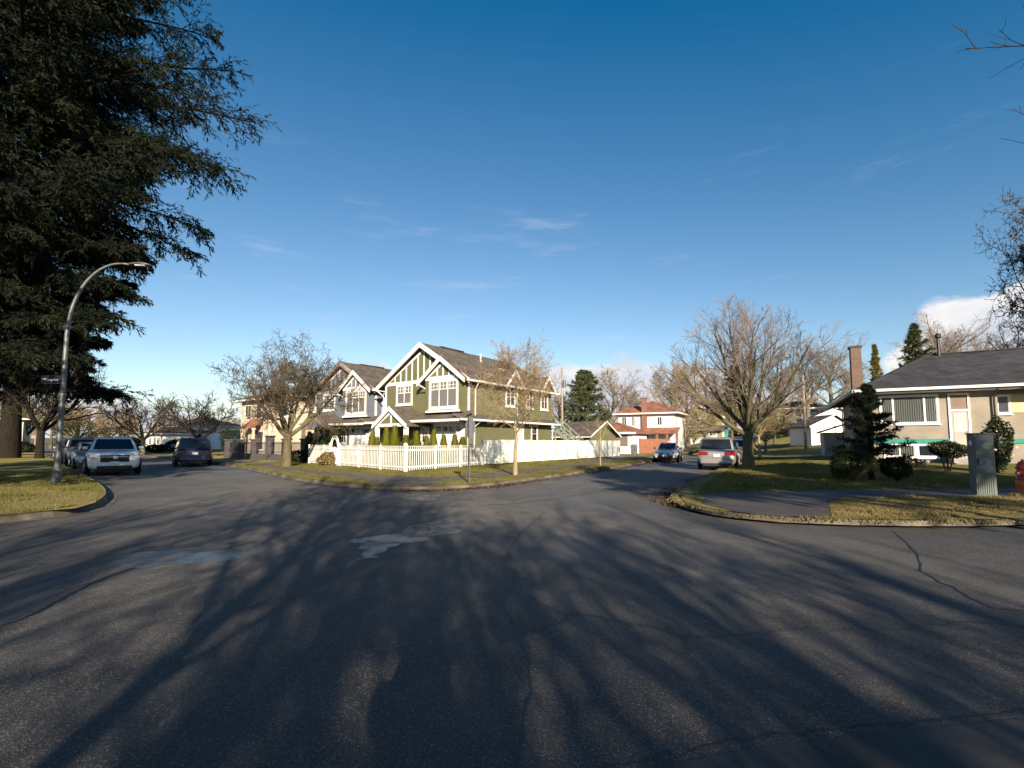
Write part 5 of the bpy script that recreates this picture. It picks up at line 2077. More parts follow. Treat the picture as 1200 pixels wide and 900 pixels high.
# ------------------------------------------------------------------ street furniture
def street_lamp():
    p = G(66, 566, .14)
    h = thing('street_lamp', 'tall galvanised street lamp with curved arm on the corner lawn', 'street lamp', (p.x, p.y, .14))
    Z = p.y
    head = P(168, 312, Z + .5)
    hz = head.z - .14
    dx = head.x - p.x
    pts, rad = [], []
    for i in range(7):
        t = i / 6
        pts.append((0, 0, t * (hz - 2.6)))
        rad.append(lerp(.092, .065, t))
    n = 14
    for i in range(1, n + 1):
        a = i / n * math.pi / 2
        pts.append(((dx - .55) * (1 - math.cos(a)) ** .95, .25 * (1 - math.cos(a)), hz - 2.6 + 2.6 * math.sin(a) ** .92))
        rad.append(lerp(.062, .034, i / n))
    pts.append((dx - .3, .25, hz - .03))
    rad.append(.036)
    MB().tube(pts, rad, 12).build('pole', 'galvanised', h, True)
    MB().lathe([(.16, 0), (.16, .03), (.12, .05), (.12, .42), (.10, .46)], n=12).build('base_cover', 'galvanised', h)
    hd = MB()
    L = [(-.35, .035, .03), (-.2, .08, .05), (0, .13, .075), (.22, .14, .075), (.38, .10, .05), (.46, .03, .02)]
    base = []
    for x, wy, wz in L:
        base.append([(dx + x, .25 + wy * math.cos(a), hz + (wz * math.sin(a) if math.sin(a) > 0 else wz * .45 * math.sin(a)) - .03 - x * .06) for a in [k * 2 * math.pi / 10 for k in range(10)]])
    vs = [q for r in base for q in r]
    fs = [(i * 10 + k, i * 10 + (k + 1) % 10, (i + 1) * 10 + (k + 1) % 10, (i + 1) * 10 + k) for i in range(len(L) - 1) for k in range(10)]
    fs += [tuple(reversed(range(10))), tuple(range(50, 60))]
    hd.add(vs, fs)
    ho = hd.build('lamp_head', 'galvanised', h, True)
    MB().box(dx - .05, dx + .3, .17, .33, hz - .09, hz - .06).build('lens', 'lamp_clear', ho)
    MB().lathe([(.09, 2.9), (.1, 2.92), (.1, 3.0), (.09, 3.02)], n=10).build('clamp', 'galvanised', h)
    MB().lathe([(.09, 5.2), (.1, 5.22), (.1, 5.3), (.09, 5.32)], n=10).build('clamp', 'galvanised', h)
    # street name blade on the side of the pole
    s = thing('street_sign', 'small dark street name sign fixed to the lamp post', 'street sign', (p.x, p.y, .14))
    z = P(58, 445, Z).z - .14
    bl = MB().box(-.72, -.12, -.012, .012, z - .12, z + .12).build('blade', 'sign_dark', s)
    fr = MB()
    fr.box(-.74, -.10, -.016, .016, z + .12, z + .14)
    fr.box(-.74, -.10, -.016, .016, z - .14, z - .12)
    fr.box(-.74, -.72, -.016, .016, z - .12, z + .12)
    fr.box(-.12, -.10, -.016, .016, z - .12, z + .12)
    fr.build('frame', 'galvanised', s)
    text_mesh('lettering', 'Waverley', .135, 'sign_white', bl, (-.42, -.014, z))
    MB().box(-.12, -.02, -.02, .02, z - .05, z + .05).build('bracket', 'galvanised', s)


street_lamp()


def stop_sign():
    p = G(549.5, 566.5, .14)
    h = thing('stop_sign', 'grey back of an octagonal stop sign on a thin post', 'traffic sign', (p.x, p.y, .14), math.radians(122))
    zc = P(548, 501, p.y).z - .14
    MB().box(-.025, .025, -.025, .025, -.1, zc + .36).build('post', 'galvanised', h)
    R = .37
    oc = [(R * math.cos(math.radians(22.5 + 45 * k)), -.03, zc + R * math.sin(math.radians(22.5 + 45 * k))) for k in range(8)]
    MB().prism(oc, (0, -.006, 0)).build('plate', 'sign_back', h)
    oc2 = [(x * .97, y, zc + (z - zc) * .97) for x, y, z in oc]
    MB().prism([(x, .0365 - .075, z) for x, y, z in oc2], (0, -.002, 0)).build('sign_face', 'sign_red', h)
    text_mesh('lettering', 'STOP', .26, 'sign_white', h, (0, -.043, zc))
    for dz in (-.15, .15):
        MB().lathe([(.015, 0), (.02, .008), (.01, .016)], (0, -.024 + .0, zc + dz), 6, 'Y').build('bolt', 'galvanised', h, loc=(0, .05, 0))


stop_sign()


def cabinet():
    p = G(1153, 580.5, .15)
    h = thing('utility_cabinet', 'scuffed tall grey metal utility cabinet on the dry verge', 'cabinet', (p.x, p.y, .13), math.radians(-22))
    top = P(1150, 509, p.y).z - .13
    w, d = .20, .17
    MB().box(-w - .04, w + .04, -d - .04, d + .04, -.1, .035).build('plinth', 'concrete', h)
    MB().box(-w, w, -d, d, .036, top).build('body', 'box_metal', h, bevel=.008)
    MB().box(-w - .025, w + .025, -d - .025, d + .025, top + .001, top + .035).build('lid', 'box_metal', h, bevel=.006)
    f = Face('front', -d)
    dd = MB()
    f.box(dd, -w + .02, w - .02, .48, top - .03, 0, .012)
    dd = dd.build('door', 'box_metal', h, bevel=.004)
    sc = MB()
    rr = random.Random(3)
    pts = [(.02 + .15 * rr.uniform(.7, 1.1) * math.cos(a), .80 + .19 * rr.uniform(.6, 1.15) * math.sin(a)) for a in [k * 2 * math.pi / 18 for k in range(18)]]
    f.poly(sc, pts, .0125, .0135)
    sc.build('scuff', 'box_scuff', dd)
    hn = MB()
    f.box(hn, -w + .05, -w + .08, .8, .95, .012, .035)
    hn.build('handle', 'iron', dd)
    for i in range(8):
        u = -w + .05 + i * (2 * w - .1) / 7
        c = MB()
        f.box(c, u - .014, u + .014, .06, .45, 0, .012)
        c.build('rib', 'box_metal', h)
    c = MB().lathe([(.06, 0), (.07, .006), (.05, .012)], (-w - .012, -.03, top - .22), 12, 'X')
    c.build('badge', 'sign_white', h)


cabinet()


def hydrant():
    p = G(1201, 577, .14)
    h = thing('fire_hydrant', 'red and orange fire hydrant at the right edge by the cabinet', 'fire hydrant', (p.x, p.y, .13), math.radians(20))
    MB().lathe([(.20, 0), (.20, .04), (.15, .05), (.15, .12), (.165, .16), (.165, .30), (.14, .34)], n=16).build('base', 'hydrant_orange', h, True)
    MB().lathe([(.135, .34), (.135, .38), (.12, .40), (.12, .62), (.15, .64), (.15, .69), (.13, .70), (.12, .76), (.08, .83), (.03, .86), (.03, .90)], n=16).build('barrel', 'hydrant_red', h, True)
    for a in (0, math.pi / 2, math.pi):
        b = MB().tube([(0, 0, .53), (.2 * math.cos(a), .2 * math.sin(a) * -1, .53)], .065, 10)
        b.tube([(.17 * math.cos(a), -.17 * math.sin(a), .53), (.22 * math.cos(a), -.22 * math.sin(a), .53)], .08, 8)
        n = b.build('nozzle', 'hydrant_red', h)
        MB().tube([(.22 * math.cos(a), -.22 * math.sin(a), .53), (.25 * math.cos(a), -.25 * math.sin(a), .53)], .03, 5).build('nut', 'sign_white', n)
    k = 10
    for i in range(4):
        a = math.pi / 4 + i * math.pi / 2
        MB().lathe([(.015, .02), (.015, .075)], (.175 * math.cos(a), .175 * math.sin(a), 0), 6).build('bolt', 'iron', h)


hydrant()


def utility_pole(label, px, py_base, py_top, Y, zb, arms):
    p = P(px, py_base, Y)
    zt = P(px, py_top, Y).z
    h = thing('utility_pole', label, 'utility pole', (p.x, p.y, zb), FR if px < 800 else math.radians(-20))
    H_ = zt - zb
    MB().tube([(0, 0, -.3), (0, 0, H_ * .5), (0, 0, H_)], [.16, .135, .11], 10).build('pole', 'pole_wood', h, True)
    for z in arms:
        a = MB().box(-.9, .9, -.06, .06, z, z + .1)
        a = a.build('crossarm', 'pole_wood', h)
        for x in (-.8, -.35, .35, .8):
            MB().lathe([(.02, z + .1), (.045, z + .13), (.035, z + .17), (.045, z + .2), (.02, z + .24)], (x, 0, 0), 8).build('insulator', 'galvanised', a)
    return h, p, zt


h1, p1, t1 = utility_pole('wooden utility pole with transformer rising behind the olive house', 659, 505, 431, 60, .1, ())
MB().lathe([(.2, t1 - 2.6), (.22, t1 - 2.55), (.22, t1 - 1.8), (.14, t1 - 1.72)], (.32, 0, 0), 12).build('transformer', 'galvanised', h1)
MB().box(-.02, .9, -.03, .03, t1 - 4.9, t1 - 4.82).build('bracket', 'galvanised', h1)
h2, p2, t2 = utility_pole('pale wooden utility pole by the white lane garage', 944.5, 527, 440, 55, .7, ())
lb = MB().tube([(0, 0, t2 - 4.2), (.35, 0, t2 - 3.95), (.62, 0, t2 - 3.95)], .03, 6)
lb.build('bracket', 'galvanised', h2)
MB().box(.5, .85, -.07, .07, t2 - 4.02, t2 - 3.93).build('lamp_head', 'galvanised', h2)


def cable(label, a, q, sag):
    n = 24
    pts = [Vector(a).lerp(Vector(q), i / n) + Vector((0, 0, -sag * 4 * (i / n) * (1 - i / n))) for i in range(n + 1)]
    o = MB().tube(pts, .022, 4).build('overhead_cable', 'iron')
    return tag(o, label, 'cable')


cable('thin overhead cable from the transformer pole across the red-roofed house', (p1.x, p1.y, P(659, 472, 60).z), P(868, 473, 88), .6)
cable('thin overhead cable from the transformer pole to the olive house', (p1.x, p1.y, P(659, 474, 60).z), P(648, 466, 44), .2)

# wheeled bin by the white garage
p = G(743, 533.5, .14)
bn = thing('wheeled_bin', 'dark grey wheeled bin standing by the white garage', 'bin', (p.x, p.y, .15), math.radians(-30))
b = MB()
b.add([(-.24, -.24, .06), (.24, -.24, .06), (.24, .24, .06), (-.24, .24, .06), (-.3, -.3, .98), (.3, -.3, .98), (.3, .34, .98), (-.3, .34, .98)],
      [(0, 3, 2, 1), (4, 5, 6, 7), (0, 1, 5, 4), (1, 2, 6, 5), (2, 3, 7, 6), (3, 0, 4, 7)])
b.build('body', 'bin_plastic', bn, bevel=.02)
MB().prism([(-.32, -.32, .99), (.32, -.32, .99), (.32, .38, 1.06), (-.32, .38, 1.06)], (0, 0, .05)).build('lid', 'bin_plastic', bn, bevel=.01)
for x in (-.26, .26):
    MB().lathe([(.09, -.03), (.1, -.02), (.1, .02), (.09, .03)], (x, .27, .1), 12, 'X').build('wheel', 'tyre', bn)


# ------------------------------------------------------------------ people
def person(label, loc, rz, height, top, legs, pose='stand'):
    h = thing('person', label, 'person', loc, rz)
    k = height / 1.75
    J = {'pelvis': (0, 0, .95), 'chest': (0, .01, 1.28), 'neck': (0, .0, 1.47), 'head0': (0, -.01, 1.56), 'head1': (0, -.015, 1.68), 'head2': (0, 0, 1.745)}
    V, E, Rr = [], [], []

    def add(p, r, par):
        V.append(tuple(c * k for c in p)); Rr.append((r[0] * k, r[1] * k) if isinstance(r, tuple) else (r * k, r * k))
        if par is not None:
            E.append((par, len(V) - 1))
        return len(V) - 1

    pe = add((0, 0, .95), (.155, .11), None)
    wa = add((0, .0, 1.12), (.135, .10), pe)
    chs = add((0, .01, 1.30), (.165, .115), wa)
    nk = add((0, .005, 1.46), (.065, .065), chs)
    h0 = add((0, -.01, 1.55), (.072, .085), nk)
    h1_ = add((0, -.012, 1.64), (.078, .098), h0)
    add((0, 0, 1.72), (.06, .07), h1_)
    for s in (1, -1):
        sh_ = add((s * .18, .01, 1.39), .062, chs)
        if pose == 'hold':
            el = add((s * .19, -.12, 1.20), .046, sh_)
            wr_ = add((s * .11, -.22, 1.42), .034, el)
            hn = add((s * .07, -.25, 1.48), (.03, .045), wr_)
        else:
            el = add((s * .23, .02, 1.12), .046, sh_)
            wr_ = add((s * .24, -.06, .88), .034, el)
            hn = add((s * .235, -.08, .80), (.022, .045), wr_)
        for f in range(4):
            a = add((V[hn][0] / k + s * .0, V[hn][1] / k + .024 - f * .016, V[hn][2] / k - .045), .0095, hn)
            add((V[a][0] / k - s * .008, V[a][1] / k - .004, V[a][2] / k - .03 - (.01 if f in (1, 2) else 0)), .0085, a)
        a = add((V[hn][0] / k - s * .01, V[hn][1] / k - .045, V[hn][2] / k - .01), .011, hn)
        add((V[a][0] / k - s * .004, V[a][1] / k - .015, V[a][2] / k - .03), .0095, a)
        hp = add((s * .095, 0, .87), .095, pe)
        kn = add((s * .105, -.015 * s, .50), .062, hp)
        an = add((s * .11, .02, .09), .043, kn)
        add((s * .12, -.13, .035), (.045, .032), an)
    me = bpy.data.meshes.new('body')
    me.from_pydata(V, E, [])
    o = link('body', me, 'skin', h)
    m = o.modifiers.new('skin', 'SKIN')
    for i, sv in enumerate(me.skin_vertices[0].data):
        sv.radius = Rr[i]
        sv.use_root = (i == 0)
    m.use_smooth_shade = True
    sd = o.modifiers.new('subd', 'SUBSURF'); sd.levels = sd.render_levels = 2
    # clothing as closed shells round the same limbs
    def shell(nm, mat, chain_list):
        V2_, E2, R2 = [], [], []
        for chain in chain_list:
            par = None
            for p_, r_ in chain:
                V2_.append(tuple(c * k for c in p_)); R2.append((r_[0] * k, r_[1] * k) if isinstance(r_, tuple) else (r_ * k, r_ * k))
                if par is not None:
                    E2.append((par, len(V2_) - 1))
                par = len(V2_) - 1
        me2 = bpy.data.meshes.new(nm)
        me2.from_pydata(V2_, E2, [])
        o2 = link(nm, me2, mat, h)
        m2 = o2.modifiers.new('skin', 'SKIN')
        for i, sv in enumerate(me2.skin_vertices[0].data):
            sv.radius = R2[i]
        roots = 0
        for chain in chain_list:
            me2.skin_vertices[0].data[roots].use_root = True
            roots += len(chain)
        m2.use_smooth_shade = True
        sd2 = o2.modifiers.new('subd', 'SUBSURF'); sd2.levels = sd2.render_levels = 2
    arms = []
    for s in (1, -1):
        if pose == 'hold':
            arms.append([((s * .10, .01, 1.38), .085), ((s * .19, .01, 1.38), .08), ((s * .195, -.12, 1.19), .06), ((s * .12, -.21, 1.39), .048)])
        else:
            arms.append([((s * .10, .01, 1.38), .085), ((s * .19, .01, 1.38), .08), ((s * .24, .02, 1.11), .06), ((s * .245, -.05, .91), .048)])
    shell('shirt', top, [[((0, 0, .90), (.18, .135)), ((0, 0, 1.12), (.165, .125)), ((0, .01, 1.32), (.19, .135)), ((0, .005, 1.43), (.10, .09))]] + arms)
    shell('trousers', legs, [[((s * .09, 0, .93), .115), ((s * .10, -.005, .70), .095), ((s * .105, -.01, .48), .078), ((s * .11, .015, .10), .065)] for s in (1, -1)])
    hb = MB()
    hb.lathe([(.03, 1.60), (.088, 1.62), (.098, 1.67), (.085, 1.725), (.05, 1.76), (.01, 1.772)], (0, .02, 0), 14)
    hb.v = [(x * k, y * k * 1.12, z * k) for x, y, z in hb.v]
    hb.build('hair', 'hair_dark', h, True)
    return h


p = P(783.5, 518, 50)
person('person in a pinkish top standing beyond the silver saloon car', (p.x, p.y, float(HB(p.x, p.y))), math.radians(-20), 1.72, 'cloth_pink', 'cloth_dark')
person('photographer in dark clothes standing behind the camera, seen only by the shadow', (.08, -.62, .0), math.radians(180), 1.60, 'cloth_dark', 'cloth_dark', 'hold')
# ------------------------------------------------------------------ vegetation
def unit(v):
    return v / (np.linalg.norm(v, axis=-1, keepdims=True) + 1e-9)


def along_path(pts, t):
    """points, tangents on polylines pts (N,K,3) at fraction t (N,)"""
    K = pts.shape[1]
    f = np.clip(t, 0, .9999) * (K - 1)
    i = f.astype(int)
    u = (f - i)[:, None]
    r = np.arange(len(pts))
    a, b = pts[r, i], pts[r, i + 1]
    return a * (1 - u) + b * u, unit(b - a), i, u[:, 0]


def grow(rg, pts, rad, n, t0, t1, ratio, ang, K=4, up=.1, wig=.12, rr=.6, rmin=.008, angv=.2, tfall=.4, lenv=.25, spread=None, tip=.35):
    """children of the branches pts (N,K,3): n each"""
    N = len(pts)
    M = N * n
    idx = np.repeat(np.arange(N), n)
    j = np.tile(np.arange(n), N)
    t = t0 + (t1 - t0) * (j + rg.random(M)) / n
    P0, T, i, u = along_path(pts[idx], t)
    plen = np.linalg.norm(np.diff(pts, axis=1), axis=2).sum(1)[idx]
    az = j * 2.39996 + rg.random(M) * 1.2 + np.repeat(rg.random(N) * 6.28, n)
    ref = np.where(np.abs(T[:, 2:3]) > .9, np.array([[1., 0, 0]]), np.array([[0, 0, 1.]]))
    A = unit(np.cross(T, ref))
    B = np.cross(T, A)
    perp = A * np.cos(az)[:, None] + B * np.sin(az)[:, None]
    if spread is not None:                       # flatten the children into the branch's own plane
        perp = unit(perp * np.array([1, 1, spread]))
    a = ang + rg.normal(0, angv, M)
    D = unit(T * np.cos(a)[:, None] + perp * np.sin(a)[:, None])
    L = plen * ratio * (1 - tfall * (t - t0) / max(t1 - t0, 1e-3)) * np.exp(rg.normal(0, lenv, M))
    out = np.empty((M, K, 3))
    out[:, 0] = P0
    st = (L / (K - 1))[:, None]
    for k in range(1, K):
        out[:, k] = out[:, k - 1] + D * st
        D = unit(D + np.array([0, 0, up]) + rg.normal(0, wig, (M, 3)))
    pr = rad[idx, i] * (1 - u) + rad[idx, i + 1] * u
    r0 = np.maximum(pr * rr * rg.uniform(.75, 1.0, M), rmin)
    R = r0[:, None] * np.linspace(1, tip, K)[None, :]
    return out, np.maximum(R, rmin * .7)


def tubes(levels, sides):
    """all the branches of the given levels as one set of faces"""
    VS, FS, base = [], [], 0
    for (pts, rad), n in zip(levels, sides):
        N, K, _ = pts.shape
        T = np.empty_like(pts)
        T[:, 1:-1] = pts[:, 2:] - pts[:, :-2]
        T[:, 0] = pts[:, 1] - pts[:, 0]
        T[:, -1] = pts[:, -1] - pts[:, -2]
        T = unit(T)
        m = unit(T.mean(1))
        ref = np.where(np.abs(m[:, 2:3]) > .8, np.array([[1., .13, 0]]), np.array([[.1, .07, 1.]]))[:, None, :]
        A = unit(np.cross(T, np.broadcast_to(ref, T.shape)))
        B = np.cross(T, A)
        a = np.arange(n) * 2 * np.pi / n
        ring = pts[:, :, None, :] + rad[:, :, None, None] * (A[:, :, None, :] * np.cos(a)[None, None, :, None] + B[:, :, None, :] * np.sin(a)[None, None, :, None])
        VS.append(ring.reshape(-1, 3))
        id_ = np.arange(N * K * n).reshape(N, K, n) + base
        nx = np.roll(id_, -1, axis=2)
        f = np.stack([id_[:, :-1], nx[:, :-1], nx[:, 1:], id_[:, 1:]], -1).reshape(-1, 4)
        FS.append(f)
        base += N * K * n
    return np.concatenate(VS), np.concatenate(FS)


def trunk_path(rg, h, r0, r1, K=7, lean=(0, 0), wig=.03, flare=1.6):
    t = np.linspace(0, 1, K)
    p = np.column_stack([lean[0] * t * h + rg.normal(0, wig, K) * t, lean[1] * t * h + rg.normal(0, wig, K) * t, t * h - .15 * (t == 0)])
    r = r0 + (r1 - r0) * t
    r[0] *= flare
    if K > 3:
        r[1] *= 1 + (flare - 1) * .15
    return p[None], r[None]


def limbs(rg, base_pts, specs, K=8, wig=.05):
    """main limbs given as (azimuth deg, elevation deg at start, length, radius, start height, up)"""
    out, rad = [], []
    for az, el, L, r, z0, up in specs:
        a, e = math.radians(az), math.radians(el)
        d = np.array([math.cos(a) * math.cos(e), math.sin(a) * math.cos(e), math.sin(e)])
        tr = base_pts[0]
        zs = tr[:, 2]
        p = np.array([np.interp(z0, zs, tr[:, 0]), np.interp(z0, zs, tr[:, 1]), z0])
        pts = [p]
        for k in range(K - 1):
            p = p + d * L / (K - 1)
            pts.append(p)
            d = d + np.array([0, 0, up]) + rg.normal(0, wig, 3)
            d /= np.linalg.norm(d)
        out.append(pts)
        rad.append(r * np.linspace(1, .28, K))
    return np.array(out), np.array(rad)


def bare_mesh(seed, h, kind):
    """bare deciduous trees of several habits; returns trunk mesh, crown mesh"""
    rg = np.random.default_rng(seed)
    if kind == 'vase':                                    # the big spreading street tree
        tr = trunk_path(rg, 2.75, .33, .28, 6, (.03, 0), .02, 1.35)
        sp = [(az + rg.uniform(-8, 8), el, L, r, z, up) for az, el, L, r, z, up in
              ((8, 30, 5.8, .19, 2.1, .085), (60, 55, 6.0, .16, 2.4, .04), (115, 50, 5.6, .15, 2.3, .05), (172, 30, 5.6, .17, 2.0, .08), (230, 46, 5.6, .15, 2.2, .06), (300, 45, 5.6, .15, 2.3, .06),
               (20, 62, 6.2, .15, 2.5, .02), (195, 66, 6.3, .15, 2.5, .02), (90, 82, 6.6, .17, 2.55, .0), (270, 76, 6.2, .13, 2.5, .01))]
        l1 = limbs(rg, tr[0], sp, 9, .07)
        l2 = grow(rg, *l1, 9, .18, .98, .48, .55, 6, .09, .10, .55, .02, tfall=.45)
        l3 = grow(rg, *l2, 8, .15, 1., .46, .55, 5, .09, .12, .55, .011, tfall=.4)
        l4 = grow(rg, *l3, 7, .15, 1., .50, .50, 4, .07, .14, .6, .008, tfall=.3)
        l5 = grow(rg, *l4, 3, .2, 1., .60, .45, 3, .05, .15, .7, .0065)
        lv, sd = [tr, l1, l2], (10, 7, 5)
        cr, cs = [l3, l4, l5], (4, 3, 3)
    elif kind == 'round':                                 # forked crab-apple like street tree, dense twiggy ball
        tr = trunk_path(rg, 1.9, .30, .27, 6, (0, 0), .02, 1.3)
        sp = [(150, 52, 4.2, .15, 1.75, .06), (185, 42, 4.6, .16, 1.7, .10), (95, 60, 4.0, .14, 1.85, .04), (20, 34, 4.6, .14, 1.75, .10), (275, 50, 4.0, .13, 1.8, .06), (330, 55, 3.9, .12, 1.85, .05), (60, 70, 4.4, .13, 1.88, .02)]
        l1 = limbs(rg, tr[0], sp, 8, .12)
        l2 = grow(rg, *l1, 8, .25, 1., .50, .75, 6, .07, .2, .6, .02, tfall=.35)
        l3 = grow(rg, *l2, 8, .15, 1., .50, .80, 5, .04, .24, .6, .013, tfall=.3)
        l4 = grow(rg, *l3, 8, .1, 1., .50, .85, 4, .03, .25, .6, .011, tfall=.2)
        l5 = grow(rg, *l4, 4, .1, 1., .55, .9, 3, .0, .25, .7, .009)
        lv, sd = [tr, l1, l2], (10, 7, 5)
        cr, cs = [l3, l4, l5], (4, 3, 3)
    elif kind == 'slim':                                  # slender pale street tree with fine twigs
        tr = trunk_path(rg, h * .80, .135, .02, 10, (-.02, 0), .08, 1.2)
        l1 = grow(rg, *tr, 22, .36, .98, .52, .90, 7, .10, .10, .55, .02, tfall=.55, lenv=.2)
        l2 = grow(rg, *l1, 10, .2, 1., .46, .75, 5, .07, .14, .55, .012, tfall=.4)
        l3 = grow(rg, *l2, 7, .1, 1., .50, .75, 4, .04, .18, .6, .008)
        l4 = grow(rg, *l3, 5, .1, 1., .50, .75, 3, .0, .18, .7, .0075)
        lv, sd = [tr, l1], (10, 5)
        cr, cs = [l2, l3, l4], (4, 3, 3)
    elif kind == 'sapling':
        tr = trunk_path(rg, h * .62, .05, .022, 7, (.01, 0), .02, 1.1)
        l1 = grow(rg, *tr, 7, .6, 1., .55, .7, 5, .05, .08, .6, .012, tfall=.2)
        l2 = grow(rg, *l1, 5, .2, 1., .5, .6, 4, .03, .1, .6, .008)
        l3 = grow(rg, *l2, 4, .2, 1., .5, .6, 3, .0, .12, .7, .006)
        lv, sd = [tr], (8,)
        cr, cs = [l1, l2, l3], (5, 4, 3)
    elif kind == 'bough':                                 # tall trunk, one long bough to the left
        tr = trunk_path(rg, 8.0, .30, .18, 6, (.0, 0), .04, 1.4)
        sp = [(183, 18, 6.3, .10, 6.6, .05), (20, 40, 5, .12, 6.0, .05), (80, 50, 5, .12, 7.0, .05), (300, 45, 5, .12, 6.8, .05), (150, 75, 5, .12, 7.8, .02), (350, 70, 5, .12, 7.9, .02)]
        l1 = limbs(rg, tr[0], sp, 9, .06)
        l2 = grow(rg, *l1, 8, .3, 1., .34, .6, 5, .06, .14, .6, .016, tfall=.5)
        l3 = grow(rg, *l2, 5, .2, 1., .45, .6, 4, .05, .16, .6, .009)
        l4 = grow(rg, *l3, 3, .2, 1., .5, .6, 3, .03, .16, .7, .006)
        lv, sd = [tr, l1], (10, 7)
        cr, cs = [l2, l3, l4], (4, 3, 3)
    elif kind == 'tall':                                  # tall upright background tree with a fine oval crown
        tr = trunk_path(rg, h * .62, h * .022, h * .010, 8, (rg.normal(0, .02), rg.normal(0, .02)), .1, 1.3)
        l1 = grow(rg, *tr, 20, .26, 1., .60, .82, 7, .12, .10, .55, .03, tfall=.45, lenv=.2)
        l2 = grow(rg, *l1, 9, .2, 1., .42, .68, 5, .09, .13, .55, .024, tfall=.4)
        l3 = grow(rg, *l2, 7, .1, 1., .50, .65, 4, .06, .15, .6, .018)
        l4 = grow(rg, *l3, 5, .1, 1., .55, .65, 3, .03, .16, .7, .014)
        lv, sd = [tr, l1], (8, 5)
        cr, cs = [l2, l3, l4], (4, 3, 3)
    elif kind == 'spread':                                # low wide background tree
        tr = trunk_path(rg, h * .26, h * .03, h * .026, 6, (0, 0), .03, 1.3)
        sp = [(k * 51 + rg.uniform(-12, 12), rg.uniform(35, 65), h * .62, h * .016, h * .23, .07) for k in range(7)]
        l1 = limbs(rg, tr[0], sp, 7, .10)
        l2 = grow(rg, *l1, 8, .2, 1., .48, .7, 5, .08, .15, .6, .03, tfall=.35)
        l3 = grow(rg, *l2, 8, .1, 1., .50, .7, 4, .05, .18, .6, .02)
        l4 = grow(rg, *l3, 5, .1, 1., .55, .75, 3, .03, .2, .65, .014)
        lv, sd = [tr, l1], (8, 5)
        cr, cs = [l2, l3, l4], (4, 3, 3)
    if kind in ('tall', 'spread'):                        # make the tree as tall as asked
        k = h / max(c[0][:, :, 2].max() for c in cr)
        lv = [(p * k, r * k) for p, r in lv]
        cr = [(p * k, r) for p, r in cr]
    v, f = tubes(lv, sd)
    v2, f2 = tubes(cr, cs)
    return v, f, v2, f2, cr


def tip_leaves(rg, levels, per, size, keep=1.0):
    """buds, lichen or last leaves along the outermost twigs"""
    pts, _ = levels[-1]
    N = len(pts)
    sel = np.arange(N)[rg.random(N) < keep]
    idx = np.repeat(sel, per)
    p, T, _, _ = along_path(pts[idx], rg.random(len(idx)))
    n = len(p)
    d = unit(rg.normal(0, 1, (n, 3)))
    e = unit(np.cross(d, rg.normal(0, 1, (n, 3))))
    s = size * rg.uniform(.5, 1.3, n)[:, None]
    return np.stack([p, p + (d + e * .35) * s, p + (d - e * .35) * s * 1.1], 1).reshape(-1, 3)


def bare_tree(label, loc, kind, h, seed, bark, twig, rz=0., scale=1., name='bare_tree', group=None, leaf=None, cache={}):
    key = (kind, h, seed, bark, twig, leaf)
    if key not in cache:
        v, f, v2, f2, cr = bare_mesh(seed, h, kind)
        mt = np_mesh('trunk', v, f, bark, True)
        mc = np_mesh('crown', v2, f2, twig, True)
        ml = None
        if leaf:
            tl = tip_leaves(np.random.default_rng(seed + 1), cr, leaf[1], leaf[2], leaf[3])
            ml = np_mesh('buds', tl, np.arange(len(tl)).reshape(-1, 3), leaf[0])
        cache[key] = (mt, mc, ml)
    mt, mc, ml = cache[key]
    t = thing(name, label, 'tree', loc, rz, group)
    t.scale = (scale,) * 3 if isinstance(scale, (int, float)) else scale
    link('trunk', mt, None, t)
    c = link('crown', mc, None, t)
    if ml:
        link('buds', ml, None, c)
    return t


def needles(rg, pts, per, L, w, droop=.3, t0=.05):
    """needle tufts along twigs: thin triangles leaning forwards"""
    N = len(pts)
    idx = np.repeat(np.arange(N), per)
    t = t0 + (1 - t0) * rg.random(len(idx))
    p, T, _, _ = along_path(pts[idx], t)
    n = len(p)
    side = unit(np.cross(T, rg.normal(0, 1, (n, 3))))
    d = unit(T * .9 + side * rg.uniform(.3, 1.0, n)[:, None] + np.array([0, 0, -droop]))
    e = unit(np.cross(d, rg.normal(0, 1, (n, 3))))
    s = (L * rg.uniform(.6, 1.3, n))[:, None]
    ww = (w * rg.uniform(.6, 1.2, n))[:, None]
    return np.stack([p - e * ww, p + e * ww, p + d * s], 1).reshape(-1, 3)


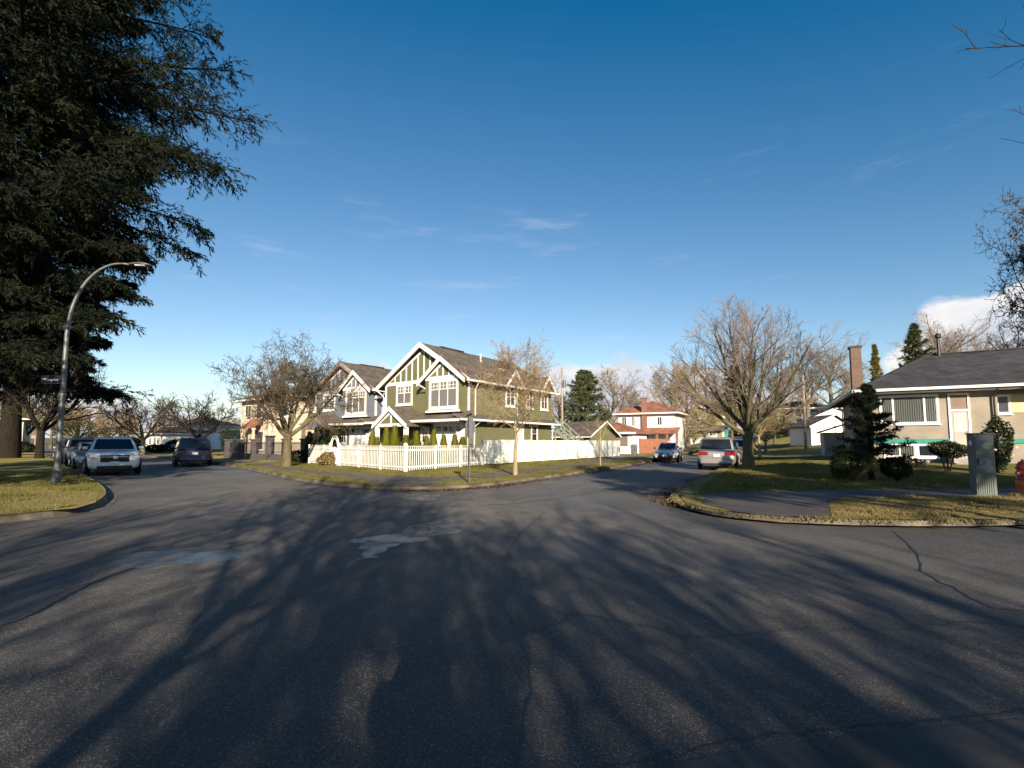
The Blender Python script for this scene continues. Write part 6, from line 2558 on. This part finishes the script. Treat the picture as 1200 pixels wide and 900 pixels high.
def conifer_mesh(seed, h, R, z0, nb, n2, n3, per, L, w, droop=.10, shape=1.0, el=10, tipdroop=-.06, rt=None, z_top=1.0, profile=None, lvar=.40, flat=.25):
    rg = np.random.default_rng(seed)
    K = 10
    tr = trunk_path(rg, h, rt or h * .022, .03, K, (0, 0), .05, 1.4)
    P0, D, Ls, Rr = [], [], [], []
    for i in range(nb):
        t = (i + rg.random()) / nb
        z = z0 + (h * z_top - z0) * t
        prof = (1 - t) ** shape if profile is None else np.interp(t, *profile)
        Lb = R * prof * rg.uniform(1.12 - lvar, 1.12) + .12 * R * (1 - t) * .3 + .05 * R
        az = i * 2.39996 + rg.uniform(-.4, .4)
        e = math.radians(el + 40 * t ** 2 + rg.normal(0, 6))
        D.append((math.cos(az) * math.cos(e), math.sin(az) * math.cos(e), math.sin(e)))
        P0.append((0, 0, z)); Ls.append(Lb); Rr.append(max(.012, Lb * .014))
    P0, D, Ls, Rr = map(np.array, (P0, D, Ls, Rr))
    Kb = 8
    b = np.empty((nb, Kb, 3))
    b[:, 0] = P0
    for k in range(1, Kb):
        b[:, k] = b[:, k - 1] + D * (Ls / (Kb - 1))[:, None]
        D = unit(D + np.array([0, 0, tipdroop]) + rg.normal(0, .05, (nb, 3)))
    br = Rr[:, None] * np.linspace(1, .25, Kb)[None]
    l2 = grow(rg, b, br, n2, .12, 1., .30, .95, 5, -droop, .08, .5, .008, tfall=.55, spread=flat)
    l3 = grow(rg, *l2, n3, .05, 1., .42, .75, 3, -droop * 2.2, .10, .6, .005, tfall=.4, spread=.5)
    v, f = tubes([tr, (b, br)], (10, 5))
    v2, f2 = tubes([l2], (3,))
    nd = np.concatenate([needles(rg, l3[0], per, L, w), needles(rg, l2[0], per * 2, L, w), needles(rg, b[:, 2:], per * 6, L, w)])
    f2t = np.concatenate([f2[:, [0, 1, 2]], f2[:, [0, 2, 3]]])
    cv = np.concatenate([v2, nd])
    cf = np.concatenate([f2t, np.arange(len(nd)).reshape(-1, 3) + len(v2)])
    return v, f, cv, cf


def conifer(label, loc, bark, leaf, rz=0., name='conifer_tree', **k):
    v, f, cv, cf = conifer_mesh(**k)
    t = thing(name, label, 'tree', loc, rz)
    link('trunk', np_mesh('trunk', v, f, bark, True), None, t)
    link('crown', np_mesh('crown', cv, cf, leaf), None, t)
    return t


def blob_leaves(seed, n, radii, c, size, lumps=7, shell=.55):
    """leaf faces spread through an uneven volume"""
    rg = np.random.default_rng(seed)
    d = unit(rg.normal(0, 1, (n, 3)))
    lump = unit(rg.normal(0, 1, (lumps, 3)))
    bumpy = .78 + .34 * np.max(np.clip(d @ lump.T, 0, 1) ** 5, axis=1) + rg.normal(0, .04, n)
    r = bumpy * (shell + (1 - shell) * rg.random(n) ** .5)
    p = d * r[:, None] * np.array(radii) + np.array(c)
    a = unit(d + rg.normal(0, .7, (n, 3)))
    b = unit(np.cross(a, rg.normal(0, 1, (n, 3))))
    s = size * rg.uniform(.6, 1.3, n)[:, None]
    return np.stack([p - b * s * .45, p + a * s * .5, p + b * s * .45, p - a * s * .5 + d * s * .15], 1).reshape(-1, 3)


def bush(label, loc, radii, mat, n=2600, size=.09, name='bush', stems=True, seed=1, zc=None, scale=1.):
    t = thing(name, label, 'bush', loc)
    v = blob_leaves(seed, n, radii, (0, 0, zc if zc is not None else radii[2] * .95), size)
    link('foliage', np_mesh('foliage', v, np.arange(len(v)).reshape(-1, 4), mat), None, t)
    if stems:
        rg = random.Random(seed)
        for i in range(4):
            a = rg.uniform(0, 6.28)
            zt = (zc if zc is not None else radii[2]) + radii[2] * .2
            MB().tube([(0.05 * math.cos(a), .05 * math.sin(a), -.1), (radii[0] * .25 * math.cos(a), radii[1] * .25 * math.sin(a), zt * .5), (radii[0] * .5 * math.cos(a), radii[1] * .5 * math.sin(a), zt)],
                      [.03, .025, .012], 5).build('stem', 'bark_dark', t)
    return t


def on_ground(px, Y):
    p = P(px, 518, Y)
    return (p.x, p.y, float(HB(p.x, p.y)) - .02)


def gpt(px, py, z=.14):
    p = G(px, py, z)
    return (p.x, p.y, z - .02)


# --- the two halves of the big conifer at the left
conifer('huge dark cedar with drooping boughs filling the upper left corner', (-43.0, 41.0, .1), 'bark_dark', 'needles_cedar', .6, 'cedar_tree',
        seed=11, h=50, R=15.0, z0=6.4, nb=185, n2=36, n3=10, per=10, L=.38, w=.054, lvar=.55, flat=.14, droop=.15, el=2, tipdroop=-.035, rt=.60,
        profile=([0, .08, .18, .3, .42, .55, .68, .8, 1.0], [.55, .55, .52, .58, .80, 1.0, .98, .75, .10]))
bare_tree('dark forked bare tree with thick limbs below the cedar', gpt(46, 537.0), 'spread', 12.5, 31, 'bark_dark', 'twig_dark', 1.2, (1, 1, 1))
# --- street trees
bare_tree('mossy forked tree with dense round twiggy crown at the junction corner', gpt(336, 546.8), 'round', 7, 41, 'bark_mossy', 'twig_brown', 0.1, (.80, .80, .95), leaf=('twig_brown', 2, .05, .7))
bare_tree('slender pale trunked street tree before the cream panel fence', gpt(604, 557), 'slim', 8.2, 52, 'bark_pale', 'twig_tan', 2.0, .70, leaf=('twig_olive', 1, .04, .3))
bare_tree('thin young sapling on the grass strip before the panel fence', gpt(703.5, 546), 'sapling', 3.3, 61, 'bark_pale', 'twig_tan', .4, 1.0)
bare_tree('large vase shaped bare tree with mossy limbs beside the silver minivan', gpt(877, 549), 'vase', 9, 71, 'bark_street', 'twig_pink', .25, .84)
bare_tree('leaning small tree with wrapped base beyond the vase shaped tree', on_ground(890, 43), 'slim', 5.5, 53, 'bark_pale', 'twig_olive', .4, 1.0)
bare_tree('dark trunked low tree on the rising verge to the right of the street', on_ground(897, 60), 'spread', 6, 81, 'bark_mossy', 'twig_olive', 0, 1.0, leaf=('twig_olive', 1, .09, .5))
bare_tree('olive crowned tree farther along the right verge', on_ground(908, 72), 'spread', 7, 82, 'bark_mossy', 'twig_olive', 2, 1.0, leaf=('twig_olive', 1, .09, .5))
for px, Y, h, lab, sd in ((803, 70, 5.5, 'small yellowish street tree by the short white fence', 83), (826, 78, 6.0, 'bushy tan street tree before the grey green house', 84),
                          (858, 96, 9.0, 'thick trunked tree beside the crest of the right-hand street', 85)):
    bare_tree(lab, on_ground(px, Y), 'spread', h, sd, 'bark_mossy', 'twig_olive', sd, 1.0, leaf=('twig_olive', 1, .10, .6))
conifer('shaggy dark conifer beside the crest of the right-hand street', on_ground(862, 104), 'bark_dark', 'needles_far', .3, seed=15, h=15, R=4.6, z0=3.2, nb=60, n2=10, n3=4, per=5, L=.5, w=.07, rt=.4, shape=.7)
# --- trees behind the houses
conifer('broad green conifer behind the transformer pole', on_ground(686, 92), 'bark_dark', 'needles_far', .3, seed=16, h=13.5, R=6.0, z0=.8, nb=80, n2=11, n3=5, per=5, L=.5, w=.07, shape=.55, el=18)
far = [
    (717, 96, 'tall', 15.4, 101, 'bark_grey', 'twig_pink', 'pinkish bare tree between the broad conifer and the red roof'),
    (657, 100, 'tall', 12.5, 102, 'bark_grey', 'twig_tan', 'brownish bare tree directly behind the transformer pole'),
    (790, 88, 'tall', 15.6, 103, 'bark_grey', 'twig_pink', 'tall pinkish bare tree rising over the right end of the red roof'),
    (806, 74, 'tall', 14.0, 104, 'bark_grey', 'twig_tan', 'straight trunked bare tree at the right end of the red-roofed house'),
    (836, 120, 'tall', 15.5, 105, 'bark_grey', 'twig_pink', 'hazy pinkish bare tree at the far end of the right-hand street'),
    (915, 104, 'tall', 15, 106, 'bark_grey', 'twig_brown', 'brown bare tree behind the right side of the vase shaped tree'),
    (948, 96, 'tall', 17.5, 107, 'bark_grey', 'twig_brown', 'tall bare tree standing behind the pale utility pole'),
    (975, 112, 'tall', 22, 108, 'bark_grey', 'twig_pink', 'pinkish bare tree to the left of the bungalow chimney'),
    (1003, 124, 'tall', 21, 109, 'bark_grey', 'twig_pink', 'faint pinkish bare tree behind the bungalow chimney'),
    (1108, 84, 'tall', 21, 110, 'bark_grey', 'twig_pink', 'grey oval bare tree over the bungalow roof beside the flue pipe'),
    (1140, 96, 'tall', 20.5, 111, 'bark_grey', 'twig_pink', 'low bare tree over the bungalow roof in front of the white cloud'),
    (1192, 66, 'tall', 16, 112, 'bark_dark', 'twig_brown', 'brown bare tree over the right end of the bungalow roof'),
    (742, 128, 'tall', 13.0, 113, 'bark_grey', 'twig_pink', 'far bare tree behind the peak of the red roof'),
    (28, 66, 'spread', 9.5, 121, 'bark_mossy', 'twig_olive', 'tan bare tree behind the dark forked trunk at far left'),
    (90, 74, 'spread', 9.0, 122, 'bark_mossy', 'twig_olive', 'wide tan bare tree behind the row of parked cars'),
    (128, 86, 'spread', 9.0, 123, 'bark_mossy', 'twig_tan', 'pale tan tree above the roof of the white car'),
    (168, 51.5, 'spread', 6.8, 124, 'bark_pale', 'twig_olive', 'round tan tree on the verge just right of the white car'),
    (234, 44, 'spread', 6.6, 125, 'bark_dark', 'twig_dark', 'dark low spreading tree above the blue minivan'),
    (60, 104, 'tall', 12.5, 126, 'bark_mossy', 'twig_tan', 'taller tan tree at the end of the left-hand street'),
    (-10, 84, 'spread', 11, 127, 'bark_mossy', 'twig_olive', 'tan tree at the left edge behind the pale house'),
    (140, 118, 'spread', 10.5, 128, 'bark_mossy', 'twig_tan', 'far tan tree between the lamp post and the round tan tree'),
    (250, 110, 'spread', 8.0, 129, 'bark_mossy', 'twig_olive', 'olive tan tree between the white and the cream house'),
]
for px, Y, kind, h, sd, bark, twig, lab in far:
    bare_tree(lab, on_ground(px, Y), kind, h, sd, bark, twig, sd * .7, 1.0, leaf=('twig_dark', 1, .12, .5) if twig == 'twig_dark' else (('twig_olive', 1, .13, .5) if twig == 'twig_olive' else None))
conifer('dark green conifer over the bungalow roof beside the flue pipe', on_ground(1080, 62), 'bark_dark', 'needles_far', .3, seed=17, h=14.8, R=3.6, z0=4, nb=60, n2=8, n3=4, per=5, L=.4, w=.06, shape=.8, el=25)
conifer('yellowish conifer pair showing beside the bungalow chimney', on_ground(1031, 84), 'bark_dark', 'needles_yellow', .3, seed=18, h=15.2, R=2.0, z0=3, nb=60, n2=7, n3=4, per=5, L=.4, w=.06, shape=.8, el=40)
# --- tree at the right edge with ivy-dark twigs, and the bough that hangs into the top right corner
bare_tree('dark densely twigged tree cut by the right edge of the picture', (33.6, 26.0, .2), 'round', 7, 54, 'bark_dark', 'twig_brown', .9, (1.15, 1.15, 2.3), leaf=('twig_dark', 4, .055, 1.0))
bare_tree('second dark twiggy tree at the right edge above the bungalow wing', (36.2, 28.5, .2), 'round', 7, 54, 'bark_dark', 'twig_brown', 2.7, (1.15, 1.15, 2.35), leaf=('twig_dark', 4, .055, 1.0))
bare_tree('tall bare tree beyond the right edge whose bough enters the top corner', (15.3, 8.4, .1), 'bough', 12, 55, 'bark_dark', 'twig_dark', 0, 1.0)
# --- trees behind the camera that throw their shadows over the junction
for x, y, kind, h, sd, lab in ((1.2, -17.0, 'spread', 10.5, 201, 'bare tree behind the camera throwing streaks of shade across the road'),
                               (-6.5, -16, 'spread', 9.0, 202, 'bare tree behind and left of the camera shading the near road'),
                               (5.6, -16.5, 'spread', 10.0, 203, 'bare tree behind and right of the camera shading the road'),
                               (21.5, -12, 'spread', 11.5, 204, 'bare tree far right behind the camera shading the corner lawn'),
                               (-4.2, -11.5, 'spread', 8.0, 207, 'bare tree left behind the camera streaking the near road with twig shadows'),
                               (2.6, -11.0, 'spread', 8.0, 208, 'bare tree right behind the camera streaking the near road with twig shadows'),
                               (-.5, -6.2, 'slim', 9.0, 206, 'slender bare tree close behind the camera throwing a trunk shadow')):
    bare_tree(lab, (x, y, .1), kind, h, sd, 'bark_dark', 'twig_brown', sd, 1.0)

conifer('bushy evergreen beyond the left edge shading the parked cars', (-16.2, 5.0, .1), 'bark_dark', 'needles_cedar', .3, seed=22, h=13, R=4.8, z0=4.2, nb=80, n2=12, n3=5, per=6, L=.32, w=.045, shape=.6)

conifer('broad evergreen beyond the left edge shading the corner lawn', (-25, 9.0, .1), 'bark_dark', 'needles_cedar', .3, seed=25, h=13, R=6, z0=2.4, nb=80, n2=12, n3=5, per=6, L=.36, w=.05, shape=.6)
for x, y, sd, lab in ((19.5, -6.0, 23, 'dense evergreen behind the camera at right shading the bungalow lawn'), (11.8, -6.5, 24, 'second dense evergreen behind the camera at right shading the big bare tree')):
    conifer(lab, (x, y, .1), 'bark_dark', 'needles_cedar', .3, seed=sd, h=10.6, R=4.6, z0=6.9, nb=70, n2=12, n3=5, per=6, L=.32, w=.045, shape=.5)

# far woods that read as one mass along the horizon
def far_wood(label, arcs, seed, twig):
    rg = np.random.default_rng(seed)
    VS, FS, base = [], [], 0
    srcs = []
    for k in range(3):
        v, f, v2, f2, _ = bare_mesh(seed + k, 13, 'tall')
        keep = rg.random(len(f2)) < .55
        srcs.append((np.concatenate([v, v2]), np.concatenate([f, f2[keep] + len(v)])))
    for px0, px1, Y0, Y1, n in arcs:
        for i in range(n):
            px = px0 + (px1 - px0) * (i + rg.random()) / n
            x, y, z = on_ground(px, rg.uniform(Y0, Y1))
            v, f = srcs[rg.integers(0, 3)]
            a = rg.uniform(0, 6.28)
            s = rg.uniform(.6, .95)
            w = v * s
            w = np.column_stack([w[:, 0] * math.cos(a) - w[:, 1] * math.sin(a), w[:, 0] * math.sin(a) + w[:, 1] * math.cos(a), w[:, 2]]) + np.array([x, y, z - .2])
            VS.append(w); FS.append(f + base); base += len(w)
    o = link('far_woodland', np_mesh('far_woodland', np.concatenate(VS), np.concatenate(FS), twig))
    return tag(o, label, 'woodland', kind='stuff')


far_wood('far belt of bare tan trees closing the left-hand street', [(-120, 330, 125, 165, 20)], 301, 'twig_tan')
far_wood('far belt of bare pinkish trees closing the right-hand street', [(640, 1260, 135, 175, 24)], 305, 'twig_pink')

# --- garden cypresses behind the picket fence, outside the olive house
cyp_me = []
for k in range(3):
    rg = np.random.default_rng(400 + k)
    n = 1500
    t = rg.random(n) ** .8
    prof = np.interp(t, [0, .10, .35, .7, 1], [.78, 1.0, .88, .45, .02])
    a = rg.uniform(0, 6.28, n)
    r = prof * (.70 + .36 * rg.random(n))
    p = np.column_stack([r * np.cos(a), r * np.sin(a), t])
    up = np.column_stack([np.cos(a) * .35, np.sin(a) * .35, np.ones(n) * .16])
    sd_ = np.column_stack([-np.sin(a), np.cos(a), np.zeros(n)]) * rg.uniform(.05, .16, n)[:, None]
    up = up * rg.uniform(.6, 1.3, n)[:, None]
    up[:, 2] *= .55
    vs = np.stack([p - sd_, p + sd_, p + up + rg.normal(0, .03, (n, 3)) * np.array([1, 1, .3])], 1).reshape(-1, 3)
    cyp_me.append((vs, np.arange(3 * n).reshape(-1, 3)))
cyp_cache = {}


def cypress(label, loc, w, h, mat, k, group):
    key = (k, mat)
    if key not in cyp_cache:
        cyp_cache[key] = (np_mesh('foliage', cyp_me[k][0], cyp_me[k][1], mat), MB().tube([(0, 0, -.05), (0, 0, .9)], [.09, .01], 6).mesh('stem', 'bark_dark'))
    t = thing('cypress', label, 'cypress', loc, random.uniform(0, 6), group)
    o = link('foliage', cyp_cache[key][0], None, t)
    o.scale = (w / 2, w / 2, h)
    s_ = link('stem', cyp_cache[key][1], None, t)
    s_.scale = (1, 1, h)
    return t


GC = 'golden cypresses in the corner garden'
gold = [(430, 524, 28.5, .62, 'first golden cypress, next to the gate arch'), (436.5, 507, 28.2, .66, 'tall golden cypress second from the gate arch'), (442, 514, 27.6, .6, 'short golden cypress third from the gate arch'),
        (453, 503, 27.0, .72, 'tall slim golden cypress before the porch gable'), (462.5, 502, 26.4, .80, 'tallest golden cypress, under the right end of the porch gable'),
        (476, 512, 26.0, .78, 'squat golden cypress behind the fence corner post'), (488, 508, 26.6, .86, 'broad golden cypress right of the fence corner'),
        (500, 513, 27.2, .62, 'low golden cypress below the small ground floor window'), (508.5, 507, 27.8, .60, 'slim golden cypress left of the garage door'),
        (520, 511, 28.6, .66, 'golden cypress before the garage door'), (533, 511, 29.4, .7, 'dull golden cypress at the right of the garage door'), (542, 514, 30.0, .8, 'wide low golden cypress at the corner of the olive house')]
for i, (px, py, Y, w, lab) in enumerate(gold):
    p = P(px, py, Y)
    cypress(lab, (p.x, p.y, .12), w, p.z - .12, 'cypress_gold', i % 3, GC)
for i, (px, py, Y, w, h, lab) in enumerate(((427, 527, 24.9, .42, 1.0, 'narrow golden cypress pressed against the pickets by the gate'), (437, 530, 24.4, .36, .8, 'thin golden cypress sprig behind the pickets'),
                                            (457, 530, 23.3, .5, .7, 'small golden cypress low behind the front pickets'), (494, 527, 23.9, .40, 1.05, 'narrow golden cypress behind the side pickets'),
                                            (482, 529, 23.2, .3, .9, 'thin green cypress just right of the corner post'))):
    p = P(px, 545, Y)
    cypress(lab, (p.x + .15, p.y + .25, .12), w, h, 'cypress_gold', i % 3, GC)
p = P(559, 540, 28.4)
cypress('dark small cypress at the joint of the picket and panel fences', (p.x - .35, p.y, .12), .8, 1.15, 'cypress_dark', 1, GC)
DC = 'dark cypresses before the blue grey house'
for i, (px, py, Y, w) in enumerate(((363, 508, 31.5, .8), (372, 503, 31.0, .75), (380, 502, 30.4, .72), (389, 506, 30.0, .8), (396, 504, 29.6, .7))):
    p = P(px, py, Y)
    cypress(('first', 'second', 'third', 'fourth', 'fifth')[i] + ' dark cypress from the stone pillar fence, before the blue grey house', (p.x, p.y, .12), w, p.z - .12, 'cypress_dark', i % 3, DC)
bush('dry straw coloured bush at the left end of the picket fence', gpt(387, 545.5), (.75, .6, .42), 'bush_dry', 1800, .13, seed=5)
bush('low dark shrub beside the stone pillars', on_ground(352, 31), (.9, .7, .5), 'bush_leaf', 1500, .10, seed=6)

# --- planting round the bungalow
q = gpt(1021, 556, .35)
conifer('small dark spruce standing before the bungalow window', (q[0], q[1], .3), 'bark_dark', 'needles_spruce', .3, 'spruce_tree', seed=21, h=P(1021, 452, q[1]).z - .3, R=1.22, z0=.45, nb=52, n2=18, n3=5, per=7, L=.10, w=.010, shape=.9, el=2, droop=.02, tipdroop=.03, flat=.1, lvar=.35)
q = gpt(999, 559, .3)
bush('rounded black green shrub left of the spruce', (q[0], q[1], .22), (.80, .7, .62), 'bush_leaf', 11000, .042, seed=7)
bush('low dark shrub at the foot of the spruce', (q[0] + 1.6, q[1] + .1, .22), (.6, .5, .36), 'bush_leaf', 6000, .042, seed=8)
q = P(1110, 538, 19.8)
bush('clipped flat topped evergreen shrub before the basement window', (q.x, q.y, .32), (.72, .6, .36), 'bush_leaf', 3800, .06, seed=9, zc=.86)
q = P(1170, 535, 18.9)
b = bush('tall leafy camellia with pale blossoms beside the bungalow door', (q.x, q.y, .3), (.52, .5, 1.05), 'bush_leaf', 4200, .08, seed=10, zc=1.1)
v = blob_leaves(77, 60, (.5, .5, 1.0), (0, 0, 1.2), .10, shell=.95)
link('blossom', np_mesh('blossom', v, np.arange(len(v)).reshape(-1, 4), 'petal_pale'), None, b)
q = P(1055, 540, 21.6)
bush('sparse dry plants along the basement wall', (q.x, q.y, .40), (1.3, .25, .22), 'bush_dry', 500, .10, seed=12, stems=False)
# hedges and shrubs at the far left
for px, Y, r, lab, sd in ((205, 66, (1.6, 1.2, .9), 'clipped dark hedge left of the blue minivan', 31), (150, 58, (1.8, 1.4, 1.0), 'dark shrub behind the white car', 32),
                          (183, 62, (1.5, 1.2, .55), 'low green shrub under the round tan tree', 33), (120, 70, (3.6, 2.0, 1.9), 'wide dark evergreen shrub above the white car roof', 34),
                          (10, 50, (2.4, 1.5, .8), 'low dark shrub at the far left lawn edge', 35), (88, 66, (2.6, 2.0, 2.3), 'dark evergreen bush behind the lamp post', 36),
                          (272, 62, (1.6, 1.4, 1.6), 'dark shrub left of the cream house', 37), (24, 62, (2.0, 1.5, .7), 'low green shrub behind the dark forked trunk', 38)):
    bush(lab, on_ground(px, Y), r, 'bush_leaf', 2600, .17, seed=sd)
for px, Y, r, lab, sd in ((905, 92, (2.6, 2, 1.5), 'dark shrub by the far bend of the right-hand street', 41), (925, 84, (3.0, 2, 1.3), 'dark hedge before the shaded house', 42)):
    bush(lab, on_ground(px, Y), r, 'bush_leaf', 2400, .2, seed=sd)
